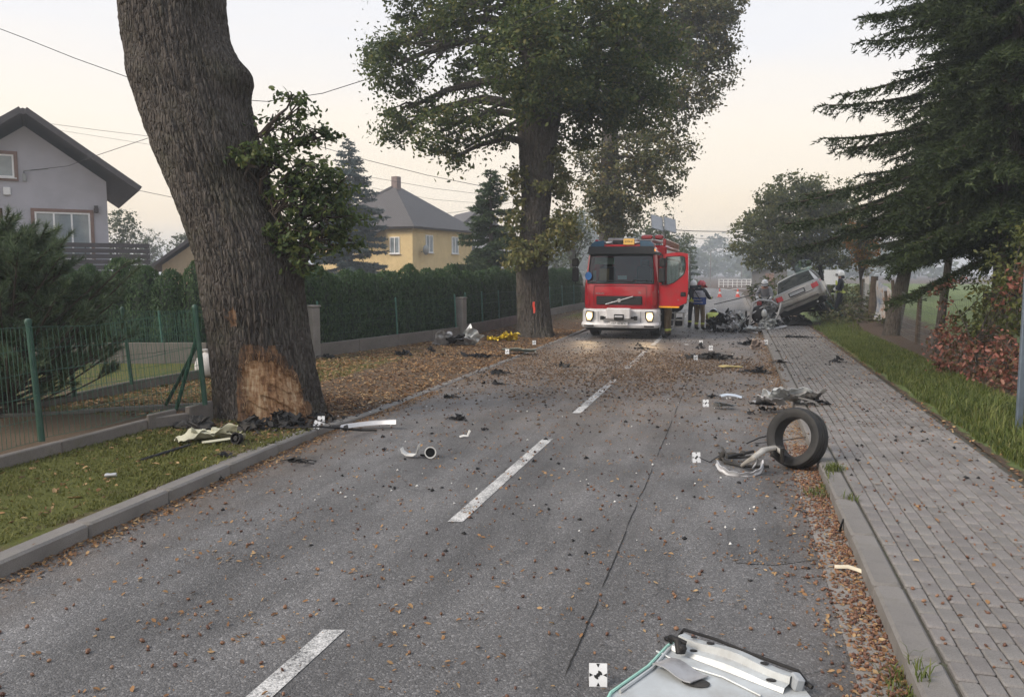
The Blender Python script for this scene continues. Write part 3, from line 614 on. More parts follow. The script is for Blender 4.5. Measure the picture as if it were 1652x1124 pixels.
for _ in range(150):
    i = rgs.randrange(len(V)); 
    while not (-.03 < sw[i] < .16 and .03 < ZZ[i] < 1.1): i = rgs.randrange(len(V))
    b0 = Vector(V[i]-off1); o_ = Vector((rd[i][0]/rl[i][0], rd[i][1]/rl[i][0], 0)); ln = rgs.uniform(.04, .17)*(1 if rgs.random() < .8 else -1); b0 -= o_*.01
    spl.tube([b0, b0+o_*rgs.uniform(.005, .03)+Vector((rgs.uniform(-.02, .02), rgs.uniform(-.02, .02), ln*.5)), b0+o_*rgs.uniform(.01, .06)+Vector((rgs.uniform(-.03, .03), rgs.uniform(-.03, .03), ln))], [rgs.uniform(.006, .016), rgs.uniform(.004, .01), .001], 4, squash=.5)
spl.build('splinters', M_WOOD, trk, fix=False)['kind'] = 'stuff'
# short snapped stub and the mass of leafy shoots on the road side
m = MB(); s0 = Vector(atd(462, 425, D1-.1))-t1.location; m.tube([s0, s0+Vector((.22, .0, .1)), Vector(atd(492, 405, D1-.25))-t1.location, Vector(atd(496, 378, D1-.3))-t1.location], [.2, .15, .1, .06], 10); m.build('stub', M_BARK, t1, smooth=50)
L1 = []
for (x, y, rx, ry, dd, wt) in [(478, 185, 26, 30, -.1, .5), (505, 225, 30, 24, 0, .45), (440, 205, 24, 26, -.1, .35), (455, 262, 36, 34, -.25, 1), (500, 285, 52, 36, -.2, .9), (548, 300, 36, 34, .1, .8), (470, 330, 42, 36, -.35, 1.1), (525, 345, 50, 38, -.1, 1.1), (575, 350, 24, 30, .2, .8), (470, 380, 32, 30, -.4, 1.0), (520, 390, 40, 26, -.2, 1), (560, 385, 28, 22, 0, .8), (492, 425, 16, 26, -.3, .8), (400, 255, 26, 16, -.62, .8), (425, 240, 24, 18, -.55, .8), (530, 215, 12, 12, 0, .5), (470, 160, 10, 14, 0, .4)]:
    c = atd(x, y, D1+dd)-off1; s = D1/F_PX; L1.append((c, np.array([rx*s, .32, ry*s]), wt))
cr1, P1, k1 = crown('crown', t1, L1, 360, 14, .085, .085, M_OAK1, 5, OAK, OAK_F, .5)
limbs(t1, [list(np.array(atd(440 if y > 300 else 420, y+60, D1-.3))-off1) for (x, y) in [(478, 185), (505, 225), (440, 205), (455, 262), (500, 285), (548, 300), (470, 330), (525, 345), (575, 350), (470, 380), (520, 390), (560, 385), (492, 425), (400, 255), (425, 240), (530, 215), (470, 160)]], L1, P1, k1, .03, 3, M_TWIG, 2, 'shoot')
# the head of the oak, high above the picture
top = Vector(C1[-1])-t1.location; LT = [(np.array(top+Vector(v)), np.array(r_), 1) for v, r_ in [((-2.4, -.5, 4.2), (1.8, 1.8, 1.3)), ((1.2, .8, 4.6), (1.9, 1.9, 1.4)), ((-.6, -2.0, 4.9), (1.7, 1.7, 1.3)), ((-.4, 1.6, 6.2), (2, 2, 1.5))]]
crt, Pt, kt = crown('upper_crown', t1, LT, 260, 16, .16, .3, M_OAK, 6); limbs(t1, top-Vector((0, 0, .3)), LT, Pt, kt, .3, 4, M_BARK2, 6)

# ------------------------------------------------------------ oaks further on
def oak(name, label, rows, d, lobes, clumps, per, size, spread, mat, seed, shoots, base_px, nth=180, nz=250, ridge=.045, shoot_n=40):
    C, Rr = trunk_from_px(rows, d); C[0][2] = -.05
    t = T(name, label, 'tree', (float(C[0][0]), float(C[0][1]), 0)); of = np.array(t.location)
    V, F, _, _ = trunk_grid(C, Rr*.98, nth, nz, seed, ridge=ridge, flare=.14, freq=34); np_mesh('trunk', V-of, F, M_BARK2, smooth=True, parent=t)
    s = d/F_PX; L = [(atd(x, y, d+dd)-of, np.array([rx*s, min(rx, ry)*s*1.05, ry*s]), wt) for (x, y, rx, ry, dd, wt) in lobes]
    c, P, k = crown('crown', t, L, clumps, per, size, spread, mat, seed); fk = [C[-1]-of if l[0][2] > C[-1][2]-1.5 else np.array([np.interp(max(l[0][2]+.6, 2), C[:, 2], C[:, 0]), np.interp(max(l[0][2]+.6, 2), C[:, 2], C[:, 1]), min(max(l[0][2]+.6, 2), C[-1][2])])-of for l in L]
    limbs(t, [list(f) for f in fk], L, P, k, .3, seed, M_BARK2, 5)
    if shoots:
        LS = [(atd(x, y, d+dd)-of, np.array([rx*s, .55, ry*s]), wt) for (x, y, rx, ry, dd, wt) in shoots]
        crown('trunk_shoots', t, LS, shoot_n, 17, .15, .18, M_SHOOT, seed+1, up=.2)
    return t
D2 = depth_of(G(862, 541, .05))
t2 = oak('oak_tree', 'tall oak with a red paint mark on its trunk beside the truck', [(545, 831, 893), (520, 835, 890), (480, 834, 886), (430, 833, 884), (380, 838, 884), (330, 842, 888), (280, 838, 893), (240, 836, 897), (210, 834, 901), (190, 832, 905), (150, 836, 902), (100, 842, 890), (40, 848, 884), (-60, 852, 880)], D2,
    [(640, 105, 48, 46, -.5, .9), (615, 80, 26, 34, 0, .8), (700, 40, 66, 46, .5, 1), (660, 175, 46, 34, 0, 1), (640, 210, 36, 26, .4, .85), (705, 215, 42, 36, -1, 1), (725, 258, 28, 18, -1, .7), (760, 110, 62, 52, 1, 1), (770, 190, 46, 28, -1.5, .9), (800, 222, 34, 20, -.6, .8), (750, 240, 26, 18, -.4, .7), (780, 20, 90, 60, -1, 1), (850, 90, 80, 70, -2.4, 1), (880, 150, 62, 45, -2.2, .9), (930, 60, 95, 75, -1, 1.1), (970, 140, 85, 60, -.5, 1.1), (950, 200, 62, 40, .3, 1), (1040, 90, 70, 70, .6, 1), (1030, 170, 60, 50, .8, .9), (905, 235, 34, 26, 1.2, .8),
     (650, -50, 80, 55, 0, .7), (760, -70, 110, 70, 1, .7), (890, -60, 120, 75, -1, .7), (1010, -40, 100, 70, 0, .7), (830, -180, 170, 90, 0, .6), (960, -150, 110, 80, 1, .5)],
    1450, 54, .14, .31, M_OAK, 21, [(838, 300, 16, 30, -.3, 1), (905, 300, 18, 30, .2, 1), (895, 255, 22, 22, .1, 1), (832, 370, 16, 34, -.3, 1), (905, 375, 26, 30, -.5, 1.3), (875, 400, 22, 20, -.8, 1.1), (842, 415, 26, 22, -.8, 1.2), (915, 345, 14, 18, 0, .8), (870, 300, 14, 14, -.8, .5)], None, ridge=.05, shoot_n=260)
m = MB(); p = Vector(atd(861, 497, D2-.66))-t2.location
m.v = []; pts = [(-.03, .19), (.035, .2), (.03, .08), (.05, 0), (.045, -.14), (-.005, -.17), (-.015, -.02), (-.04, .06)]
m.prism(pts, -.02, .02); ob_ = m.build('paint_mark', pbr('red_marker_paint', (.75, .08, .05), .6, emis=(1, .1, .05), estr=0.0), t2); ob_.location = p; ob_.rotation_euler = (0, 0, YAW); ob_['label'] = 'red spray paint mark on the trunk'
D3 = 41.5
t3 = oak('oak_tree', 'browning oak rising behind the red fire engine', [(545, 958, 1012), (500, 962, 1010), (430, 965, 1008), (380, 966, 1007), (330, 966, 1004), (280, 968, 1000), (200, 972, 996), (100, 980, 990)], D3,
    [(1000, 60, 70, 60, 2, .8), (1080, 40, 80, 70, 0, 1), (1130, 60, 46, 60, -1, .9), (1165, 45, 26, 44, -.5, .8), (1180, 90, 16, 26, 0, .6), (1150, 120, 34, 40, 0, .9), (1110, 150, 46, 46, -.5, .9), (1060, 190, 56, 50, 1, 1), (1095, 245, 26, 26, 0, .7), (1030, 250, 62, 36, -1, 1), (990, 295, 46, 36, -1.5, .9), (1075, 295, 36, 26, 0, .8), (1050, 320, 20, 16, 0, .6), (985, 345, 30, 26, -1.8, .8), (1010, 320, 36, 28, -2.2, .9), (965, 320, 24, 26, -2, .8), (1060, 270, 40, 34, -2, .9), (960, 260, 36, 40, 0, .7), (935, 285, 22, 22, 0, .5), (1140, 0, 60, 50, 0, .8), (1060, -60, 110, 60, 0, .7), (1160, -60, 50, 40, 0, .5)],
    1000, 42, .19, .36, M_OAK3, 33, [(995, 372, 30, 22, -1.2, 1), (1010, 345, 26, 26, -1.0, 1), (970, 350, 18, 24, -1.0, .8)], None, nth=80, nz=90, shoot_n=110)

# ------------------------------------------------------------ conifers
def needle_tris(B, Dn, ln, wd, rg):
    n_ = len(B); Dn = Dn/np.linalg.norm(Dn, axis=1, keepdims=True); s = np.cross(Dn, rg.normal(size=(n_, 3))); s /= np.linalg.norm(s, axis=1, keepdims=True)
    ln = np.broadcast_to(ln, (n_,))[:, None]; V = np.stack([B-s*wd, B+s*wd, B+Dn*ln], 1).reshape(-1, 3); return V, np.arange(n_*3).reshape(-1, 3)
def spruce(name, label, base, height, rmax, zlow, nb, tw, nd, mat, seed, dens=1.0, droop=.30, group=None, needle=.055, wd=.010, trunk_r=.2, lean=(0, 0), side=None, prof=.75, bark=None):
    rg = np.random.default_rng(seed); t = T(name, label, 'tree', base, 0, group); m = MB()
    m.tube([(lean[0]*q, lean[1]*q, height*q) for q in (0, .3, .6, 1)], [trunk_r, trunk_r*.75, trunk_r*.45, .02], 9); m.build('trunk', bark or M_BARK2, t, smooth=60)
    bmx = MB(); B = []; Dd = []
    for i in range(nb):
        q = (i+rg.uniform(0, 1))/nb; z = zlow+(height-zlow)*q; ln = rmax*(1-((z-zlow)/(height-zlow)))**prof*rg.uniform(.62, 1.14)+.12
        a = rg.uniform(0, 2*math.pi) if side is None else rg.normal(side[0], side[1]); ca, sa = math.cos(a), math.sin(a); rise = rg.uniform(-.05, .22)-droop*(1-q)*.5
        ns = 7; pts = []
        for k in range(ns+1):
            u = k/ns; pts.append(np.array([lean[0]*z/height+ca*ln*u, lean[1]*z/height+sa*ln*u, z+ln*(rise*u-droop*u*u+.42*droop*u**3*1.6)]))
        bmx.tube(pts, [trunk_r*.14*(1-u*.85)*(.4+ln/rmax)+.004 for u in np.linspace(0, 1, ns+1)], 4, cap=False)
        pts = np.array(pts); side_v = np.array([-sa, ca, 0]); nt_ = max(4, int(tw*ln/rmax))
        for k in range(nt_):
            u = .08+.92*(k+rg.uniform(0, 1))/nt_; p = np.array([np.interp(u*ns, np.arange(ns+1), pts[:, j]) for j in range(3)]); sg = 1 if rg.random() < .5 else -1
            tl = (.20+.55*(1-u)*min(1, ln/2.5)+.10)*rg.uniform(.6, 1.15)*min(1, .35+ln/2.2); d0 = np.array([ca, sa, 0])*.65+side_v*sg*rg.uniform(.25, 1.0)+np.array([0, 0, -.12])
            if k >= nt_-2: d0 = np.array([ca, sa, .12])
            d0 /= np.linalg.norm(d0); nn = max(4, int(nd*tl/.5)); uu = rg.uniform(0, 1, nn)
            cp = p+d0*(uu*tl)[:, None]; cp[:, 2] -= droop*1.3*tl*uu**2
            dv = d0*.75+rg.normal(0, .55, (nn, 3)); dv[:, 2] -= .15*uu; B.append(cp); Dd.append(dv)
    bmx.build('branches', M_TWIG, t, fix=False)['kind'] = 'stuff'
    B = np.concatenate(B); Dd = np.concatenate(Dd); V, F = needle_tris(B, Dd, rg.uniform(needle*.7, needle*1.4, len(B)), wd, rg); np_mesh('crown', V, F, mat, parent=t); return t
SPR = [(0, (0.015, 0.025, 0.010)), (.4, (0.035, 0.054, 0.019)), (.7, (0.062, 0.088, 0.030)), (.92, (0.106, 0.131, 0.043)), (1, (0.188, 0.188, 0.060))]
M_SPR = leafmat('spruce_needles', SPR, .3, .55, .6); M_BLUE = leafmat('blue_spruce_needles', [(0, (0.030, 0.053, 0.053)), (.5, (0.068, 0.105, 0.105)), (1, (0.135, 0.180, 0.180))], .12, .6, .4)
M_CONF = leafmat('conifer_needles', [(0, (0.024, 0.045, 0.019)), (.5, (0.048, 0.088, 0.035)), (1, (0.112, 0.144, 0.048))], .12, .6, .5)
spruce('spruce_tree', 'huge dark spruce with drooping boughs over the right verge', (6.0, 20.8, .1), 13.2, 4.6, 3.9, 250, 100, 28, M_SPR, 51, droop=.40, trunk_r=.3, prof=.62, needle=.10, wd=.018)
spruce('spruce_tree', 'dense spruce at the photo edge behind the red creeper', (5.0, 17.4, .1), 10.5, 2.0, 2.3, 180, 84, 32, M_SPR, 52, droop=.5, trunk_r=.22, prof=.5, needle=.10, wd=.017)
spruce('spruce_tree', 'small dark spruce with a bare lower trunk beside the torn banner', (4.62, 26.4, .12), 5.6, 1.35, 2.4, 80, 50, 50, M_SPR, 53, droop=.28, trunk_r=.26, prof=.4, lean=(.9, 0), needle=.08, wd=.013)
spruce('spruce_tree', 'thin young spruce with a bare stem next to the red creeper', (4.6, 20.6, .12), 6.2, 1.5, 2.7, 60, 50, 46, M_SPR, 54, droop=.35, trunk_r=.11, prof=.5, lean=(.4, -.2), needle=.07, wd=.012)
q = at(566, 440, 50); spruce('spruce_tree', 'tall blue spruce left of the yellow house', (q.x, q.y, 0), 10.9, 3.4, .6, 190, 50, 20, M_BLUE, 55, droop=.2, needle=.17, wd=.042)
q = at(792, 440, 37); spruce('spruce_tree', 'slender green spruce rising over the hedge beside the middle oak', (q.x, q.y, 0), 6.9, 1.9, .4, 170, 46, 20, M_CONF, 56, droop=.2, needle=.15, wd=.034, prof=.7)
q = at(1113, 440, 92); spruce('spruce_tree', 'misty pointed conifer at the far bend of the road', (q.x, q.y, 0), 4.6, 1.3, .2, 40, 26, 18, M_CONF, 57, needle=.2, wd=.05)
# garden pine at the left edge: upright candles of long needles
M_PINE = leafmat('pine_needles', [(0, (0.031, 0.054, 0.034)), (.45, (0.076, 0.116, 0.061)), (.8, (0.145, 0.187, 0.093)), (1, (0.238, 0.255, 0.136))], .15, .55, .9)
pt = T('pine_tree', 'bushy garden pine with long needles inside the wire fence', 'tree', (-9.35, 8.55, .1)); m = MB(); rg = np.random.default_rng(61); B = []; Dd = []
m.tube([(0, 0, 0), (.05, 0, 1.2), (0, .05, 2.8)], [.09, .06, .015], 7)
for i in range(185):
    z = rg.uniform(.1, 2.9); q = z/3.0; a = rg.uniform(0, 2*math.pi); ln = (1.5*(1-q**1.7)+.2)*rg.uniform(.65, 1.1); p = np.array([0, 0, z*.8]); d = np.array([math.cos(a), math.sin(a), rg.uniform(.05, .75)])
    e = p+d*ln; e[2] += ln*.18; md = (p+e)/2-np.array([0, 0, .08*ln]); m.tube([p, md, e], [.022, .014, .008], 5, cap=False); tips = [(e, d)]
    for k in range(7):
        u = rg.uniform(.3, 1); s = p*(1-u)**2+2*md*u*(1-u)+e*u*u; d2 = d*.6+rg.normal(0, .5, 3); d2[2] = abs(d2[2])*.9+.55; d2 /= np.linalg.norm(d2); l2 = rg.uniform(.14, .32); tips.append((s+d2*l2, d2)); m.tube([s, s+d2*l2], [.008, .005], 4, cap=False)
    for (tp, td) in tips:
        nn = 105; u = rg.uniform(0, 1, nn); td = td/np.linalg.norm(td); B.append(tp-td*(u*.2)[:, None]); Dd.append(td*.85+rg.normal(0, .45, (nn, 3)))
m.build('branches', M_TWIG, pt, fix=False)['kind'] = 'stuff'; B = np.concatenate(B); Dd = np.concatenate(Dd); V, F = needle_tris(B, Dd, rg.uniform(.08, .14, len(B)), .0046, rg); np_mesh('crown', V, F, M_PINE, parent=pt)

# ------------------------------------------------------------ round tree, bushes, creeper, distance
def bush(name, label, cat, base, lobes, clumps, per, size, spread, mat, seed, trunk=None, group=None, up=.6):
    t = T(name, label, cat, base, 0, group); L = [(np.array(c), np.array(r_), w_) for c, r_, w_ in lobes]; c, P, k = crown('crown', t, L, clumps, per, size, spread, mat, seed, up=up)
    m = MB(); rg = random.Random(seed); h = trunk or (.12, 1.0)
    m.tube([(0, 0, -.05), (.05, 0, h[1]*.5), (0, 0, h[1])], [h[0], h[0]*.8, h[0]*.6], 8)
    for q in P[::max(1, len(P)//26)]: m.tube([(0, 0, h[1]*rg.uniform(.6, 1)), tuple((np.array([0, 0, h[1]])+q)/2+np.array([0, 0, .2])), tuple(q)], [h[0]*.35, h[0]*.2, .01], 4, cap=False)
    m.build('trunk', M_BARK2, t, fix=False); return t
M_ROUND = leafmat('lime_leaves', [(0, (0.038, 0.053, 0.015)), (.4, (0.083, 0.102, 0.027)), (.7, (0.143, 0.150, 0.045)), (1, (0.255, 0.210, 0.068))], .48, .55, .35)
M_AUT = leafmat('autumn_leaves', [(0, (0.065, 0.072, 0.023)), (.4, (0.156, 0.117, 0.033)), (.7, (0.312, 0.143, 0.039)), (1, (0.442, 0.169, 0.052))], .4, .55, .8)
q = at(1288, 440, 57)
bush('round_tree', 'round crowned olive green tree standing behind the wrecked car', 'tree', (q.x, q.y, 0), [((0, 0, 5.2), (3.6, 3.6, 2.6), 1.3), ((-2.3, -.6, 4.4), (2.2, 2.4, 1.9), 1), ((2.4, -.5, 4.6), (2.2, 2.4, 2.0), 1), ((-.6, -1.4, 6.6), (2.4, 2.4, 1.8), 1), ((1.4, 0, 6.8), (2.2, 2.2, 1.7), 1), ((-1.5, -1, 3.2), (2, 2, 1.3), .8), ((2.2, -1, 3.2), (2.2, 2, 1.4), .8), ((-4.0, -.5, 3.9), (.8, .8, .5), .6)], 1100, 26, .22, .28, M_ROUND, 71, (.3, 3.0))
q = at(1290, 470, 45); bush('bush', 'leafy green bush under the round tree behind the wreck', 'bush', (q.x, q.y, 0), [((-1.2, 0, 1.0), (1.4, 1, .9), 1), ((1.0, 0, 1.1), (1.6, 1, 1.1), 1), ((2.6, 0, .9), (1.2, 1, .9), .8)], 190, 20, .16, .18, M_ROUND, 72)
q = at(1388, 440, 34); bush('bush', 'orange and green autumn bush by the torn banner fence', 'bush', (q.x, q.y, .3), [((0, 0, 2.9), (.65, .6, .8), 1), ((.35, 0, 2.2), (.5, .5, .6), .8), ((-.3, 0, 3.5), (.4, .5, .5), .6)], 70, 18, .13, .16, M_AUT, 73, (.05, 2))
M_IVY = leafmat('ivy_leaves', [(0, (0.028, 0.042, 0.017)), (.4, (0.070, 0.084, 0.028)), (.7, (0.126, 0.119, 0.049)), (.9, (0.210, 0.168, 0.070)), (1, (0.308, 0.224, 0.112))], .2, .6, 1.5)
bush('ivy_bank', 'tangled low undergrowth on the bank beside the raised car', 'undergrowth', (3.9, 30.6, .2), [((0, 0, .35), (.8, 1.8, .45), 1), ((.7, -1.5, .25), (.6, 1.3, .3), .8), ((.3, 1.6, .6), (.8, 1, .6), .9), ((1.1, .2, .7), (.5, 1.2, .6), .8), ((-.5, 2.4, .4), (.6, .8, .5), .7)], 240, 20, .09, .12, M_IVY, 74, (.02, .3))
M_RED = leafmat('red_creeper_leaves', [(0, (.06, .06, .025)), (.3, (.12, .09, .04)), (.5, (.2, .08, .055)), (.7, (.34, .13, .10)), (.88, (.42, .25, .18)), (1, (.22, .2, .07))], .35, .5, 1.4)
M_YEL = leafmat('yellowing_leaves', [(0, (.03, .042, .014)), (.4, (.07, .085, .025)), (.7, (.125, .135, .036)), (.9, (.22, .2, .055)), (1, (.26, .13, .06))], .35, .5, 1.2)
bush('red_creeper', 'red and pink autumn creeper covering the fence below the spruce', 'creeper', (4.0, 15.3, .12), [((-.1, .9, .55), (.4, .7, .6), 1), ((.1, -.1, .5), (.4, .8, .55), 1.1), ((.2, -1.2, .45), (.4, .7, .5), 1), ((0, 1.5, 1.55), (.3, .5, .3), .5), ((.3, -1.7, 1.75), (.3, .4, .35), .6), ((.35, -.6, 1.5), (.25, .5, .3), .3)], 190, 15, .085, .11, M_RED, 75, (.03, .8), up=.1)
bush('yellowing_shrub', 'yellow green straggly shrub between the red creeper and spruce', 'shrub', (4.4, 15.0, .12), [((0, .6, 1.3), (.4, .8, .6), 1), ((.1, -.6, 1.6), (.5, .9, .7), 1), ((.1, -1.3, 2.4), (.4, .8, .7), .8), ((.5, -2.4, 2.7), (.4, .7, .9), .6), ((0, .2, 2.2), (.35, .6, .5), .6), ((-.25, .9, .9), (.35, .6, .5), .7), ((.3, -1.0, 1.1), (.45, .8, .6), .8)], 330, 14, .085, .13, M_YEL, 76, (.04, 1.6), up=.2)
M_HAZET = leafmat('distant_leaves', [(0, (0.039, 0.058, 0.023)), (.5, (0.072, 0.098, 0.039)), (1, (0.130, 0.137, 0.052))], .3, .6, .2)
def far_tree(label, px, Y, h, r_, seed, kind=0):
    q = at(px, 440, Y); rg = np.random.default_rng(seed); L = [((rg.uniform(-.5, .5)*r_, rg.uniform(-.4, .4)*r_, h*(.45+.42*rg.uniform())), (r_*rg.uniform(.5, .75), r_*rg.uniform(.5, .75), h*rg.uniform(.16, .26)), 1) for _ in range(7)]
    return bush('distant_tree', label, 'tree', (q.x, q.y, 0), L, 150, 12, h*.035, h*.04, M_HAZET, seed, (.02*h, h*.45), 'misty trees behind the houses')
far_tree('hazy pine like tree just right of the grey house', 205, 56, 7.0, 1.9, 81); far_tree('paler misty tree behind the grey house corner', 240, 78, 7.2, 2.3, 82)
far_tree('misty tree between the struck oak and the beige gable', 296, 60, 6.0, 1.3, 83)
far_tree('faint tree behind the yellow house roof ridge', 672, 110, 9.5, 3.0, 84); far_tree('faint tree top beside the white house roof', 735, 120, 9.0, 2.6, 85)
far_tree('misty tree left of the fire engine behind the hedge', 925, 62, 6.8, 2.3, 86); far_tree('hazy bush like tree above the fire engine mirror', 900, 75, 5.5, 2.6, 87)
far_tree('green tree directly behind the fire engine roof rack', 1062, 66, 7.4, 2.4, 88); far_tree('hazy tree right of the solar panel', 1092, 74, 5.6, 2.0, 89)
rg = np.random.default_rng(90); L = []
for i in range(46):
    px = 880+i*14+rg.uniform(-6, 6); Y = rg.uniform(260, 420); q = at(px, 440, Y); h = rg.uniform(12, 26) if i % 3 else rg.uniform(6, 10); L.append(((q.x, q.y, h*.5), (rg.uniform(4, 8), 4, h*.5), 1))
tl = T('far_woods', 'misty wood closing the view beyond the bend', 'wood', (0, 0, 0)); tl['kind'] = 'stuff'; crown('treetops', tl, [(np.array(a), np.array(b), c) for a, b, c in L], 1700, 12, 1.8, 1.5, M_HAZET, 91)
# far hedge along the left of the road, beyond the fire engine
rg = np.random.default_rng(92); L = [((-8.6-.02*i+rg.uniform(-.2, .2)-max(0, 52+2*i-85)**2*.006, 52+2.0*i, 1.1), (.9, 1.2, 1.15+rg.uniform(-.1, .25)), 1) for i in range(36)]
fh_ = T('far_hedge', 'long misty hedge along the far left roadside', 'hedge', (0, 0, 0)); fh_['kind'] = 'stuff'; crown('foliage', fh_, [(np.array(a), np.array(b), c) for a, b, c in L], 1300, 14, .2, .22, M_HAZET, 93)

# ------------------------------------------------------------ thuja hedge: every shrub its own
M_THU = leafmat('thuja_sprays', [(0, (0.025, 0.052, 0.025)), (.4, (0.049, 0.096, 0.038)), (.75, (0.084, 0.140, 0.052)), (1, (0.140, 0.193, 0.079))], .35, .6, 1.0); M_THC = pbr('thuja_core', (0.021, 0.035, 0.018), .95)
THU = []
for s in range(4):
    rg = np.random.default_rng(100+s); n_ = 3600; z = rg.uniform(0, 1, n_)**.85; a = rg.uniform(0, 2*math.pi, n_); prof = np.interp(z, [0, .08, .35, .75, .9, 1], [.34, .41, .43, .38, .27, .06])
    prof = prof*(1+.16*fbm(np.c_[np.cos(a)*1.5, np.sin(a)*1.5, z*5], 200+s)); C = np.c_[np.cos(a)*prof, np.sin(a)*prof, z*2.08]+rg.normal(0, .02, (n_, 3))
    nr = np.c_[np.cos(a), np.sin(a), a*0+.15]+rg.normal(0, .45, (n_, 3)); n_dir = nr/np.linalg.norm(nr, axis=1, keepdims=True)
    # sprays hang upright: long axis near vertical
    upv = np.c_[rg.normal(0, .3, n_)+.35*np.cos(a), rg.normal(0, .3, n_)+.35*np.sin(a), np.ones(n_)]; u = np.cross(upv, n_dir); u /= np.linalg.norm(u, axis=1, keepdims=True); v = np.cross(n_dir, u)
    Fm = np.stack([u, v, n_dir], 2); sz = rg.uniform(.045, .09, n_); Vv = np.einsum('nij,nkj->nki', Fm, LEAF[None]*sz[:, None, None]*np.array([.8, 1, 1]))+C[:, None]
    Ff = (LEAF_F[None]+(np.arange(n_)*6)[:, None, None]).reshape(-1, 4)
    ob_ = np_mesh('foliage', Vv.reshape(-1, 3), Ff, M_THU); THU.append(ob_.data); bpy.data.objects.remove(ob_)
m = MB(); m.lathe([(.02, 0), (.30, .05), (.35, .7), (.27, 1.5), (.12, 1.85), (.01, 1.95)], 9); CORE = m.mesh('inner_core', M_THC)  # added solid dark core, stops the view through the sprays
def hedge(points, spacing, label, group, hs=1.0):
    k = 0; rg = random.Random(len(label))
    for a, b in zip(points[:-1], points[1:]):
        a = Vector(a); b = Vector(b); L_ = (b-a).length; n_ = max(1, int(L_/spacing))
        for i in range(n_):
            p = a.lerp(b, (i+.5)/n_); t = T('thuja', label, 'thuja', (p.x+rg.uniform(-.06, .06), p.y+rg.uniform(-.06, .06), float(zl(p.x, p.y))), rg.uniform(0, 6.28), group); s = rg.uniform(.93, 1.08)*hs
            t.scale = (rg.uniform(.98, 1.2), rg.uniform(.95, 1.2), s)
            o = bpy.data.objects.new('foliage', THU[k % 4]); link(o, t); o = bpy.data.objects.new('inner_core', CORE); link(o, t); k += 1
P1H, P2H = G(505, 578, .05), G(744, 544, .05)
HB = (P2H-P1H).normalized(); HN = Vector((-HB.y, HB.x, 0))
hedge([P1H+HN*.75-HB*.3, P2H+HN*.75+HB*.2], .56, 'dark clipped thuja in the hedge between the two concrete pillars', 'thujas between the pillars', 1.0)
hedge([P2H+HN*.75+HB*.5, (-8.75, 27.5, 0), (-8.8, 46, 0)], .6, 'clipped thuja in the hedge beyond the second pillar past the marked oak', 'thujas beyond the second pillar', 1.0)
LW0, LW1 = G(60, 588, .1), G(335, 583, .1)
hedge([LW0+Vector((-3.0, .55, 0))+(LW0-LW1).normalized()*0, LW1+Vector((.9, .9, 0))], .58, 'clipped thuja in the hedge below the grey house', 'thujas below the grey house', 1.05)
hedge([LW1+Vector((1.1, 1.0, 0)), P1H+HN*.8-HB*.4], .58, 'clipped thuja in the hedge behind the struck oak', 'thujas behind the struck oak', 1.02)
# ================================================================== fences and low walls
M_GREEN = pbr('green_fence_paint', (.014, .058, .04), .45, .0, .25, 5, dirt=(.07, .08, .05), damt=.4); M_GWIRE = pbr('green_wire', (.02, .075, .05), .5)
M_GLT = pbr('pale_green_post', (.06, .17, .13), .5, dirt=(.12, .14, .1), damt=.4)
M_WIRE = pbr('galvanised_wire', (.28, .29, .29), .5, .6)
def wall_piece(name, a, b, h, th, parent, z=None, mat=None, ch=.012):
    a = Vector(a); b = Vector(b); m = MB(); d = b-a; L_ = math.hypot(d.x, d.y); m.box((0, 0, h/2-.1), (L_-.006, th, h+.2), ch=ch)
    o = m.build(name, mat or M_PLINTH, parent, smooth=35); o.location = ((a.x+b.x)/2, (a.y+b.y)/2, (a.z+b.z)/2); o.rotation_euler = (0, -math.atan2(d.z, L_), math.atan2(d.y, d.x)); return o
def post(parent, p, h, r_=.03, lean=(0, 0), mat=None, name='post'):
    m = MB(); m.tube([(0, 0, 0), (lean[0]*.5, lean[1]*.5, h*.5), (lean[0], lean[1], h)], r_, 10); m.lathe([(.001, h+.03), (r_*.8, h+.022), (r_*1.18, h+.002), (r_*1.18, h-.03)], 10, M=Matrix.Translation((lean[0], lean[1], 0))); o = m.build(name, mat or M_GREEN, parent, smooth=40); o.location = p; return o
def wire_panel(parent, a, b, z0a, z0b, h, dv, dh, r_=.0032, mat=None, sag=0.0, seed=0, lean=(0, 0)):
    a = Vector(a); b = Vector(b); L_ = (b-a).length; nv = max(2, int(L_/dv)); m = MB(); rg = random.Random(seed)
    def P(u, z):
        p = a.lerp(b, u); k = z/h; return Vector((p.x+lean[0]*k, p.y+lean[1]*k, z0a+(z0b-z0a)*u+z-sag*math.sin(math.pi*u)*k+.01*math.sin(u*9+z*5+seed)))
    for i in range(nv+1): m.tube([P(i/nv, 0), P(i/nv, h*.5), P(i/nv, h)], r_, 3, cap=False)
    nh = max(2, int(h/dh))
    for j in range(nh+1): m.tube([P(k/6, h*j/nh) for k in range(7)], r_*1.1, 3, cap=False)
    return m.build('wire_mesh', mat or M_GWIRE, parent, fix=False)
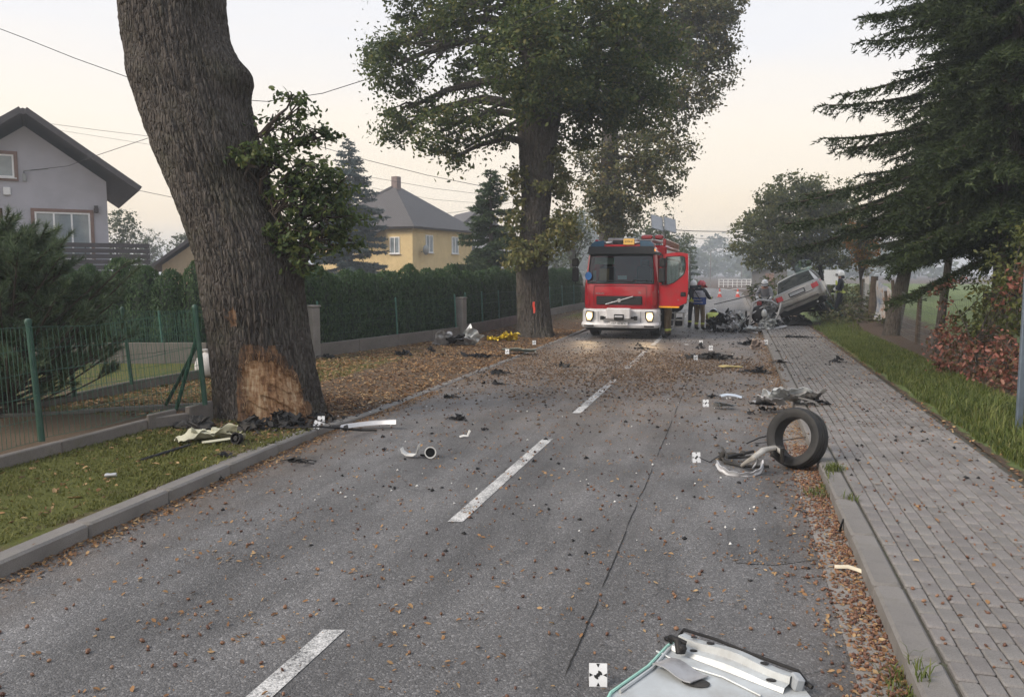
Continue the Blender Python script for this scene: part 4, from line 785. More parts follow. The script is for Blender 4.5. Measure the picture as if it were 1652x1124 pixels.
# near fence on its broken plinth
fa = T('wire_fence', 'near green wire fence on a broken concrete plinth beside the lawn', 'fence'); zA = .1
A = [G(-260, 840, zA), G(-100, 790, zA), G(97, 736, zA), G(236, 698, zA), G(303, 688, zA), G(341, 677, zA)]; hA = [.17, .17, .17, .18, .26, .3]
for i in range(5): wall_piece('plinth_block', A[i], A[i+1], hA[i], .08, fa)
wall_piece('plinth_block', A[3]+Vector((.05, -.03, 0)), A[4]+Vector((-.15, -.03, 0)), .23, .05, fa)
pa = [(A[0].lerp(A[1], .5), .17), (G(68, 712, zA+.16), None), (G(331, 652, zA+.27), None)]
post(fa, (A[0].x, A[0].y, .2), 1.2); post(fa, G(68, 712, .26), 1.28, .032, (-.16, .06)); post(fa, G(331, 653, .36), 1.26, .034, (-.1, 0))
wire_panel(fa, A[0]+Vector((0, 0, 0)), G(68, 712, .26), .27, .28, 1.2, .06, .2, seed=1, lean=(-.1, .05)); wire_panel(fa, G(68, 712, .26), G(331, 653, .36), .29, .40, 1.18, .06, .2, seed=2, lean=(-.12, .03), sag=.05)
cpt = G(331, 653, .36)
for (e0, e1) in ((Vector((-.06, 0, .82)), G(268, 652, .2)), (Vector((-.06, 0, .95)), G(284, 661, .25))):
    m = MB(); m.tube([Vector(cpt)+e0, e1], .025, 8); m.build('brace', M_GREEN, fa, smooth=40)
fb = T('garden_edging', 'low concrete edging crossing the garden from the braced corner post', 'edging')
pb = [G(320, 662, .08), G(200, 668, .08), G(97, 676, .08), G(-60, 684, .08)]
for i in range(3): wall_piece('plinth_block', pb[i], pb[i+1], .11, .06, fb)
fc = T('wire_fence', 'middle green wire fence stepping back across the garden', 'fence'); pc = [G(332, 605, .1), G(213, 626, .1), G(105, 651, .1), G(-60, 690, .1)]
for i in range(3): wall_piece('plinth_block', pc[i], pc[i+1], .13, .06, fc)
post(fc, G(213, 620, .2), 1.26, .03, (-.13, 0)); post(fc, G(120, 640, .2), 1.2, .03, (-.1, 0)); post(fc, G(325, 600, .2), .9, .03, (-.05, 0))
wire_panel(fc, G(325, 600, .2), G(213, 620, .2), .22, .22, 1.15, .06, .2, seed=3, lean=(-.1, 0)); wire_panel(fc, G(213, 620, .2), G(120, 640, .2), .22, .22, 1.15, .06, .2, seed=4, lean=(-.1, 0)); wire_panel(fc, G(120, 640, .2), G(-20, 670, .2), .22, .22, 1.15, .06, .2, seed=5, lean=(-.1, 0))
fd = T('garden_wall', 'long grey concrete wall panels with green posts below the left hedge', 'wall')
wd0 = LW0+Vector((-2.2, 0, 0)); nW = 6
for i in range(nW): wall_piece('wall_panel', wd0.lerp(LW1, i/nW), wd0.lerp(LW1, (i+1)/nW), .42, .07, fd)
for px in (120, 243, 330): 
    q = G(px, 560, .45); post(fd, (q.x, (wd0.y+(LW1.y-wd0.y)*((q.x-wd0.x)/(LW1.x-wd0.x))), .45), .75, .022, (-.06, 0), M_GLT)
wire_panel(fd, wd0, LW1, .5, .5, .72, .1, .18, seed=6)
for i in range(4): wall_piece('wall_panel', LW1.lerp(P1H, i/4), LW1.lerp(P1H, (i+1)/4), .36, .07, fd)
# fence between the pillars
fe = T('plinth_fence', 'green post fence on a grey plinth between two concrete pillars', 'fence')
for i in range(4):
    a_, b_ = P1H.lerp(P2H, i/4), P1H.lerp(P2H, (i+1)/4); 
    if i == 0: a_ = a_+HB*.16
    if i == 3: b_ = b_-HB*.16
    wall_piece('plinth_block', a_, b_, .33, .09, fe)
for f_ in (.035, .50, .955): post(fe, tuple(P1H.lerp(P2H, f_)+Vector((0, 0, .33))), .98, .024, (-.05, .02), M_GLT)
wire_panel(fe, P1H, P2H, .36, .36, .92, .1, .2, .0025, seed=7)
fg = T('plinth_fence', 'green post fence on a plinth running past the marked oak', 'fence'); PG = [P2H+HB*.16, Vector((-8.0, 27.5, .05)), Vector((-8.0, 33, .05)), Vector((-8.0, 38.5, .05)), Vector((-7.9, 44, .05))]
for i in range(4): wall_piece('plinth_block', PG[i], PG[i+1], .38, .09, fg); wire_panel(fg, PG[i], PG[i+1], .4, .4, .95, .16, .24, .003, seed=8+i)
for i in range(4):
    for f_ in (.0, .5): post(fg, tuple(PG[i].lerp(PG[i+1], f_+(.06 if i == 0 and f_ == 0 else 0))+Vector((0, 0, .38))), .98, .024, (-.03, 0), M_GLT)
M_PIL = concrete('rough_pillar', (.26, .24, .22), moss=(.16, .15, .12))
for p_, lb in ((P1H, 'rough concrete pillar nearest the struck oak'), (P2H, 'rough concrete pillar beside the crumpled silver wreckage'), (Vector((-7.9, 44.2, 0)), 'distant concrete pillar left of the fire engine')):
    t = T('concrete_pillar', lb, 'pillar', (p_.x, p_.y, 0), math.atan2(HB.y, HB.x)); m = MB(); m.box((0, 0, .60), (.27, .27, 1.3), ch=.02); m.build('shaft', M_PIL, t, smooth=35); m = MB(); m.box((0, 0, 1.275), (.31, .31, .045), ch=.012); m.build('cap', M_PIL, t, smooth=35)
# woven sack behind the oak
sk = MB(); r0 = 7; rings = []
for i, (z, r_) in enumerate([(0, .17), (.06, .24), (.2, .25), (.34, .21), (.42, .12), (.46, .05), (.52, .10)]):
    rings.append([(r_*math.cos(a*2*math.pi/16)*(1+.12*math.sin(a*3+i*1.3)), .8*r_*math.sin(a*2*math.pi/16)*(1+.1*math.cos(a*2+i)), z) for a in range(16)])
sk.loft(rings); o = sk.build('sack', pbr('woven_plastic_sack', (.55, .53, .52), .6, bump=.4, bscale=25), smooth=60, loc=G(335, 607, .08)); tag(o, 'tied off white woven sack behind the struck oak', 'sack')

# ================================================================== houses
M_WG = pbr('grey_render', (.44, .43, .47), .9, var=.06, vscale=1.2, bump=.15, bscale=90, dirt=(.33, .32, .34), dscale=.8, damt=.4); M_WY = pbr('yellow_render', (.66, .51, .27), .9, var=.08, vscale=1.0, dirt=(.5, .36, .17), damt=.4); M_WW = pbr('white_render', (.62, .62, .63), .9, var=.05); M_WB = pbr('beige_render', (.58, .44, .27), .9, var=.07)
M_FRAMEW = pbr('white_window_frame', (.8, .8, .8), .4, var=.03); M_BRN = pbr('brown_surround', (.22, .14, .115), .7); M_SOF = pbr('dark_soffit', (.075, .068, .07), .7); M_RAIL = pbr('brown_rail', (.062, .056, .06), .6)
M_PANE = pbr('window_pane', (.24, .28, .30), .06, var=.3, vscale=1.3, spec=.9); M_CHIM = pbr('chimney_brick', (.2, .15, .14), .9)
def tilemat(name, c, rows=3.2, cols=3.6):
    m, t = newmat(name); n = N(t); ob = n.obj(); wv = n.n('TexWave', {'Vector': ob, 'Scale': rows*.5, 'Distortion': 0.0}, bands_direction='Y', wave_profile='SAW').outputs['Fac']; wx = n.n('TexWave', {'Vector': ob, 'Scale': cols*.5}, bands_direction='X').outputs['Fac']
    c = np.array(c); col = n.mix(n.noise(3, 5, ob), tuple(c*.75), tuple(c*1.25)); b = n.n('BsdfPrincipled', {'Base Color': col, 'Roughness': .6}); n.set(b.inputs['Normal'], n.bump(n.math('ADD', wv, n.math('MULTIPLY', wx, .5)), .9, .06)); n.out(b); return m
M_TILE = tilemat('dark_roof_tiles', (.085, .075, .08)); M_TILE2 = tilemat('grey_roof_tiles', (.075, .068, .068))
def roof_slab(parent, quad, th, mat, name='roof', under=None):
    """sloping slab with local x along the eave and y up the slope, so tiles follow it"""
    p0, p1, p2, p3 = [Vector(p) for p in quad]; ex = (p1-p0).normalized(); nz_ = ex.cross(p3-p0).normalized(); ey = nz_.cross(ex); Mx = Matrix((ex, ey, nz_)).transposed().to_4x4(); Mx.translation = p0; inv = Mx.inverted()
    L_ = [inv@p for p in (p0, p1, p2, p3)]; m = MB(); m.add([(p.x, p.y, 0) for p in L_]+[(p.x, p.y, -th) for p in L_], [(0, 1, 2, 3)]); m.mi = 1; m.f += [(7, 6, 5, 4), (0, 4, 5, 1), (1, 5, 6, 2), (2, 6, 7, 3), (3, 7, 4, 0)]; m.m += [1]*5
    o = m.build(name, [mat, under or M_SOF], parent, fix=False); o.matrix_local = Mx; return o
def window(parent, c, w_, h_, yaw, panes=2, frame=M_FRAMEW, surround=None, pane=None):
    """outer face looks to local -y"""
    e = bpy.data.objects.new('window', None); link(e, parent); e.location = c; e.rotation_euler = (0, 0, yaw)
    if surround is not None:
        m = MB(); s = .14
        for bx in (((0, 0, h_/2+s/2), (w_+2*s, .1, s)), ((-w_/2-s/2, 0, 0), (s, .1, h_-.004)), ((w_/2+s/2, 0, 0), (s, .1, h_-.004)), ((0, 0, -h_/2-s/2), (w_+2*s, .12, s))): m.box(*bx)
        m.build('surround', surround, e)
    m = MB(); f = .07
    m.box((0, .0, h_/2-f/2), (w_, .07, f)); m.box((0, 0, -h_/2+f/2), (w_, .07, f))
    for k in range(panes+1): m.box((-w_/2+f/2+(w_-f)*k/panes, .001, 0), (f, .068, h_-2*f-.002))
    m.build('frame', frame, e)
    for k in range(panes):
        m = MB(); pw = (w_-f)/panes-f; m.box((-w_/2+f+(w_-f)*k/panes+pw/2, .02, 0), (pw, .012, h_-2*f)); m.build('pane', pane or M_PANE, e)
    m = MB(); m.box((0, -.05, -h_/2-.03), (w_+.16, .16, .04)); m.build('sill', frame, e); return e
# grey house with the balcony
hp = atd(178, 440, 36.0); h1 = T('grey_house', 'grey rendered house with dark gable roof and wooden balcony', 'house', (hp[0], hp[1], 0), YAW+R(30))
m = MB(); m.prism([(-6, -.05), (0, -.05), (0, 6.05), (-3, 8.2), (-6, 6.05)], 0, 9); m.build('wall', M_WG, h1)
AX, AZ, EX, EZ = -3.0, 8.6, 1.2, 5.6; roof_slab(h1, [(EX, 10, EZ), (EX, -1.15, EZ), (AX, -1.15, AZ), (AX, 10, AZ)], .24, M_TILE)
roof_slab(h1, [(2*AX-EX, -1.15, EZ), (2*AX-EX, 10, EZ), (AX, 10, AZ), (AX, -1.15, AZ)], .24, M_TILE)
m = MB(); m.tube([(AX, -1.17, AZ+.02), (AX, 10, AZ+.02)], .13, 8); m.build('ridge_cap', M_TILE, h1, smooth=50)
m = MB(); m.prism([(1.2, -.05), (8.5, -.05), (8.5, 5.2), (1.2, 5.2)], -15, -6.003, 'x'); m.build('wing_wall', M_WG, h1); roof_slab(h1, [(-16, .3, 5.2), (-4.2, .3, 5.2), (-4.2, 5.0, 8.55), (-16, 5.0, 8.55)], .22, M_TILE, 'wing_roof'); roof_slab(h1, [(-4.2, 9.6, 5.2), (-16, 9.6, 5.2), (-16, 5.0, 8.55), (-4.2, 5.0, 8.55)], .22, M_TILE, 'wing_roof')
m = MB(); m.box((-4.6, 3.2, 9.0), (.5, .5, 1.4)); m.box((-4.6, 3.2, 9.74), (.6, .6, .08)); m.build('chimney', M_CHIM, h1)
window(h1, (-1.75, -.02, 3.65), 2.1, 2.0, 0, 3, surround=M_BRN); window(h1, (-3.95, -.02, 6.5), 1.0, .95, 0, 1, surround=M_BRN)
m = MB(); m.box((-1.6, -.72, 2.05), (6.2, 1.42, .16)); m.build('balcony_floor', M_SOF, h1)
for k in range(5):
    m = MB(); m.box((-1.6, -1.46, 2.28+k*.235), (6.2, .035, .185)); m.build('rail_board', M_RAIL, h1); m = MB(); m.box((1.48, -.72, 2.28+k*.235), (.035, 1.4, .185)); m.build('rail_board', M_RAIL, h1)
for k in range(6): m = MB(); m.box((-4.6+k*1.2, -1.42, 2.7), (.05, .04, 1.15)); m.build('rail_post', M_RAIL, h1)
m = MB(); m.box((-.45, -.1, 4.95), (.16, .2, .06)); m.lathe([(.02, 0), (.09, .03), (.1, .2), (.05, .26)], 10, M=Matrix.Translation((-.45, -.17, 4.65))); m.build('wall_lamp', M_SOF, h1, smooth=40)
m = MB(); m.box((-3.75, -.05, 5.45), (.28, .12, .34), ch=.03); m.build('alarm_box', M_FRAMEW, h1, smooth=40); m = MB(); m.tube([(-3.1, 0, 6.25), (-3.1, -.3, 6.3), (-2.2, -.5, 6.42)], .025, 6); m.box((-3.1, -.05, 6.05), (.14, .1, .3)); m.build('cable_bracket', M_WIRE, h1, smooth=40)
m = MB(); m.box((-1.2, -.012, 1.0), (1.2, .04, 2.0)); m.build('door', M_BRN, h1)
# yellow house
hp = atd(666, 440, 60.0); h2 = T('yellow_house', 'yellow rendered house with grey hipped roof beyond the hedge', 'house', (hp[0], hp[1], 0), YAW+R(62))
m = MB(); m.box((4.3, 4.6, 2.72), (8.6, 9.2, 5.54)); m.build('wall', M_WY, h2)
e = .55; z0, z1 = 5.45, 8.9; c0, c1, c2, c3 = (-e, -e, z0), (8.6+e, -e, z0), (8.6+e, 9.2+e, z0), (-e, 9.2+e, z0); r0_, r1_ = (3.9, 4.4, z1), (4.7, 4.8, z1)
for qd in ([c0, c1, r1_, r0_], [c1, c2, r1_, r1_], [c2, c3, r0_, r1_], [c3, c0, r0_, r0_]):
    if qd[2] == qd[3]: qd = [qd[0], qd[1], tuple(Vector(qd[2])+(Vector(qd[1])-Vector(qd[0])).normalized()*.05), qd[3]]
    roof_slab(h2, qd, .18, M_TILE2)
m = MB(); m.box((4.1, 4.4, 9.1), (.55, .55, 1.3)); m.build('chimney', M_CHIM, h2)
for x_ in (2.2, 5.9): window(h2, (x_, -.02, 4.25), 1.0, 1.35, 0, 2)
window(h2, (-.02, 1.6, 4.1), .9, 1.25, -math.pi/2, 2); window(h2, (-.02, 6.0, 4.1), .9, 1.25, -math.pi/2, 2)
for x_ in (2.2, 5.9): window(h2, (x_, -.02, 1.5), 1.0, 1.35, 0, 2)
m = MB(); m.ell((1.1, -.45, 3.75), (.38, .12, .38), 14, 8); m.tube([(1.1, -.4, 3.75), (1.1, 0, 3.6)], .03, 6); m.build('satellite_dish', M_WIRE, h2, smooth=60)
roof_slab(h2, [(-1.3, 9, 4.95), (-1.3, 2.6, 4.95), (0, 2.6, 5.35), (0, 9, 5.35)], .1, M_TILE2, 'porch_roof')
m = MB(); m.tube([(8.62, -.08, 0), (8.62, -.08, 5.3)], .05, 8); m.build('drain_pipe', M_SOF, h2)
# white house and beige gable in the mist
hp = atd(722, 440, 86.0); h3 = T('white_house', 'pale white house with grey roof in the mist', 'house', (hp[0], hp[1], 0), YAW+R(20)); m = MB(); m.prism([(0, 0), (7, 0), (7, 5.6), (3.5, 8.4), (0, 5.6)], 0, 8); m.build('wall', M_WW, h3)
roof_slab(h3, [(7.6, 8.6, 5.3), (7.6, -.6, 5.3), (3.5, -.6, 8.65), (3.5, 8.6, 8.65)], .2, M_TILE2); roof_slab(h3, [(-.6, -.6, 5.3), (-.6, 8.6, 5.3), (3.5, 8.6, 8.65), (3.5, -.6, 8.65)], .2, M_TILE2); window(h3, (1.8, -.02, 4.0), 1.6, 1.7, 0, 2); window(h3, (4.8, -.02, 4.0), 1.4, 1.7, 0, 2)
hp = atd(262, 440, 47.0); h4 = T('beige_house', 'low beige gabled house half hidden by the struck oak', 'house', (hp[0], hp[1], 0), YAW+R(8)); m = MB(); m.prism([(0, 0), (7.2, 0), (7.2, 2.5), (3.6, 5.0), (0, 2.5)], 0, 9); m.build('wall', M_WB, h4)
roof_slab(h4, [(-.75, -.5, 2.1), (-.75, 9.5, 2.1), (3.6, 9.5, 5.2), (3.6, -.5, 5.2)], .18, M_TILE2); roof_slab(h4, [(7.95, 9.5, 2.1), (7.95, -.5, 2.1), (3.6, -.5, 5.2), (3.6, 9.5, 5.2)], .18, M_TILE2); window(h4, (3.6, -.02, 2.2), 1.2, 1.2, 0, 2)
q = at(1217, 440, 92); h5 = T('shed', 'small grey shed with a sloping roof at the far right roadside', 'shed', (q.x, q.y, 0), .0); m = MB(); m.prism([(-.2, 0), (3.4, 0), (3.4, 2.9), (-.2, 2.2)], 0, 3.5); m.build('wall', pbr('grey_boards', (.13, .125, .12), .9), h5); roof_slab(h5, [(-.7, -.4, 2.25), (-.7, 3.9, 2.25), (3.8, 3.9, 3.15), (3.8, -.4, 3.15)], .12, M_TILE2)
m = MB(); m.box((1.6, -.03, 1.0), (.9, .05, 2.0)); m.build('door', M_BRN, h5)

# ================================================================== poles, wires, road furniture
M_POLE = pbr('weathered_pole', (.2, .19, .18), .8); M_CABLE = pbr('black_cable', (.03, .03, .032), .6)
def cable(label, pts, r_=.012, d=None, name='overhead_cable'):
    m = MB(); P = [Vector(atd(x, y, dd)) for x, y, dd in pts]; Q = []
    for i in range(len(P)-1):
        for k in range(6): Q.append(P[i].lerp(P[i+1], k/6))
    Q.append(P[-1]); m.tube(Q, r_, 5); o = m.build(name, M_CABLE, smooth=60); tag(o, label, 'cable', 'overhead cables')
cable('thick overhead cable sagging behind the struck oak and over the crowns', [(-60, 24, 30), (40, 62, 30), (120, 94, 30), (212, 127, 30), (330, 157, 29.5), (430, 164, 29), (520, 151, 28), (640, 113, 26), (760, 68, 24), (860, 24, 22), (950, -20, 20)], .014)
cable('service cable from the grey house wall towards the oak', [(40, 276, 34), (110, 268, 33), (150, 253, 32), (245, 221, 30), (330, 185, 29)], .012)
cable('upper faint wire above the grey house roof', [(60, 197, 70), (150, 209, 70), (240, 220, 70), (330, 232, 70)], .018); cable('lower faint wire above the grey house roof', [(80, 208, 75), (240, 233, 75), (330, 245, 75)], .014)
cable('wire leaving the grey house eave towards the beige gable', [(222, 307, 45), (290, 321, 50), (340, 330, 55)], .016)
cable('upper wire crossing the sky above the yellow house', [(500, 232, 60), (590, 258, 60), (690, 283, 60), (790, 303, 60), (840, 311, 60)], .022); cable('middle wire crossing the sky above the yellow house', [(540, 276, 62), (610, 288, 62), (700, 304, 62), (790, 315, 62), (840, 320, 62)], .015); cable('lower faint wire beside the slender spruce', [(690, 347, 75), (740, 342, 75), (800, 332, 75), (850, 322, 75)], .018); cable('faint lowest wire over the yellow house chimney', [(600, 303, 66), (700, 322, 66), (800, 330, 66)], .012)
cable('wire over the far road from the solar panel to the round tree', [(1070, 370, 70), (1120, 373, 72), (1200, 374, 75), (1300, 370, 80)], .035); cable('fainter second wire over the far road', [(1080, 380, 80), (1130, 385, 82), (1200, 384, 84), (1300, 381, 90)], .022)
q = at(1398, 440, 62); up_ = T('utility_pole', 'grey utility pole with a crossarm behind the round tree', 'pole', (q.x, q.y, 0), YAW); m = MB(); m.tube([(0, 0, 0), (0, 0, 9.0)], [.14, .09], 8); m.build('pole', M_POLE, up_, smooth=50); m = MB(); m.box((-.1, -.1, 8.85), (1.7, .1, .1)); 
for k in (-.8, -.1, .6): m.lathe([(.03, 0), (.06, .04), (.05, .14), (.02, .18)], 8, M=Matrix.Translation((k, -.1, 8.9)))
m.build('crossarm', M_POLE, up_, smooth=50)
def lamp(px, Y, h, lb):
    q = at(px, 440, Y); t = T('street_lamp', lb, 'street lamp', (q.x, q.y, 0), YAW, 'misty street lamps'); m = MB(); m.tube([(0, 0, 0), (0, 0, h*.97), (.15, 0, h), (1.1, 0, h+.12)], [.1, .06, .05, .04], 7); m.build('pole', M_POLE, t, smooth=50); m = MB(); m.box((1.3, 0, h+.1), (.6, .22, .12), ch=.03); m.build('lamp_head', M_FRAMEW, t, smooth=40)
lamp(1146, 130, 5.6, 'thin street lamp standing alone over the far bend'); lamp(1196, 170, 9.5, 'fainter tall lamp mast near the round tree')
q = at(1069, 440, 39); sp = T('solar_panel_mast', 'two tilted solar panels on a mast behind the fire engine', 'solar panel', (q.x, q.y, 0), YAW); m = MB(); m.tube([(0, 0, 0), (0, 0, 4.2)], .06, 8); m.build('mast', M_WIRE, sp, smooth=50)
M_SOL = pbr('solar_glass', (.24, .26, .29), .3, spec=.5, var=.1)
for k in (-.31, .31):
    m = MB(); m.box((k, .1*k, 4.35-.15*k), (.56, .04, .85), rot=(R(-38), R(14), R(12))); o = m.build('panel', M_SOL, sp)
    for sx_ in (-.285, .285): m = MB(); m.box((k+sx_*.97, .1*k+.06*sx_/.285-.005, 4.35-.15*k-.07*sx_/.285), (.03, .05, .86), rot=(R(-38), R(14), R(12))); m.build('panel_frame', M_WIRE, o)
# white guard rail across the bend
gr0 = at(1160, 451, 118); t = T('guard_rail', 'white tubular guard rail across the far end of the road', 'railing', (gr0.x, gr0.y, 0)); 
for k in range(9): m = MB(); m.tube([(k*.62, k*.05, 0), (k*.62, k*.05, 1.15)], .045, 6); m.build('rail_post', M_FRAMEW, t)
for z in (1.12, .75, .4): m = MB(); m.tube([(-.1, 0, z), (5.1, .42, z)], .04, 6); m.build('rail', M_FRAMEW, t)
M_CONE = pbr('cone_orange', (.75, .10, .06), .6)
for px, lb in ((1161, 'orange traffic cone nearer the centre of the far road'), (1190, 'orange traffic cone beside the far footpath kerb')):
    p = G(px, 479); t = T('traffic_cone', lb, 'cone', p, 0, 'traffic cones closing the road'); m = MB(); m.box((0, 0, .02), (.42, .42, .04), ch=.01); m.build('base', M_CONE, t); m = MB(); m.lathe([(.17, .04), (.12, .26), (.118, .27)], 14); m.lathe([(.085, .45), (.03, .72), (.001, .72)], 14); m.build('cone_body', M_CONE, t, smooth=40); m = MB(); m.lathe([(.118, .27), (.085, .45)], 14); m.build('reflective_band', M_FRAMEW, t, smooth=40)
m = MB(); m.tube([tuple(G(1161, 479)+Vector((0, 0, .7))), tuple(G(1176, 479)+Vector((0, 0, .6))), tuple(G(1190, 479)+Vector((0, 0, .7))), (3.0, 74, .62), (4.6, 74.5, .95)], .03, 5); o = m.build('barrier_tape', M_FRAMEW); tag(o, 'pale barrier tape strung between the two cones', 'tape')

# ---- right hand side: old fence, banner, sign
M_OLDW = pbr('old_wood', (.085, .065, .05), .95, var=.4, vscale=6, bump=.5, bscale=30)
fr = T('old_garden_fence', 'old wire fence with wooden posts along the right garden', 'fence')
for (x_, y_, h_, r_, l_) in ((4.55, 29.6, 1.75, .13, (.05, 0)), (4.75, 27.6, 1.3, .05, (-.12, .05)), (4.9, 27.2, 1.65, .055, (-.16, 0)), (4.7, 23.2, 1.5, .06, (.03, 0)), (4.75, 17.6, 1.5, .06, (0, 0)), (5.3, 34, 1.6, .07, (0, 0)), (5.6, 39, 1.6, .07, (0, 0)), (4.75, 12.8, 1.4, .06, (0, 0))):
    m = MB(); m.tube([(0, 0, -.05), (l_[0]*.5, l_[1]*.5, h_*.5), (l_[0], l_[1], h_)], [r_*1.1, r_, r_*.9], 7); m.build('post', M_OLDW, fr, smooth=40).location = (x_, y_, .18)
wire_panel(fr, (4.75, 17.6, 0), (4.7, 23.2, 0), .2, .2, 1.35, .14, .14, .003, M_WIRE, .1, 31); wire_panel(fr, (4.7, 23.2, 0), (4.9, 27.2, 0), .2, .2, 1.35, .14, .14, .003, M_WIRE, .1, 32); wire_panel(fr, (4.9, 29, 0), (5.6, 39, 0), .2, .25, 1.4, .16, .16, .004, M_WIRE, .1, 33)
for i in range(7):
    m = MB(); m.box((0, 0, .75), (.035, .12, 1.5+.1*(i % 3))); m.build('board', pbr('pale_board', (.4, .38, .37), .9) if i == 0 else bpy.data.materials['pale_board'], fr).location = (5.9+.12*i, 41+.55*i, .3)
def bannermat():
    m, t = newmat('faded_banner_print'); n = N(t); ob = n.obj(); c = n.ramp(n.noise(2.2, 6, ob, .7), [(.3, (.08, .12, .2)), (.45, (.28, .30, .34)), (.53, (.42, .40, .38)), (.6, (.28, .16, .10)), (.7, (.38, .38, .37))], 'EASE'); b = n.n('BsdfPrincipled', {'Base Color': c, 'Roughness': .55}); n.out(b); return m
def sheet(name, w_, h_, nx_, ny_, fn, mat, parent=None, th=.004, smooth=60):
    V = []; 
    for s in (1, -1):
        for j in range(ny_+1):
            for i in range(nx_+1):
                p = fn(i/nx_, j/ny_); V.append((p[0], p[1]+s*th/2, p[2]) if len(p) == 3 else p)
    n1 = (nx_+1)*(ny_+1); F = []
    for j in range(ny_):
        for i in range(nx_):
            a = j*(nx_+1)+i; q_ = (a, a+1, a+nx_+2, a+nx_+1); F.append(q_); F.append(tuple(n1+k for k in reversed(q_)))
    for i in range(nx_): a = i; F.append((a+1, a, n1+a, n1+a+1)); a = ny_*(nx_+1)+i; F.append((a, a+1, n1+a+1, n1+a))
    for j in range(ny_): a = j*(nx_+1); F.append((a, a+nx_+1, n1+a+nx_+1, n1+a)); a = j*(nx_+1)+nx_; F.append((a+nx_+1, a, n1+a, n1+a+nx_+1))
    b = MB(); b.add(V, F); return b.build(name, mat, parent, smooth=smooth, fix=False)
def ban(u, v): return (u*.25+.06*math.sin(v*5)-.12*(1-v), .06*math.sin(u*5+v*3)+u*-1.3, v*1.3*(1-.22*u*(v > .5))+(.18*u*u if v < .3 else 0)+.02*math.sin(u*11))
o = sheet('banner', 1, 1, 14, 14, ban, bannermat()); o.location = (4.62, 28.9, .5); tag(o, 'torn faded printed banner hanging on the old garden fence', 'banner')
q = at(1341, 440, 39.0); wb = T('white_board', 'plain white board on legs behind the standing firefighter', 'board', (q.x, q.y, .3), YAW); m = MB(); m.box((0, 0, 1.55), (.62, .03, .66)); m.build('panel', M_FRAMEW, wb); 
for k in (-.22, .22): m = MB(); m.box((k, .03, .6), (.04, .03, 1.24)); m.build('leg', M_WIRE, wb)
p = G(1643, 697, .15); sg = T('metal_sign', 'blue grey metal sign post in the grass at the photo edge', 'sign', p, YAW*.6); M_SGP = pbr('blue_grey_steel', (.16, .20, .25), .45, .5)
m = MB(); m.box((0, 0, 1.05), (.07, .05, 2.3), ch=.006); m.build('post', M_SGP, sg, smooth=30); m = MB(); m.box((.42, -.035, 1.72), (.78, .015, 1.0)); pn = m.build('sign_panel', M_FRAMEW, sg)
m = MB(); m.box((.035, -.044, 1.72), (.03, .03, 1.03)); m.box((.815, -.044, 1.72), (.03, .03, 1.03)); m.box((.425, -.044, 2.23), (.75, .03, .03)); m.box((.425, -.044, 1.21), (.75, .03, .03)); m.build('sign_frame', M_SGP, pn)
m = MB(); m.box((.8, 0, 1.05), (.07, .05, 2.3), ch=.006); m.build('post', M_SGP, sg, smooth=30)
# ================================================================== fire engine
M_RED = None
M_FRED = pbr('fire_red_paint', (.40, .012, .022), .2, 0, .1, 2, dirt=(.20, .07, .06), dscale=1.8, damt=.45, coat=.6); M_FWHITE = pbr('white_bumper_paint', (.70, .69, .70), .35, var=.05, dirt=(.32, .29, .26), dscale=3, damt=.45, coat=.2)
M_BLK = pbr('black_plastic', (.014, .014, .015), .6, spec=.3, dirt=(.05, .045, .04), damt=.4); M_RUB = pbr('tyre_rubber', (.011, .011, .0115), .62, bump=.25, bscale=70, dirt=(.05, .045, .04), dscale=5, damt=.45); M_CHR = pbr('bright_metal', (.66, .66, .66), .25, .7, .08); M_ALU = pbr('dull_aluminium', (.50, .50, .51), .4, .45, .15, dirt=(.2, .19, .18), damt=.4)
M_GLS = glassmat('clear_glass', (.36, .42, .42), .5); M_DGLS = glassmat('door_glass', (.72, .80, .78), .4); M_BLUEG = pbr('blue_beacon', (.02, .075, .14), .15, spec=.7, coat=.5); M_AMB = pbr('amber_lens', (.8, .25, .02), .3, emis=(1, .35, .05), estr=.5); M_HEAD = pbr('lit_headlamp', (.9, .85, .7), .2, emis=(1, .76, .42), estr=4.5); M_YELS = pbr('yellow_sign', (.75, .45, .12), .5, emis=(1, .6, .15), estr=.05); M_INT = pbr('cab_interior', (.035, .036, .04), .8); M_SEAT = pbr('seat_fabric', (.06, .065, .075), .9); M_ORST = pbr('yellow_marking', (.85, .42, .02), .4)
tk = T('fire_engine', 'red and white fire engine with lit headlamps and open driver door', 'fire engine', (-3.38, 24.95, 0), R(-1.0))
def cab_ring(z, yf, hw): 
    h = [(hw, 1.8), (hw, 1.32), (hw, yf+.26), (hw-.035, yf+.13), (hw-.12, yf+.045), (hw-.32, yf+.005), (.0, yf-.012)]
    return [(x, y, z) for x, y in h]+[(-x, y, z) for x, y in h[-2::-1]]
CZ = [(.94, .07, 1.13), (1.0, .05, 1.15), (1.36, .03, 1.155), (1.66, .05, 1.15), (1.73, .065, 1.145), (2.60, .24, 1.08), (2.70, .27, 1.06), (2.84, .42, .98), (2.90, .68, .85)]
rings = [cab_ring(*c) for c in CZ]; n_ = len(rings[0]); vs_ = [p for r_ in rings for p in r_]
def facs(cond):
    return [(i*n_+k, i*n_+k+1, (i+1)*n_+k+1, (i+1)*n_+k) for i in range(len(rings)-1) for k in range(n_-1) if cond(i, k)]
isglass = lambda i, k: i == 4 and 4 <= k <= 7
isdoor = lambda i, k: k == 1 and 1 <= i <= 4
isside = lambda i, k: k == 10 and i == 4
m = MB(); m.add(vs_, facs(lambda i, k: not isglass(i, k) and not isdoor(i, k) and not isside(i, k) and not (i == 5)))
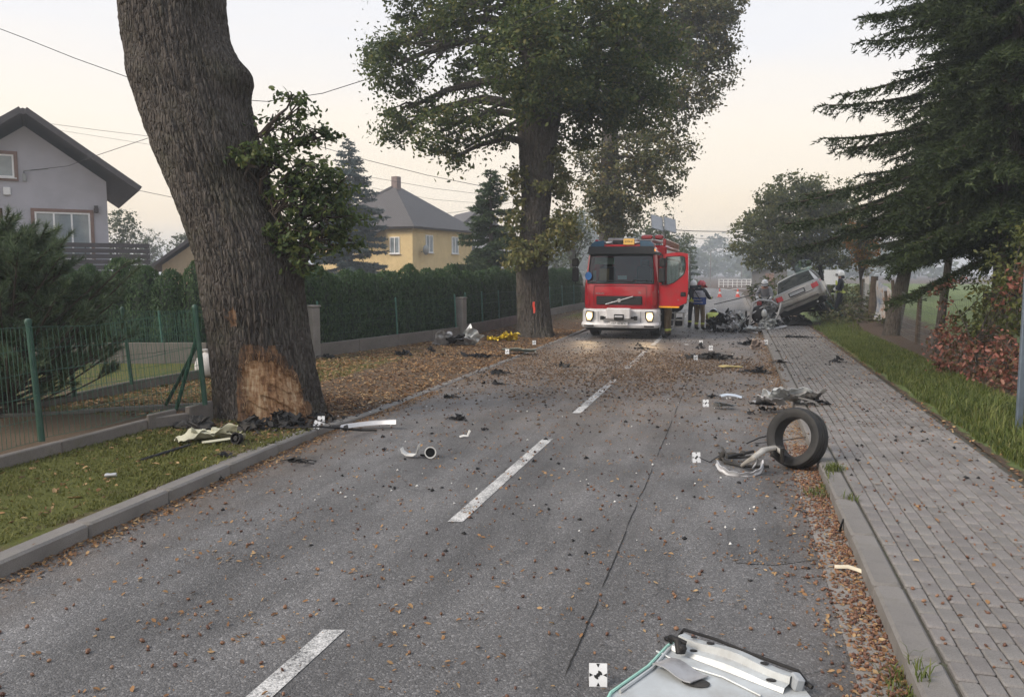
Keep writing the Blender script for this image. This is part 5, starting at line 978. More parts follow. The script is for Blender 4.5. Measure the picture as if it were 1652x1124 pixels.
m.add(rings[-1], [tuple(range(n_))]); m.add([rings[0][0], rings[-1][0], rings[-1][-1], rings[0][-1]], [(0, 1, 2, 3)]); m.build('cab_body', M_FRED, tk, smooth=35)
def used(vs, fs):
    u = sorted({i for f in fs for i in f}); k = {a: b for b, a in enumerate(u)}; return [vs[i] for i in u], [tuple(k[i] for i in f) for f in fs]
m = MB(); m.add(*used(vs_, facs(isglass))); ws = m.build('windshield', glassmat('windscreen', (.34, .40, .40), .12), tk, smooth=60); m = MB(); m.add(*used(vs_, facs(isside))); m.build('side_window', M_GLS, tk)
m = MB(); m.add(*used([(x*1.004, y-.006 if y < 1 else y, z) for x, y, z in vs_], facs(lambda i, k: i == 5))); m.build('cab_band', M_BLK, tk, smooth=50)
m = MB()      # windscreen surround and wipers
for k in range(4, 8):
    a, b = Vector(rings[4][k]), Vector(rings[4][k+1]); m.tube([a+Vector((0, -.012, 0)), b+Vector((0, -.012, 0))], .022, 6); a, b = Vector(rings[5][k]), Vector(rings[5][k+1]); m.tube([a+Vector((0, -.012, 0)), b+Vector((0, -.012, 0))], .03, 6)
for k in (4, 8): m.tube([Vector(rings[4][k])+Vector((0, -.01, 0)), Vector(rings[5][k])+Vector((0, -.01, 0))], .02, 6)
m.tube([(-.5, .02, 1.72), (-.35, .04, 1.80), (.35, .035, 1.79)], .012, 5); m.tube([(.3, .02, 1.72), (.45, .04, 1.83), (.98, .08, 1.80)], .012, 5); m.build('windshield_trim', M_BLK, ws, smooth=50)
m = MB(); m.prism([(-1.04, 2.63), (-1.0, 2.86), (1.0, 2.86), (1.04, 2.63)], .12, .34); m.build('sun_visor', pbr('smoked_visor', (.02, .022, .026), .18), tk)
m = MB(); m.box((0, 1.0, 1.02), (2.2, 1.5, .06)); m.box((0, .42, 1.5), (2.1, .4, .42), ch=.06); m.box((-.5, .33, 1.76), (.5, .2, .12), ch=.03); m.build('dashboard', M_INT, tk, smooth=40)
for x_ in (-.62, .58): m = MB(); m.box((x_, 1.15, 1.42), (.52, .52, .18), ch=.05); m.box((x_, 1.42, 1.85), (.5, .16, .8), ch=.06); m.box((x_, 1.44, 2.35), (.28, .12, .24), ch=.04); m.build('seat', M_SEAT, tk, smooth=40)
m = MB(); m.lathe([(.21+.018*math.cos(a), .018*math.sin(a)) for a in np.linspace(0, 2*math.pi, 9)[:-1]], 22, True, Matrix.Translation((.55, .62, 1.78)) @ Euler((R(-35), 0, 0)).to_matrix().to_4x4()); m.tube([(.55, .62, 1.78), (.55, .45, 1.6)], .03, 6); m.build('steering_wheel', M_BLK, tk, smooth=50)
for (x_, z_, w_, h_, c_, nm) in ((-.55, 2.42, .62, .2, (.32, .36, .26), 'sun_shade'), (-.55, 1.98, .3, .4, (.33, .22, .10), 'paper_folder'), (-.86, 1.95, .1, .34, (.6, .6, .58), 'paper_folder'), (.02, 1.9, .28, .12, (.5, .55, .6), 'paper_folder')):
    m = MB(); m.box((x_, .36+.06*(z_-1.7), z_), (w_, .02, h_), rot=(R(-14), 0, R(4))); m.build(nm, pbr('paper_%d' % int(z_*100), c_, .8), tk)
m = MB(); m.lathe([(.001, -.012), (.125, -.012), (.13, 0), (.125, .006)], 20, M=Matrix.Translation((-1.0, .075, 1.95)) @ Euler((R(90), 0, R(-25))).to_matrix().to_4x4()); m.build('round_sticker', pbr('blue_round_mirror', (.05, .16, .42), .3), tk, smooth=30)
m = MB()          # panel gaps of the front flap
for s in (-1, 1): m.tube([(s*.80, .012, 1.02), (s*.82, .012, 1.40), (s*.80, .035, 1.64)], .006, 5)
m.tube([(-.8, .032, 1.645), (0, .022, 1.655), (.8, .032, 1.645)], .006, 5); m.build('panel_gap', M_BLK, tk)
# grille and badge
m = MB(); m.box((-.02, .028, 1.20), (1.42, .05, .27), ch=.02); gl = m.build('grille', M_BLK, tk)
for k in range(4): m = MB(); m.box((-.02, -.004, 1.11+k*.06), (1.36, .018, .022)); m.build('slat', pbr('grille_slat', (.05, .05, .052), .5) if k == 0 else bpy.data.materials['grille_slat'], gl)
m = MB(); m.tube([(-.44, -.022, 1.075), (.42, -.022, 1.325)], .016, 5); m.build('grille_slash', M_CHR, gl); m = MB(); m.lathe([(.001, .012), (.05, .012), (.062, 0), (.062, -.01)], 18, M=Matrix.Translation((-.01, -.03, 1.2)) @ Euler((R(90), 0, 0)).to_matrix().to_4x4()); m.build('badge', M_CHR, gl, smooth=30)
RX = Euler((R(90), 0, 0)).to_matrix().to_4x4()
text_mesh('maker_lettering', 'VOLVO', .085, M_CHR, tk, Matrix.Translation((-.62, .022, 1.41)) @ RX, .004); text_mesh('model_lettering', 'FL', .08, M_CHR, tk, Matrix.Translation((.62, .022, 1.44)) @ RX, .004)
for s in (-1, 1): m = MB(); m.box((s*1.04, .10, 1.25), (.16, .03, .42), rot=(0, 0, s*R(38)), ch=.01); m.build('corner_panel', M_FRED, tk, smooth=40)
# bumper
def bring(z, yf, hw, back=.75): h = [(hw, back), (hw, yf+.2), (hw-.06, yf+.08), (hw-.2, yf+.01), (.0, yf-.02)]; return [(x, y, z) for x, y in h]+[(-x, y, z) for x, y in h[-2::-1]]
m = MB(); m.loft([bring(*q_) for q_ in [(.36, -.10, 1.18), (.44, -.13, 1.215), (.50, -.10, 1.2), (.52, -.02, 1.19), (.86, -.02, 1.19), (.93, .03, 1.16)]]); m.build('bumper', M_FWHITE, tk, smooth=35)
m = MB(); m.loft([bring(*q_) for q_ in [(.26, .05, 1.05), (.358, -.06, 1.16)]]); m.build('bumper_lip', M_BLK, tk, smooth=40)
for s in (-1, 1):
    m = MB(); m.prism([(-.13, .15), (.10, .16), (.14, .03), (.10, -.16), (-.06, -.17), (-.13, -.05)], -.012, .03); o = m.build('headlamp', M_BLK, tk, smooth=30); o.location = (s*.93, -.035, .71); o.scale = (s, 1, 1); o.rotation_euler = (0, 0, s*R(12))
    m = MB(); m.prism([(-.10, .12), (.08, .125), (.11, .02), (.07, -.13), (-.04, -.13), (-.10, -.04)], -.022, -.013); m.build('lens_cover', pbr('lamp_bowl', (.75, .62, .42), .25, emis=(1, .65, .3), estr=.35) if s < 0 else bpy.data.materials['lamp_bowl'], o)
    m = MB(); m.ell((.0, -.03, .01), (.075, .03, .085), 14, 8); m.build('bulb_reflector', M_HEAD, o, smooth=60)
m = MB(); m.box((0, -.16, .80), (.76, .26, .34), ch=.03); m.box((0, -.16, .645), (.60, .2, .06)); wb_ = m.build('winch_housing', M_FWHITE, tk, smooth=35)
m = MB(); m.box((.03, -.30, .70), (.30, .05, .17), ch=.01); m.build('fairlead', M_BLK, wb_); m = MB(); m.tube([(-.09, -.33, .71), (.15, -.33, .71)], .035, 8); m.build('roller', M_ALU, wb_, smooth=40)
for s in (-1, 1): m = MB(); m.tube([(s*.36, -.12, .67), (s*.56, -.14, .67)], .035, 6); m.box((s*.52, -.14, .66), (.1, .1, .12)); m.build('shackle', M_BLK, tk)
m = MB(); m.box((.02, -.2, .50), (.54, .02, .125), ch=.003); pl_ = m.build('number_plate', M_FWHITE, tk); text_mesh('plate_lettering', 'ITP 474FC', .105, M_BLK, pl_, Matrix.Translation((.02, -.2115, .5)) @ RX, .001)
# roof lights
m = MB(); m.loft([[(x_, y_, z_) for x_, y_ in ((-.98, .42), (.98, .42), (.98, .78), (-.98, .78))] for z_ in (2.80, 2.93)]); lb_ = m.build('light_bar', M_FRED, tk)
for s in (-1, 1):
    m = MB(); m.prism([(-.24, 0), (.2, 0), (.17, .09), (.06, .17), (-.24, .19)], .36, .74); o = m.build('blue_beacon', M_BLUEG, lb_, smooth=30); o.location = (s*.80, 0, 2.86); o.scale = (s, 1, 1)
    m = MB(); m.ell((s*.44, .5, 2.98), (.14, .12, .05), 14, 8); m.build('siren_horn', M_ALU, lb_, smooth=60); m = MB(); m.ell((s*1.0, .34, 2.74), (.05, .05, .05), 10, 6); m.build('marker_lamp', M_AMB, lb_, smooth=60)
m = MB(); m.box((-.14, .45, 3.0), (.34, .1, .12), ch=.02); m.build('work_lamp', M_BLK, lb_); m = MB(); m.box((.21, .40, 3.01), (.34, .05, .19), ch=.01); ys_g = m.build('call_sign', M_YELS, lb_); text_mesh('call_sign_lettering', '319K41', .085, M_BLK, ys_g, Matrix.Translation((.21, .373, 3.01)) @ RX, .001)
# mirrors
def mirror_pair(parent, x, y, s):
    m = MB(); m.tube([(x-s*.22, y+.1, 2.62), (x, y, 2.64), (x, y, 1.70), (x-s*.22, y+.1, 1.66)], .014, 6); m.build('mirror_arm', M_BLK, parent, smooth=50); m = MB(); m.box((x, y, 2.37), (.20, .12, .27), ch=.035); m.build('mirror', M_BLK, parent, smooth=40); m = MB(); m.box((x, y, 1.99), (.20, .13, .44), ch=.035); m.build('mirror', M_BLK, parent, smooth=40)
mirror_pair(tk, -1.42, .12, -1)
# open driver door: hinged at the front edge, swung out beside the cab
dr = bpy.data.objects.new('door', None); link(dr, tk); dr.location = (1.17, .30, 0); dr.rotation_euler = (0, 0, R(-8))
OUT = [(0, 1.02), (.30, 1.02), (.62, 1.03), (.86, 1.14), (.90, 1.5), (.90, 1.8), (.90, 2.2), (.88, 2.62), (.7, 2.66), (.4, 2.66), (.16, 2.62), (.03, 2.2), (0, 1.72), (0, 1.4)]
INN = [(.12, 1.70), (.30, 1.70), (.46, 1.76), (.66, 1.92), (.76, 2.02), (.80, 2.12), (.80, 2.3), (.78, 2.50), (.7, 2.54), (.45, 2.54), (.24, 2.52), (.16, 2.2), (.12, 1.9), (.12, 1.78)]
def plate_ring(m, O, I, y0, y1):
    n = len(O); vs = [(a, y0, b) for a, b in O]+[(a, y0, b) for a, b in I]+[(a, y1, b) for a, b in O]+[(a, y1, b) for a, b in I]; fs = []
    for i in range(n): j = (i+1) % n; fs += [(i, j, n+j, n+i), (2*n+j, 2*n+i, 3*n+i, 3*n+j), (j, i, 2*n+i, 2*n+j), (n+i, n+j, 3*n+j, 3*n+i)]
    m.add(vs, fs)
m = MB(); plate_ring(m, OUT, INN, -.05, .05); m.build('door_skin', M_FRED, dr, smooth=35)
m = MB(); plate_ring(m, [(a+(.02 if a < .4 else -.02)*-1, b+(.02 if b > 2.1 else -.02)) for a, b in INN], [(a, b) for a, b in INN], -.056, .056); m.build('window_seal', M_BLK, dr); m = MB(); m.prism(INN, -.006, .006); m.build('door_glass', M_DGLS, dr)
m = MB(); m.box((.76, -.06, 1.40), (.16, .03, .13), ch=.02); m.build('door_handle', M_BLK, dr); m = MB(); m.box((.33, -.03, 1.005), (.62, .05, .045)); m.build('marking_strip', M_ORST, dr); text_mesh('door_lettering', 'FL', .06, M_CHR, dr, Matrix.Translation((.62, -.056, 1.22)) @ RX, .003)
m = MB(); m.box((.14, -.16, 2.36), (.19, .12, .28), ch=.035); m.build('mirror', M_BLK, dr, smooth=40); m = MB(); m.box((.13, -.16, 1.97), (.20, .13, .46), ch=.035); m.build('mirror', M_BLK, dr, smooth=40); m = MB(); m.tube([(.02, -.02, 2.6), (.13, -.14, 2.6), (.13, -.16, 1.7), (.02, -.02, 1.68)], .015, 6); m.build('mirror_arm', M_BLK, dr, smooth=50)
m = MB(); m.box((.45, .07, 1.35), (.8, .05, .5), ch=.02); m.build('door_lining', M_INT, dr)
# body with lockers, ladder, wheels
m = MB(); m.box((0, 4.75, 1.85), (2.42, 5.3, 2.2), ch=.06); bd = m.build('body', M_FRED, tk, smooth=35); m = MB(); m.box((0, 4.0, .62), (1.0, 7.0, .26)); m.build('chassis', M_BLK, tk)
for k in range(3): m = MB(); m.box((1.216, 2.95+1.55*k, 1.72), (.02, 1.42, 1.5)); sh = m.build('shutter', M_ALU, bd); 
m = MB(); m.box((1.22, 4.75, 2.66), (.02, 5.2, .26)); m.build('white_stripe', M_FWHITE, bd); m = MB(); m.box((1.225, 4.75, .86), (.02, 5.2, .09)); m.build('yellow_stripe', M_ORST, bd)
for s in (-1, 1): m = MB(); m.box((s*1.13, 4.75, 3.05), (.1, 5.2, .22), ch=.02); m.build('roof_rail', M_FRED, bd)
m = MB(); 
for x_ in (.25, .75): m.tube([(x_, 1.9, 3.12), (x_, 6.8, 3.2)], .035, 6)
for k in range(14): m.tube([(.25, 2.0+.35*k, 3.125+.006*k), (.75, 2.0+.35*k, 3.125+.006*k)], .02, 6)
m.build('ladder', M_ALU, tk, smooth=40); m = MB(); m.box((-.4, 4, 3.08), (.9, 2.5, .3), ch=.03); m.build('roof_box', M_ALU, tk)
for x_, w_ in ((.55, .35), (.95, .25)): m = MB(); m.box((x_, 2.35, 3.22), (w_, .5, .14), ch=.03); m.build('roof_gear', M_FRED, tk, smooth=40)
def wheel(parent, c, r_, w_, ax, rim=None, name='wheel', seg=28, rimmat=None):
    e_ = bpy.data.objects.new(name, None); link(e_, parent); e_.location = c; e_.rotation_euler = ax; h = w_/2
    bd_ = .66; prof = [(r_*bd_, -h*.8), (r_*.8, -h*1.0), (r_*.94, -h*.95), (r_*.985, -h*.75), (r_*.99, -h*.5), (r_*.965, -h*.48), (r_*.965, -h*.42), (r_, -h*.40), (r_, -h*.04), (r_*.97, -h*.03), (r_*.97, h*.03), (r_, h*.04), (r_, h*.40), (r_*.965, h*.42), (r_*.965, h*.48), (r_*.99, h*.5), (r_*.985, h*.75), (r_*.94, h*.95), (r_*.8, h), (r_*bd_, h*.8)]
    m = MB(); m.lathe(prof, seg, True); m.build('tyre', M_RUB, e_, smooth=35)
    if rim is None:
        m = MB(); m.lathe([(r_*.67, -h*.78), (r_*.60, -h*.7), (r_*.55, -h*.3), (r_*.55, h*.3), (r_*.60, h*.7), (r_*.67, h*.78)], seg)
        for k in range(5): 
            a = 2*math.pi*k/5; m.box((r_*.3*math.cos(a), r_*.3*math.sin(a), h*.55), (r_*.52, r_*.15, .03), rot=(0, 0, a))
        m.lathe([(.001, h*.7), (r_*.13, h*.66), (r_*.14, h*.3), (.001, h*.3)], 14); m.build('rim', rimmat or M_ALU, e_, smooth=35)
    return e_
for s in (-1, 1): wheel(tk, (s*.98, 1.38, .475), .475, .30, (0, R(90)*s, 0)); wheel(tk, (s*.92, 5.3, .475), .475, .5, (0, R(90)*s, 0))
for s in (-1, 1): m = MB(); m.box((s*1.0, 1.38, 1.0), (.36, 1.2, .06)); m.box((s*1.0, 2.05, .72), (.36, .06, .5)); m.build('mudguard', M_BLK, tk)
for k in range(2): m = MB(); m.box((1.08, .55+.02*k, .50+.26*k), (.26, .46, .05)); m.build('cab_step', M_ALU, tk)
# swung out locker step and pump gear on the driver side
m = MB(); m.lathe([(.001, -.16), (.24, -.16), (.27, -.12), (.27, .12), (.24, .16), (.001, .16)], 22, M=Matrix.Translation((1.52, 2.2, 1.02)) @ RX); m.lathe([(.06, .17), (.09, .19), (.12, .17)], 16, M=Matrix.Translation((1.52, 2.2, 1.02)) @ RX); m.build('hose_reel', M_BLK, tk, smooth=35)
m = MB()
for x_ in (1.26, 1.52, 1.80): m.box((x_, 2.1, .52), (.035, .5, .5))
for z_ in (.30, .52, .75): m.box((1.53, 1.84, z_), (.60, .03, .04))
m.box((1.53, 2.1, .285), (.6, .5, .03)); m.build('pull_out_rack', M_ALU, tk); m = MB(); m.box((1.40, 2.12, .62), (.22, .4, .26), ch=.03); m.box((1.66, 2.12, .45), (.22, .4, .28), ch=.03); m.build('rack_gear', M_BLK, tk, smooth=40)
for s in (-1, 1):
    m = MB(); m.tube([(s*.66, -.045, .53), (s*.66, -.045, .86)], .006, 5); m.build('bumper_seam', M_BLK, tk); m = MB(); m.box((s*.93, -.14, .415), (.3, .02, .05), ch=.004); m.build('bumper_grip', M_BLK, tk)
for s in (-1, 1):          # beams of the lit lamps
    ld = bpy.data.lights.new('headlamp_light', 'SPOT'); ld.energy = 22; ld.color = (1, .72, .42); ld.spot_size = R(75); ld.spot_blend = .8; ld.shadow_soft_size = .08; lo = bpy.data.objects.new('headlamp_light', ld); link(lo, tk); lo.location = (s*.93, -.16, .72); lo.rotation_euler = (R(78), 0, R(180))
# ================================================================== wrecked saloon
M_SIL = pbr('silver_car_paint', (.34, .325, .305), .32, .45, .1, 2, dirt=(.16, .14, .12), dscale=2.2, damt=.6, coat=.4); M_SILD = pbr('dirty_silver', (.42, .42, .43), .4, .3, .2, 4, dirt=(.10, .09, .085), dscale=4, damt=.7); M_WHS = pbr('pale_inner_metal', (.50, .525, .53), .42, .2, .1, 3, dirt=(.27, .25, .22), dscale=5, damt=.45)
M_TAIL = pbr('red_tail_lamp', (.50, .02, .025), .2, spec=.6, coat=.5); M_UND = pbr('underbody', (.028, .027, .026), .8, var=.4, vscale=8, dirt=(.09, .075, .06), damt=.5); M_PLATE = pbr('blank_plate', (.55, .56, .58), .4); M_DGL = pbr('dark_rear_glass', (.05, .055, .05), .08, spec=.8, dirt=(.18, .17, .15), dscale=3, damt=.5); M_GGL = glassmat('green_glass', (.62, .75, .68), .6, .06)
rgw = random.Random(5)
pos = at(1286, 473, 31.0); car = T('wrecked_car', 'silver saloon wreck tipped up on its left rear wheel', 'car', (pos.x, pos.y, pos.z)); 
car.rotation_euler = (Matrix.Rotation(R(-7), 3, 'Z') @ Matrix.Rotation(R(4), 3, 'X') @ Matrix.Rotation(R(-25), 3, 'Y'))  .to_euler(); car.scale = (1.05,)*3
ZC = .83
def csec(y, hw, zb, zt, tum=.92, crown_=.02):
    h = [(0, zb), (hw*.72, zb), (hw*.94, zb+.10), (hw, zb+.28 if zb+.28 < zt-.2 else (zb+zt)/2), (hw*.995, zt-.16), (hw*tum, zt-.05), (hw*(tum-.12), zt), (0, zt+crown_)]
    return [(x, y, z-ZC) for x, z in h]+[(-x, y, z-ZC) for x, z in h[-2:0:-1]]
secs = [(-.015, .62, .46, .64), (.0, .72, .40, .70), (.035, .80, .34, .76), (.07, .835, .31, .90), (.10, .85, .30, 1.00), (.14, .865, .29, 1.03), (.30, .88, .28, 1.03), (.6, .885, .27, 1.0), (1.0, .89, .27, .96), (1.6, .89, .27, .94), (2.15, .86, .29, .92), (2.45, .80, .36, .86)]
m = MB(); m.loft([csec(*s) for s in secs]); bo = m.build('body', M_SIL, car, smooth=50)
# seams, lamps, plate
m = MB(); m.tube([(-.56, .005, .735-ZC), (-.2, -.022, .735-ZC), (.2, -.022, .735-ZC), (.56, .005, .735-ZC)], .009, 5); m.tube([(-.56, .02, .735-ZC), (-.60, .09, .99-ZC)], .006, 5); m.tube([(.56, .02, .735-ZC), (.60, .09, .99-ZC)], .006, 5); m.build('boot_seam', M_BLK, car)
for s in (-1, 1):
    def tl(u, v):      # lamp wraps round the corner
        xx = .50+u*.345; yy = .045-.0+.02*0+(0 if u < .6 else (u-.6)*.42)+.055*v-.012; return (s*xx*1.0, yy, .775+v*.16-ZC+.02*u)
    V = []; nu, nv = 8, 4
    for lay in (0, .02):
        for j in range(nv+1):
            for i in range(nu+1): p = tl(i/nu, j/nv); V.append((p[0]+s*.012*(1 if lay else 0), p[1]+(-.012 if lay else .03), p[2]))
    n1 = (nu+1)*(nv+1); F = [(n1+j*(nu+1)+i, n1+j*(nu+1)+i+1, n1+(j+1)*(nu+1)+i+1, n1+(j+1)*(nu+1)+i) for j in range(nv) for i in range(nu)]
    edge = [i for i in range(nu+1)]+[j*(nu+1)+nu for j in range(1, nv+1)]+[nv*(nu+1)+i for i in range(nu-1, -1, -1)]+[j*(nu+1) for j in range(nv-1, 0, -1)]
    for a, b in zip(edge, edge[1:]+edge[:1]): F.append((a, b, n1+b, n1+a))
    m = MB(); m.add(V, F); m.build('tail_lamp', M_TAIL, car, smooth=40)
m = MB(); m.box((0, .018, .855-ZC), (.56, .05, .15), ch=.01); o = m.build('plate_recess', M_BLK, car); m = MB(); m.box((0, -.012, .857-ZC), (.50, .012, .10)); m.build('number_plate', M_PLATE, o)
m = MB(); m.loft([csec(y, hw*1.004, zb-.004, .42) for y, hw, zb, zt in [(.01, .70, .34, .4), (.05, .8, .30, .4), (.12, .84, .27, .4)]]); m.build('bumper_valance', M_BLK, car)
m = MB(); m.tube([(.5, -.02, .30-ZC), (.5, .5, .30-ZC)], .035, 10); m.ell((.48, .45, .30-ZC), (.2, .28, .1), 12, 8); m.build('exhaust', M_ALU, car, smooth=50)
# underside and axle
m = MB(); m.box((0, 1.25, .225-ZC), (1.5, 2.2, .08)); m.tube([(-.72, .85, .2-ZC), (-.2, .9, .14-ZC), (.42, .85, -.1-ZC)], .05, 8); m.box((0, .5, .2-ZC), (.9, .5, .14), ch=.03); m.tube([(-.5, .75, .5-ZC), (-.5, .8, .1-ZC)], .06, 8); m.tube([(.35, .75, .5-ZC), (.35, .8, .0-ZC)], .06, 8); m.build('underbody', M_UND, car)
wheel(car, (-.76, .88, .14-ZC), .315, .21, (0, R(-90), 0)); wheel(car, (.46, .82, -.10-ZC), .315, .21, (R(12), R(72), 0), rimmat=M_UND)
for s in (-1, 1): m = MB(); m.tube([(s*.887, .88+.36*math.cos(a), .31-ZC+.36*math.sin(a)) for a in np.linspace(-.15, math.pi+.15, 14)], .018, 6); m.build('arch_lip', M_SIL, car, smooth=50); m = MB(); m.lathe([(.001, 0), (.345, 0), (.345, .012), (.001, .012)], 20, M=Matrix.Translation((s*.884, .88, .30-ZC)) @ Euler((0, R(90), 0)).to_matrix().to_4x4()); m.build('arch_shade_disc', M_UND, car)  # dark discs stand in for the shade inside the wheel arches
# greenhouse
def gp(x, y, z): return (x, y, z-ZC)
m = MB(); NX = 9; vs2 = []; NR = 10
for j in range(NR+1):
    v = j/NR; y = 1.30+v*1.2; zc = 1.36+.03*math.sin(math.pi*min(1, v*1.2))-.55*max(0, v-.55)**1.3
    for i in range(NX+1): u = i/NX*2-1; k = fbm(np.array([[u*2, v*4, .3]]), 3)[0]*.16*max(0, v-.4); vs2.append(gp(u*(.60-.04*v), y+k, zc-.05*u*u+k+.03))
m.add(vs2, [(j*(NX+1)+i, j*(NX+1)+i+1, (j+1)*(NX+1)+i+1, (j+1)*(NX+1)+i) for j in range(NR) for i in range(NX)]); m.add([(x, y, z-.03) for x, y, z in vs2], [(j*(NX+1)+i, (j+1)*(NX+1)+i, (j+1)*(NX+1)+i+1, j*(NX+1)+i+1) for j in range(NR) for i in range(NX)]); m.build('roof', M_SIL, car, smooth=50, fix=False)
m = MB(); m.add([gp(-.66, .52, 1.015), gp(.66, .52, 1.015), gp(.56, 1.31, 1.345), gp(-.56, 1.31, 1.345), gp(0, .50, 1.03), gp(0, 1.31, 1.385)], [(0, 4, 5, 3), (4, 1, 2, 5)]); m.build('rear_window', M_DGL, car)
for s in (-1, 1):
    m = MB(); m.add([gp(s*.74, .42, 1.0), gp(s*.66, .52, 1.02), gp(s*.56, 1.31, 1.35), gp(s*.60, 1.38, 1.335), gp(s*.76, 1.05, .965)], [(0, 1, 2, 3, 4)]); m.add([gp(s*.70, .42, .985), gp(s*.62, .54, 1.0), gp(s*.53, 1.31, 1.33), gp(s*.57, 1.38, 1.31), gp(s*.72, 1.05, .95)], [(4, 3, 2, 1, 0)]); m.build('rear_pillar', M_SIL, car); m = MB(); m.add([gp(s*.76, 1.07, .97), gp(s*.60, 1.39, 1.33), gp(s*.575, 1.78, 1.34), gp(s*.77, 1.85, .95)], [(0, 1, 2, 3)]); m.build('side_window', M_DGL, car)
    m = MB(); m.tube([gp(s*.77, 1.9, .95), gp(s*.58, 1.82, 1.35)], .035, 6); m.build('centre_pillar', M_SIL, car)
# peeled door flung up on the high side
def crump(w_, h_, amp, seed, fold=0.0, fr=2.2):
    def fn(u, v):
        q_ = np.array([[u*fr+seed, v*fr, seed*.37]]); k = fbm(q_, seed, 3)[0]; k2 = vnoise(q_*1.7+5, seed+3)[0]; k3 = vnoise(q_*1.3+9, seed+5)[0]
        return ((u-.5)*w_*(1+.25*k3), amp*(abs(k)*1.6-.3)+fold*abs(u-.5)*2, (v-.5)*h_*(1+.25*k2)+.25*amp*k3)
    return fn
o = sheet('peeled_door', 1, 1, 10, 10, crump(.6, .5, .08, 3), M_GGL, car, .012); o.location = (.42, 1.75, 1.50-ZC); o.rotation_euler = (R(20), R(10), R(25)); o = sheet('door_frame_scrap', 1, 1, 8, 8, crump(.22, .5, .12, 4), M_BLK, car, .03); o.location = (.92, .95, 1.08-ZC); o.rotation_euler = (R(15), R(-5), R(60))
# ---- generic scrap builders
def shard_mb(m, c, s, rg):
    n = rg.randint(4, 6); a0 = rg.uniform(0, 6.3); nv = Euler((rg.uniform(-.9, .9), rg.uniform(-.9, .9), rg.uniform(0, 6.3))).to_matrix(); pts = [Vector((math.cos(a0+i*6.283/n)*s*rg.uniform(.4, 1.2), math.sin(a0+i*6.283/n)*s*rg.uniform(.25, .8), 0)) for i in range(n)]
    th = s*rg.uniform(.02, .14); vs = [nv@p+Vector(c) for p in pts]+[nv@(p*.85+Vector((0, 0, th)))+Vector(c) for p in pts]; m.add(vs, [tuple(range(n-1, -1, -1)), tuple(range(n, 2*n))]+[(i, (i+1) % n, n+(i+1) % n, n+i) for i in range(n)])
def heap(parent, name, mat, spread, n, s0, s1, seed, zf=1.0, loc=(0, 0, 0)):
    rg = random.Random(seed); m = MB()
    for _ in range(n):
        a = rg.uniform(0, 6.28); r_ = abs(rg.gauss(0, .5)); x, y = spread[0]*r_*math.cos(a), spread[1]*r_*math.sin(a); h = spread[2]*max(0, 1-r_)*rg.uniform(0, 1); shard_mb(m, (x, y, h+.01), rg.uniform(s0, s1), rg)
    o = m.build(name, mat, parent, fix=False); o.location = loc; o['kind'] = 'stuff'; return o
def scraps(name, label, p, rz, items, cat='debris', group=None):
    """items: (part, fn, mat, loc, rot, n)"""
    t = T(name, label, cat, p, rz, group)
    for it in items:
        nm, fn, mt, lc, rt = it[:5]; o = sheet(nm, 1, 1, it[5] if len(it) > 5 else 10, it[5] if len(it) > 5 else 10, fn, mt, t, .006, 40); o.location = lc; o.rotation_euler = rt
    return t
# ---- torn off front of the car, lying on the road
p = G(1197, 536); fr_ = T('torn_car_front', 'torn off crumpled front of the silver car lying on the road', 'wreckage', (p.x, p.y, 0), R(4))
m = MB()
for k, (c, d) in enumerate([((-.62, .3, .30), (.5, .5, .5)), ((-.35, .4, .35), (.45, .6, .55)), ((-.05, .5, .22), (.6, .5, .35)), ((-.85, .2, .16), (.4, .4, .3))]): m.box(c, d, rot=(rgw.uniform(-.4, .4), rgw.uniform(-.4, .4), rgw.uniform(-.5, .5)), ch=.07)
for k in range(26): a = Vector((rgw.uniform(-1.0, .3), rgw.uniform(0, .6), rgw.uniform(.05, .6))); m.tube([a, a+Vector((rgw.uniform(-.3, .3), rgw.uniform(-.2, .2), rgw.uniform(-.2, .3))), a+Vector((rgw.uniform(-.4, .4), rgw.uniform(-.2, .2), rgw.uniform(-.3, .25)))], rgw.uniform(.012, .035), 6)
m.build('engine', M_UND, fr_, smooth=40)
for k, (w_, h_, lc, rt, mt) in enumerate([(.45, .6, (-.72, -.05, .34), (.3, .35, .2), M_BLK), (.34, .6, (-.35, -.08, .40), (-.2, -.3, -.1), M_SILD), (.35, .6, (-.12, 0, .36), (.1, .5, .3), M_WHS), (.7, .3, (-.55, .0, .12), (.9, .1, .1), M_SILD), (.9, .35, (.55, .1, .12), (1.2, .0, .1), M_WHS), (.4, .4, (.75, .05, .45), (.1, .9, .0), M_WHS), (.45, .3, (.95, .05, .30), (.3, -.5, .2), M_WHS), (.5, .5, (.9, .5, .75), (.3, .2, .5), M_SILD), (.3, .6, (-.9, .1, .25), (.2, -.7, 0), M_BLK)]):
    o = sheet('crumpled_panel', 1, 1, 12, 12, crump(w_, h_, .22, 20+k, fr=4.5), mt, fr_, .006, 20); o.location = lc; o.rotation_euler = rt
m = MB(); P = [(.22, .0, .02), (.28, .0, .62), (.36, .05, 1.02), (.55, .1, 1.12), (.95, .15, 1.08), (1.15, .3, .95)]; m.tube(P, .04, 8); m.tube([(.28, .02, .62), (.7, .1, .9)], .03, 6); m.tube([(.25, -.02, .1), (.9, .05, .08), (1.5, .3, .2)], .05, 8); m.tube([(.9, .1, .1), (1.2, .2, .6), (1.3, .3, 1.0)], .035, 8); m.build('door_frame', M_SILD, fr_, smooth=50)
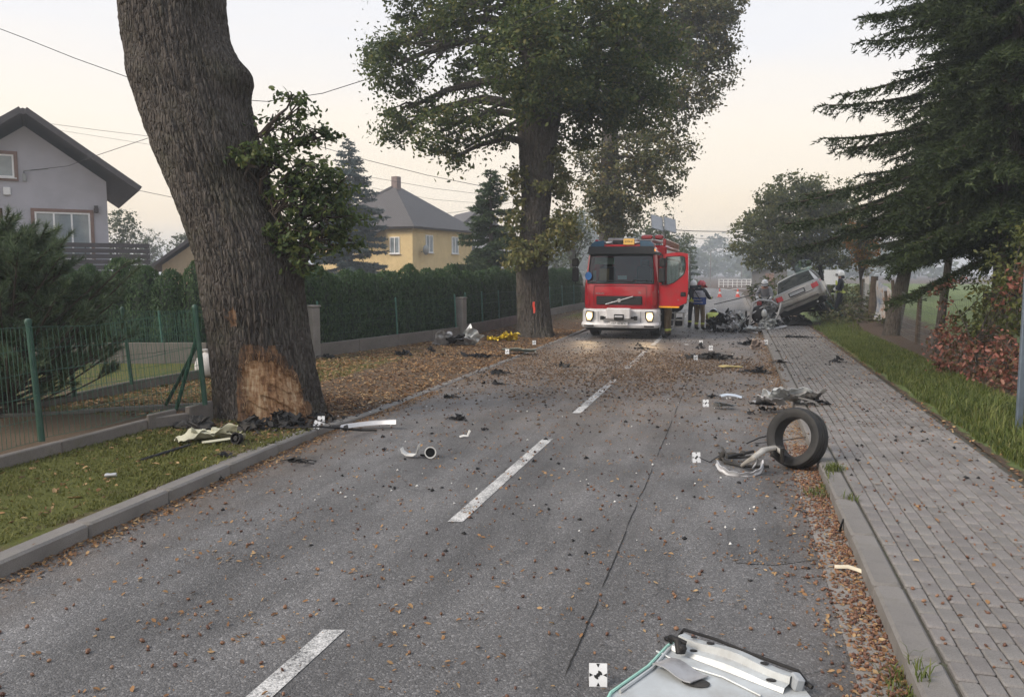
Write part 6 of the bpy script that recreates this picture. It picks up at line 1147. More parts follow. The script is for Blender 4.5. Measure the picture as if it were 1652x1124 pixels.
m = MB(); m.ell((.55, .22, .62), (.24, .24, .30), 16, 10); m.build('seat_back', M_BLK, fr_, smooth=50); m = MB(); m.ell((.72, .02, .66), (.1, .1, .15), 12, 8); m.build('airbag', M_WHS, fr_, smooth=50); m = MB(); m.box((.55, .05, 1.0), (.16, .1, .14), ch=.02); m.build('headrest', pbr('maroon_trim', (.2, .03, .03), .7), fr_)
heap(fr_, 'dark_scrap', M_BLK, (.8, .5, .8), 220, .03, .14, 8, loc=(-.45, .1, 0)); heap(fr_, 'bright_scrap', M_ALU, (.8, .5, .75), 90, .03, .13, 9, loc=(-.35, -.05, 0)); heap(fr_, 'dark_scrap', M_BLK, (.6, .35, 1.1), 110, .04, .16, 10, loc=(1.1, .8, 0))
m = MB(); m.tube([tuple(at(1152, 491, 30.2)), tuple(at(1190, 482, 30.4)), tuple(at(1225, 472, 31))], .016, 6); o = m.build('winch_rope', M_CABLE); tag(o, 'dark taut rope running from the firefighters to the wreck', 'rope')
heap(T('underbody_shadow_pieces', 'dark pieces added in place of the shadow beneath the raised car', 'debris', (2.35, 31.4, .1)), 'scrap', M_UND, (.9, .5, .45), 120, .05, .2, 12)  # dark shards added where the shadow under the car falls
pp = [at(1331, 485, 33), at(1349, 503, 32.3), at(1368, 516, 31.6)]; m = MB(); m.tube([tuple(p) for p in pp], .055, 8); o = m.build('green_pole', M_GLT, smooth=50); tag(o, 'bent pale green metal pole slanting down beside the raised car', 'pole')

# ================================================================== tyre with its torn suspension
p = G(1280, 757, .0); ty = T('suspension_assembly', 'loose tyre with torn suspension arm leaning on the footpath kerb', 'tyre', (p.x, p.y, 0)); e_ = wheel(ty, (.03, .10, .318), .318, .205, (0, 0, 0), rim=False, seg=56); e_.name = 'tyre_ring'
fwd = Vector((-.58, -.80, .24)).normalized(); e_.rotation_euler = fwd.to_track_quat('Z', 'Y').to_euler()
m = MB(); m.lathe([(.212, -.082), (.25, -.07), (.268, -.03), (.268, .03), (.25, .07), (.212, .082)], 40); m.build('inner_liner', M_BLK, e_, smooth=50)
S = lambda x, y, z=.0: Vector(G(x, y, z))-ty.location
m = MB(); m.tube([S(1262, 730, .20), S(1250, 722, .23), S(1232, 726, .24), S(1216, 738, .2), S(1205, 745, .12), S(1198, 750, .05)], [.03, .035, .036, .034, .03, .026], 12, squash=.75); m.build('cast_arm', pbr('cast_aluminium', (.45, .43, .39), .5, .3, .15, dirt=(.14, .11, .08), dscale=8, damt=.5), ty, smooth=60)
m = MB(); m.box(S(1255, 728, .19), (.09, .09, .12), rot=(.3, .4, .2), ch=.02); m.tube([S(1245, 730, .16), S(1262, 738, .12)], .04, 10); m.tube([S(1262, 722, .26), S(1262, 745, .1)], .022, 8); m.build('hub_carrier', M_UND, ty, smooth=40)
m = MB(); m.tube([S(1160, 730, .04), S(1170, 745, .02), S(1200, 752, .03), S(1240, 752, .02)], [.012, .02, .02, .014], 8); m.tube([S(1165, 722, .1), S(1175, 738, .06), S(1190, 738, .05), S(1225, 735, .06)], .014, 8); m.tube([S(1172, 737, .1), S(1215, 728, .05)], .018, 8); m.box(S(1180, 733, .06), (.1, .05, .05), rot=(0, 0, .3), ch=.01); m.box(S(1198, 732, .07), (.06, .05, .07), ch=.01); m.box(S(1165, 735, .05), (.05, .05, .1), rot=(.2, .3, .3), ch=.01); m.build('steering_rod', M_UND, ty, smooth=50)
m = MB(); m.tube([S(1205, 715, .14), S(1225, 706, .14), S(1238, 703, .16)], .008, 6); m.build('brake_hose', M_BLK, ty, smooth=50); m = MB(); m.tube([S(1218, 715, .0), S(1250, 712, .1), S(1300, 705, .2)], .005, 5); m.build('wire', M_BLK, ty, smooth=50); m = MB(); m.tube([S(1160, 735, .02), S(1145, 745, .01), S(1128, 738, .05)], .005, 5); m.build('wire', M_BLK, ty, smooth=50)
# broken piece of the alloy rim: an arc of the barrel lying on the asphalt
arc = MB(); n1 = 20; vs3 = []
for i in range(n1+1):
    a = R(185)+R(175)*i/n1
    for (rr, zz) in ((.215, .02), (.235, .005), (.245, .03), (.232, .05), (.238, .09), (.225, .085), (.215, .05)): vs3.append((rr*math.cos(a), rr*math.sin(a)*.95, zz+.01*math.sin(i*1.9)))
arc.add(vs3, [(i*7+k, i*7+(k+1) % 7, (i+1)*7+(k+1) % 7, (i+1)*7+k) for i in range(n1) for k in range(7)]+[tuple(range(7)), tuple(n1*7+k for k in range(6, -1, -1))])
o = arc.build('rim_fragment', pbr('scraped_alloy', (.66, .66, .68), .35, .3, .1, dirt=(.2, .19, .18), damt=.4), ty, smooth=40); o.location = S(1192, 752, .05); o.rotation_euler = (R(24), 0, R(8)); m = MB(); m.tube([S(1214, 755, .02), S(1222, 745, .09), S(1222, 737, .16)], [.02, .03, .012], 6, squash=.5); m.build('rim_spoke', M_ALU, ty, smooth=40)

# ================================================================== door frame lying at the bottom of the picture
p = G(1095, 1040); dp = T('car_door_panel', 'pale inner car door panel lying on the asphalt at the front', 'car door', (p.x, p.y, 0)); D_ = lambda x, y, z=0.0: Vector(G(x, y, z))-dp.location
a, b = D_(1096, 1038), D_(1292, 1112); ax = (b-a).normalized(); ay = Vector((ax.y, -ax.x, 0)); L_ = (b-a).length
Mx = Matrix((ax, -ay, Vector((0, 0, 1)))).transposed().to_4x4(); Mx.translation = a; fz = bpy.data.objects.new('frame', None)
def loc(x, y, z): return tuple(Mx @ Vector((x, -y, z)))       # x along the hinge edge, y towards the camera
pts = [a, b, D_(1345, 1180), D_(1200, 1330), D_(900, 1290), D_(985, 1128), D_(1045, 1085), D_(1076, 1052)]; n8 = len(pts); m = MB()
m.add([(q.x, q.y, .015) for q in pts]+[(q.x, q.y, .028) for q in pts], [tuple(range(n8-1, -1, -1)), tuple(range(n8, 2*n8))]+[(i, (i+1) % n8, n8+(i+1) % n8, n8+i) for i in range(n8)]); m.build('door_skin', M_WHS, dp)
LE = [Vector((q.x, q.y, .036)) for q in (a, pts[7], pts[6], pts[5], pts[4])]; cdir = Vector(loc(.3, .4, 0))
m = MB(); 
def prof_at(x, s=1.0): return [loc(x, .015, .028), loc(x, .012, .085*s), loc(x, .075, .095*s), loc(x, .085, .060*s), loc(x, .135, .055*s), loc(x, .15, .030)]
m.loft([prof_at(x_*L_, 1-.12*math.sin(x_*9)) for x_ in np.linspace(.06, .97, 14)], close=False); m.build('hinge_channel', M_WHS, dp, smooth=35)
m = MB(); m.tube([loc(-.005, -.004, .045), loc(.02, -.012, .085), loc(L_*.3, -.012, .095), loc(L_*.6, -.004, .09), loc(L_*.97, -.012, .085), loc(L_+.02, -.006, .05)], .009, 7); m.build('rubber_seal', M_BLK, dp, smooth=50)
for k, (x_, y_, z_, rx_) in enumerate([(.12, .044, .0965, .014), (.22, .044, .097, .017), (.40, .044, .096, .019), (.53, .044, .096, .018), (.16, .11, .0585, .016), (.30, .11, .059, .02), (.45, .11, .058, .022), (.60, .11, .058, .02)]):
    m = MB(); m.lathe([(.001, .0), (rx_, 0), (rx_*1.05, -.004)], 14, M=Matrix.Translation(loc(x_, y_, z_-.002)) @ Matrix.Diagonal((1.2, .7, 1, 1))); m.build('hole_shade_disc', M_BLK, dp)  # black discs stand in for the shade inside uncut holes
m = MB(); m.tube([loc(.03, .13, .06), loc(.04, .15, .10), loc(.10, .17, .11), loc(.14, .15, .10)], [.010, .016, .018, .012], 8); m.tube([loc(.10, .17, .11), loc(.13, .20, .06)], .02, 8); m.box(loc(.135, .185, .08), (.04, .04, .05), rot=(.3, .2, .5), ch=.008); m.tube([loc(.02, .16, .085), loc(.05, .13, .10), (Vector(loc(.08, .13, .09)))], .007, 5); m.build('door_check', M_BLK, dp, smooth=50)
m = MB(); m.tube(LE, .008, 6); m.build('glass_edge', pbr('green_glass_edge', (.35, .62, .52), .2), dp, smooth=50); m = MB(); m.tube([q.lerp(cdir, .09 if i < 2 else .12)+Vector((0, 0, .004)) for i, q in enumerate(LE[:4])], .009, 6); m.build('inner_rib', M_WHS, dp, smooth=50)
o = sheet('speaker_flap', 1, 1, 8, 8, lambda u, v: ((u-.5)*.24, .01*math.sin(u*6), (v-.5)*.15), M_SILD, dp, .006); o.location = loc(.22, .33, .05); o.rotation_euler = (R(84), 0, R(-35)); m = MB(); m.ell(loc(.33, .36, .034), (.07, .045, .006), 16, 6); m.build('opening_shade_disc', M_UND, dp, smooth=50)  # flat dark disc stands in for the shade of a recess
m = MB(); m.tube([loc(.0, .22, .034), loc(.2, .25, .036), loc(.4, .22, .036), loc(.62, .25, .034)], .006, 6); m.build('pressed_rib', M_WHS, dp, smooth=50)
m = MB(); m.box(loc(L_+.0, .05, .06), (.05, .07, .07), rot=(.1, .2, .4), ch=.008); m.build('hinge', pbr('grey_clip', (.40, .43, .46), .5, dirt=(.2, .19, .18), damt=.5), dp); m = MB(); m.tube([loc(L_+.02, .02, .06), loc(L_+.07, .03, .05)], .012, 6); m.build('hinge_pin', M_BLK, dp); m = MB(); m.box(loc(-.07, .01, .012), (.04, .025, .02), rot=(0, 0, .5), ch=.004); o = m.build('plastic_clip', M_BLK); o.location = dp.location; tag(o, 'tiny black clip beside the tip of the door panel', 'clip')

# ================================================================== numbered evidence cards without numbers
M_CARD = pbr('white_card', (.78, .79, .80), .6, var=.02); M_CBLK = pbr('card_black', (.015, .015, .015), .7)
def card_mesh():
    m = MB(); w_, h_, t_ = .09, .112, .028; Q = Euler((R(-14), 0, 0)).to_matrix()
    def f(x, z, d): return tuple(Q @ Vector((x, -d, z)))
    m.add([f(-w_/2, 0, 0), f(w_/2, 0, 0), f(w_/2, h_, 0), f(-w_/2, h_, 0)], [(0, 1, 2, 3)]); b0 = Q @ Vector((0, 0, h_))
    m.add([(-w_/2, b0.y, b0.z), (w_/2, b0.y, b0.z), (w_/2, b0.y*2+.0, 0), (-w_/2, b0.y*2, 0)], [(0, 1, 2, 3)])
    m.mi = 1; cx_, cz_ = 0, h_*.5; d_ = .0012; r_ = .021
    for a0 in (0, 180): pts = [f(cx_, cz_, d_)]+[f(cx_+r_*math.cos(R(a0+90*i/5)), cz_+r_*math.sin(R(a0+90*i/5)), d_) for i in range(6)]; m.add(pts, [(0, i, i+1) for i in range(1, 6)])
    for a0 in (90, 270): pts = [f(cx_, cz_, d_)]+[f(cx_+r_*.45*math.cos(R(a0+90*i/5)), cz_+r_*.45*math.sin(R(a0+90*i/5)), d_) for i in range(6)]; m.add(pts, [(0, i, i+1) for i in range(1, 6)])
    for (ux, uz) in ((1, 0), (-1, 0), (0, 1), (0, -1)):
        ex, ez = ux*w_*.48, cz_+uz*h_*.48 if uz else cz_; tx, tz = ux*(w_*.48-.018), cz_+uz*(h_*.48-.018); m.add([f(tx, tz, d_), f(ex+(.009 if uz else 0), ez+(.009 if ux else 0), d_), f(ex-(.009 if uz else 0), ez-(.009 if ux else 0), d_)], [(0, 1, 2)])
    return m.mesh('marker_card', [M_CARD, M_CBLK], fix=False)
CM = card_mesh(); rgc = random.Random(3)
for (x, y, z, lb, sc) in [(965, 1107, 0, 'white evidence card with black crosshair beside the door panel', 1.0), (1124, 746, 0, 'white evidence card wired to the torn suspension', 1.0), (1139, 656, 0, 'white evidence card left of the broken lamp glass', 1.0), (518, 685, .1, 'white evidence card standing at the foot of the struck oak', 1.0), (509, 691, .1, 'tilted white evidence card at the foot of the struck oak', .9), (745, 555, .06, 'white evidence card before the crumpled silver panel', 1.15), (818, 571, .05, 'white evidence card beside the glass sheet on the verge', 1.1), (862, 556, .04, 'white evidence card below the red marked oak', 1.1), (1131, 556, 0, 'white evidence card furthest from camera in the road', 1.15), (1147, 565, 0, 'white evidence card behind the charred heap', 1.15), (1123, 581, 0, 'white evidence card in front of the charred heap', 1.1), (1236, 556, .12, 'white evidence card on the footpath edge by the wreck', 1.2), (1109, 556, 0, 'toppled evidence card near the fire engine step', 1.0)]:
    o = bpy.data.objects.new('evidence_card', CM); link(o); o.location = G(x, y, z); o.scale = (sc,)*3; o.rotation_euler = (0 if 'toppled' not in lb else R(-70), R(18) if 'tilted' in lb else 0, YAW+rgc.uniform(-.15, .25)); tag(o, lb, 'card', 'evidence cards')
# ================================================================== scattered wreckage
def on(x, y, z=None):
    p = G(x, y, 0.0 if z is None else z); return p
def item(name, label, cat, p, rz=0.0, rot=None): return T(name, label, cat, p, rz, None, rot)
M_SMOKEG = glassmat('cracked_glass_sheet', (.70, .82, .78), .9, .12); M_LENS = glassmat('clear_lens', (.85, .9, .92), .8, .08); M_FOAM = pbr('yellow_foam', (.58, .46, .20), .85); M_FOIL = pbr('yellow_foil', (.75, .52, .03), .28, .3, .15, 8); M_CLOTH = pbr('airbag_cloth', (.56, .54, .40), .85, var=.12, vscale=6, bump=.3, bscale=30); M_PLW = pbr('white_plastic', (.68, .67, .64), .4)
def bent(parent, name, mat, pts, w_, t_=.004, n=10):
    """a strip that follows pts, w wide"""
    P = [Vector(p) for p in pts]; m = MB(); rr = []
    for i, p in enumerate(P):
        d = (P[min(i+1, len(P)-1)]-P[max(i-1, 0)]).normalized(); s = d.cross(Vector((0, 0, 1))).normalized()*w_/2; u = s.cross(d).normalized()*t_
        rr.append([p+s, p+s*.4+u*4, p-s*.4+u*4, p-s, p-s-u, p-s*.4+u*2.5, p+s*.4+u*2.5, p+s-u])
    m.loft([[tuple(q) for q in r_] for r_ in rr]); return m.build(name, mat, parent, smooth=40)
# --- by the kerb on the right
p = on(1272, 652, .12); f1 = item('crumpled_wing', 'crumpled silver car wing lying across the footpath kerb', 'debris', p, YAW)
for k, (w_, h_, lc, rt, mt, am) in enumerate([(.62, .42, (-.06, 0, .15), (R(58), .1, .15), M_WHS, .16), (.5, .32, (.24, .0, .12), (R(62), -.15, -.1), M_SIL, .13), (.42, .34, (-.33, -.1, .05), (R(66), .25, .4), M_SILD, .14), (.3, .22, (-.4, -.05, .02), (R(80), .1, .2), M_BLK, .08), (.22, .16, (.48, -.02, .04), (R(80), .3, 0), M_BLK, .05)]):
    o = sheet('crumpled_panel', 1, 1, 14, 12, crump(w_, h_, am, 50+k, fr=2.6), mt, f1, .006, 30); o.location = lc; o.rotation_euler = rt
heap(f1, 'broken_plastic', M_BLK, (.3, .15, .08), 24, .015, .06, 61, loc=(-.35, -.1, -.08)); bent(f1, 'torn_flange', M_SIL, [(.1, -.12, .12), (.28, -.2, .08), (.42, -.22, -.02)], .09)
t = item('lamp_housing', 'pale blue broken bumper strip beside the lamp glass', 'debris', on(1178, 643), YAW); bent(t, 'strip', pbr('pale_blue_plastic', (.50, .56, .64), .35), [(-.16, .02, .04), (-.05, .03, .06), (.08, .01, .05), (.18, -.02, .02)], .10, .006); heap(t, 'chips', M_PLW, (.2, .1, .03), 10, .01, .03, 62)
t = item('lamp_glass', 'clear broken headlamp glass lying on the asphalt', 'debris', on(1168, 660), YAW); o = sheet('lens', 1, 1, 10, 8, crump(.34, .22, .06, 63, fr=1.3), M_LENS, t, .004, 50); o.location = (0, 0, .06); o.rotation_euler = (R(70), 0, .1); heap(t, 'chips', M_LENS, (.2, .1, .02), 16, .008, .02, 64)
def black_bit(label, x, y, z, sp, n, s0, s1, seed, mat=None, name='plastic_debris'):
    t = item(name, label, 'debris', on(x, y, z)); heap(t, 'shards', mat or M_BLK, sp, n, s0, s1, seed)
    rg = random.Random(seed); m = MB()
    for _ in range(3): a = rg.uniform(0, 6.28); m.tube([(0, 0, .02), (sp[0]*.6*math.cos(a), sp[1]*.6*math.sin(a), sp[2]*.5+.01), (sp[0]*1.2*math.cos(a+.3), sp[1]*1.2*math.sin(a+.3), .012)], .006, 5)
    m.build('wire', M_BLK, t, smooth=50); return t
black_bit('black shards left of the pale bumper strip', 1149, 642, 0, (.12, .08, .06), 14, .02, .05, 71)
black_bit('small black block in front of the crumpled wing', 1210, 668, 0, (.05, .04, .06), 6, .03, .06, 72)
black_bit('low heap of black plastic at the footpath kerb', 1222, 602, 0, (.34, .2, .12), 46, .03, .11, 73)
black_bit('charred heap in the road beside three evidence cards', 1150, 579, 0, (.75, .3, .16), 110, .03, .14, 74, M_UND)
black_bit('round black lump behind the charred heap', 1131, 562, 0, (.12, .1, .16), 18, .05, .1, 75)
black_bit('black and white fragment on the footpath edge', 1258, 586, .12, (.2, .1, .06), 16, .03, .07, 76)
black_bit('black bracket on the footpath beside the grass', 1352, 585, .12, (.22, .12, .12), 22, .03, .09, 77)
black_bit('dark plastic pile at the kerb below the wreck', 1215, 556, 0, (.6, .4, .12), 70, .04, .15, 78)
black_bit('long black strip across the footpath before the raised car', 1290, 545, .12, (.9, .12, .04), 40, .04, .12, 79)
t = item('foam_board', 'flat yellow foam board lying in the right lane', 'debris', on(1179, 593), YAW); o = sheet('board', 1, 1, 8, 5, lambda u, v: ((u-.5)*.44, .01*math.sin(u*5), (v-.5)*.30*(1-.2*u)), M_FOAM, t, .02); o.location = (0, 0, .03); o.rotation_euler = (R(88), 0, R(8))
t = item('upholstery_lump', 'pinkish beige lump of upholstery by the kerb', 'debris', on(1221, 563), 0); o = sheet('cushion_cover', 1, 1, 12, 12, crump(.3, .26, .14, 160, fr=3), pbr('beige_upholstery', (.36, .29, .25), .9), t, .03, 50); o.location = (0, 0, .12); o.rotation_euler = (.5, .2, .3)
m = MB(); m.prism([(-.03, 0), (.03, 0), (.035, .1), (.01, .115), (-.03, .06)], -.004, .004); o = m.build('black_chip', M_BLK, loc=on(1354, 858)); o.rotation_euler = (.2, 0, 1.2); tag(o, 'upright black chip leaning on the near kerb', 'debris')
t = item('torn_trim', 'cream torn trim lying among the leaves in the near gutter', 'debris', on(1374, 922), .4); bent(t, 'strip', pbr('cream_trim', (.62, .56, .43), .6), [(-.09, .06, .015), (-.02, .01, .03), (.03, -.03, .02), (.05, -.09, .02)], .03)
# --- on the road, left half
t = item('white_trim', 'white curved plastic trim in the left lane', 'debris', on(662, 738), .1); m = MB(); m.loft([[(x_, -.05+yy, z_), (x_, .05+yy, z_), (x_, .05+yy, z_+.012), (x_, -.05+yy, z_+.012)] for x_, yy, z_ in ((-.1, 0, .10), (-.085, 0, .06), (-.04, .0, .03), (.04, 0, .025), (.08, 0, .05), (.10, 0, .13), (.105, 0, .15))]); m.build('trim', M_PLW, t, smooth=50)
t = item('plastic_cup', 'black lined white plastic ring in the left lane', 'debris', on(694, 738), 0); m = MB(); m.lathe([(.06, -.05), (.065, .05), (.055, .05), (.05, -.05)], 18, True, Matrix.Translation((0, 0, .06)) @ Euler((R(80), 0, R(25))).to_matrix().to_4x4()); m.build('ring', M_PLW, t, smooth=40); m = MB(); m.lathe([(.001, .0), (.052, 0), (.05, .03)], 16, M=Matrix.Translation((0, 0, .06)) @ Euler((R(80), 0, R(25))).to_matrix().to_4x4()); m.build('lining', M_BLK, t); m = MB(); m.tube([(-.03, 0, .02), (-.12, .02, .02)], .012, 6); m.build('stalk', M_BLK, t)
black_bit('tiny black cube in the left lane', 620, 727, 0, (.02, .02, .03), 5, .03, .04, 81); black_bit('curled black bracket in the left lane ahead of the white trim', 740, 677, 0, (.16, .1, .06), 20, .03, .08, 82); black_bit('dark flap of plastic beside the left kerb', 484, 746, 0, (.2, .08, .04), 14, .03, .09, 83, M_UND); black_bit('small black splinter beside the centre line', 780, 694, 0, (.06, .05, .04), 6, .02, .05, 84)
t = item('white_curl', 'small white curled splinter in the left lane', 'debris', on(752, 706), .3); bent(t, 'curl', M_PLW, [(-.08, 0, .01), (-.03, .0, .025), (.02, .01, .02), (.05, .02, .09)], .04)
t = item('bumper_beam', 'curved aluminium bumper beam lying over the left kerb', 'debris', on(595, 692), R(20)); m = MB(); rr = []
for k in range(15):
    u = k/14-.5; y = -.32*u*u+.04; z = .05+.06*u; rr.append([(u*.72, y+a, z+b) for a, b in ((-.055, 0), (-.03, .045), (0, .02), (.03, .045), (.055, 0), (.03, .03), (0, .005), (-.03, .03))])
m.loft(rr); m.build('beam', M_ALU, t, smooth=30)
m = MB(); m.tube([tuple(on(462, 690, .14)), tuple(on(510, 688, .17)), tuple(on(545, 690, .14)), tuple(on(580, 694, .05)), tuple(on(607, 694, .015))], .012, 6); o = m.build('black_hose', M_BLK, smooth=60); tag(o, 'thin black hose running from the oak over the kerb', 'hose')
# --- round the struck oak
black_bit('charred black debris heaped against the foot of the oak', 455, 688, .1, (.55, .25, .22), 150, .03, .12, 91); black_bit('black torn sheeting left of the oak roots', 320, 694, .1, (.5, .25, .1), 60, .05, .2, 92, M_UND); black_bit('black shards at the right foot of the oak', 520, 676, .08, (.3, .25, .08), 60, .02, .09, 93); black_bit('dark bent sheet under the oak scar', 400, 695, .1, (.4, .2, .14), 70, .04, .14, 94, M_UND)
black_bit('orange and black splinters beneath the oak scar', 490, 684, .1, (.3, .15, .12), 50, .02, .08, 95, M_STRIP)
t = item('airbag', 'deflated cream airbag cloth on the lawn by the oak', 'airbag', on(338, 712, .12), R(25))
for k, (w_, h_, lc, rt) in enumerate([(.5, .34, (.06, .05, .10), (R(70), .05, .1)), (.4, .26, (-.16, 0, .06), (R(75), -.1, .3)), (.34, .24, (.2, .06, .08), (R(60), .1, -.2))]): o = sheet('cloth_fold', 1, 1, 16, 12, crump(w_, h_, .13, 100+k, fr=2.4), M_CLOTH, t, .006, 60); o.location = lc; o.rotation_euler = rt
bent(t, 'hem', M_CLOTH, [(-.05, -.16, .02), (.1, -.12, .03), (.28, -.06, .04), (.36, -.02, .05)], .05)
m = MB(); m.tube([tuple(on(229, 741, .14)), tuple(on(268, 729, .15)), tuple(on(306, 717, .16))], [.018, .024, .02], 6, squash=.6); o = m.build('black_trim_strip', M_BLK, smooth=40); tag(o, 'straight black trim strip lying on the lawn', 'trim'); 
o = None; m = MB(); m.lathe([(.06, -.035), (.07, .035), (.058, .035), (.045, -.03), (.001, -.03)], 18, M=Matrix.Translation((0, 0, .065)) @ Euler((R(75), 0, R(-10))).to_matrix().to_4x4()); m.lathe([(.025, .0), (.03, .03), (.001, .03)], 12, M=Matrix.Translation((0, 0, .065)) @ Euler((R(75), 0, R(-10))).to_matrix().to_4x4()); o = m.build('black_cup', M_BLK, smooth=40, loc=on(383, 716, .12)); tag(o, 'round black rubber cup on the lawn beside the airbag', 'debris')
black_bit('small black and white scrap on the lawn near the kerb', 364, 736, .12, (.1, .05, .03), 10, .02, .06, 96); t = item('crushed_can', 'small crushed pale can on the lawn', 'litter', on(179, 770, .13), .5); m = MB(); m.lathe([(.001, -.05), (.022, -.05), (.026, -.03), (.019, .0), (.025, .03), (.022, .05), (.001, .05)], 12, M=Matrix.Translation((0, 0, .025)) @ Euler((0, R(88), 0)).to_matrix().to_4x4() @ Matrix.Diagonal((.8, 1, 1, 1))); m.build('can', M_ALU, t, smooth=40); black_bit('dark lump at the foot of the left kerb', 353, 774, 0, (.08, .04, .03), 8, .03, .05, 97, M_UND)
# --- far verge
p = on(735, 557, .06); t = item('crumpled_bonnet', 'crumpled silver bonnet resting against the second pillar plinth', 'debris', p, YAW)
for k, (w_, h_, lc, rt, mt) in enumerate([(.5, .45, (-.36, 0, .2), (.4, .2, .3), M_SILD), (.8, .4, (.1, .1, .12), (R(60), .1, .0), M_SILD), (.5, .6, (.42, .1, .2), (R(30), .6, .2), M_WHS), (.5, .3, (.0, -.05, .18), (R(50), -.2, .1), M_BLK)]): o = sheet('crumpled_panel', 1, 1, 12, 12, crump(w_, h_, .15, 120+k, fr=2.8), mt, t, .008, 30); o.location = lc; o.rotation_euler = rt
p = on(812, 549, .06); t = item('foil_blanket', 'crumpled yellow rescue foil blanket left of the marked oak', 'blanket', p, YAW)
for k, (w_, h_, lc, rt) in enumerate([(.5, .35, (.2, 0, .12), (R(55), .1, .1)), (.4, .3, (-.05, .0, .08), (R(70), -.1, .3)), (.35, .2, (-.3, -.02, .05), (R(80), 0, -.2))]): o = sheet('foil_fold', 1, 1, 14, 12, crump(w_, h_, .17, 130+k, fr=4), M_FOIL, t, .004, 25); o.location = lc; o.rotation_euler = rt
t = item('glass_sheet', 'pale green shattered window glass on the leafy verge', 'glass', on(836, 569, .05), YAW); o = sheet('laminated_glass', 1, 1, 14, 10, crump(.85, .42, .07, 140, fr=2), pbr('shattered_glass', (.42, .52, .48), .25, var=.2, vscale=20, bump=.5, bscale=50), t, .008, 30); o.location = (0, 0, .07); o.rotation_euler = (R(74), .05, .05); 
black_bit('black bits at the plinth right of the first pillar', 528, 577, .08, (.3, .1, .08), 26, .03, .1, 141); black_bit('black engine part on the verge midway between the pillars', 650, 573, .06, (.22, .12, .12), 26, .04, .11, 142); black_bit('dark lump in front of the pillars on the leafy verge', 694, 567, .06, (.14, .1, .14), 16, .04, .09, 143); black_bit('long thin black strips on the verge before the glass sheet', 775, 575, .05, (.9, .12, .05), 40, .04, .14, 144); black_bit('black broken strips on the flush kerb', 800, 602, .02, (.4, .2, .06), 26, .03, .12, 145); black_bit('dark chunk in the soil covered left lane', 905, 592, 0, (.3, .15, .1), 22, .04, .1, 146, M_UND); black_bit('dark bar fragment in the soil before the fire engine', 1035, 563, 0, (.3, .06, .05), 14, .03, .1, 147); black_bit('small black lump before the fire engine bumper', 1030, 558, 0, (.08, .06, .1), 8, .03, .07, 148); black_bit('flat dark flake by the flush kerb', 728, 642, 0, (.18, .06, .03), 10, .03, .09, 149, M_UND); black_bit('dark twisted strip in the left lane near the flush kerb', 800, 620, 0, (.25, .08, .05), 14, .03, .09, 150)
# --- innumerable crumbs and clods
def crumbs(name, label, P, s0, s1, mat):
    n_ = len(P); oct_ = np.array([(1, 0, 0), (-.6, .8, 0), (-.5, -.8, .1), (.2, .1, .7), (.1, 0, -.4)]); fs = np.array([(0, 1, 3), (1, 2, 3), (2, 0, 3), (1, 0, 4), (2, 1, 4), (0, 2, 4)]); s = rng.uniform(s0, s1, n_)**1
    a = rng.uniform(0, 6.28, n_); ca, sa = np.cos(a), np.sin(a); L_ = oct_[None]*s[:, None, None]*rng.uniform(.6, 1.3, (n_, 1, 3)); V = np.stack([L_[:, :, 0]*ca[:, None]-L_[:, :, 1]*sa[:, None], L_[:, :, 0]*sa[:, None]+L_[:, :, 1]*ca[:, None], L_[:, :, 2]], 2)+np.c_[P, zground(P[:, 0], P[:, 1])+.2*s][:, None]
    o = np_mesh(name, V.reshape(-1, 3), (fs[None]+(np.arange(n_)*5)[:, None, None]).reshape(-1, 3), mat); tag(o, label, 'debris', kind='stuff')
M_CLOD = pbr('soil_clods', (.13, .088, .058), .95, var=.5, vscale=3)
Pb = np.concatenate([patchy(band(8000, -5.2, 1.0), 50, -.1, .5), U(900, -9, -5, 11, 24)]); crumbs('soil_clods', 'brown soil clods strewn over the road band', Pb, .008, .038, M_CLOD)
crumbs('black_crumbs', 'tiny black plastic crumbs all over the crash site', np.concatenate([U(420, -4.8, .9, 5, 30), U(500, -5, 1.2, 13, 29), U(260, 1.1, 2.6, 8, 32), U(260, -7, -5, 8.5, 12), U(300, -9, -5, 13, 24)]), .008, .035, M_BLK); crumbs('pale_crumbs', 'tiny pale glass and paint crumbs over the road', np.concatenate([U(260, -4.8, .9, 6, 26), U(120, -7, -5, 8, 12)]), .006, .02, M_PLW)
Pt = np.concatenate([patchy(U(1800, -7.4, -5.1, 8.6, 12), 55, -.1, 1.2)]); crumbs('bark_chips', 'splintered bark chips round the struck oak', Pt, .012, .045, M_STRIP)

# ================================================================== people
M_SKIN = pbr('skin', (.48, .27, .20), .55); M_DK = pbr('navy_turnout', (.022, .024, .032), .85, bump=.4, bscale=18); M_KH = pbr('khaki_turnout', (.16, .115, .065), .9, var=.2, vscale=5, bump=.4, bscale=18); M_BOOT = pbr('black_boot', (.02, .02, .02), .5); M_GLV = pbr('work_glove', (.10, .085, .05), .8); M_HIV = pbr('lime_reflective', (.55, .60, .12), .5); M_SILV = pbr('silver_reflective', (.62, .62, .60), .4); M_GREY = pbr('grey_jacket', (.30, .30, .31), .85, bump=.3, bscale=18); M_VEST = pbr('grey_vest', (.40, .40, .44), .7); M_VBLU = pbr('blue_vest', (.02, .06, .25), .7); M_HW = pbr('white_helmet', (.75, .75, .74), .25, coat=.5); M_HR = pbr('red_helmet', (.5, .03, .04), .25, coat=.5); M_VIS = pbr('dark_visor', (.03, .032, .035), .1)
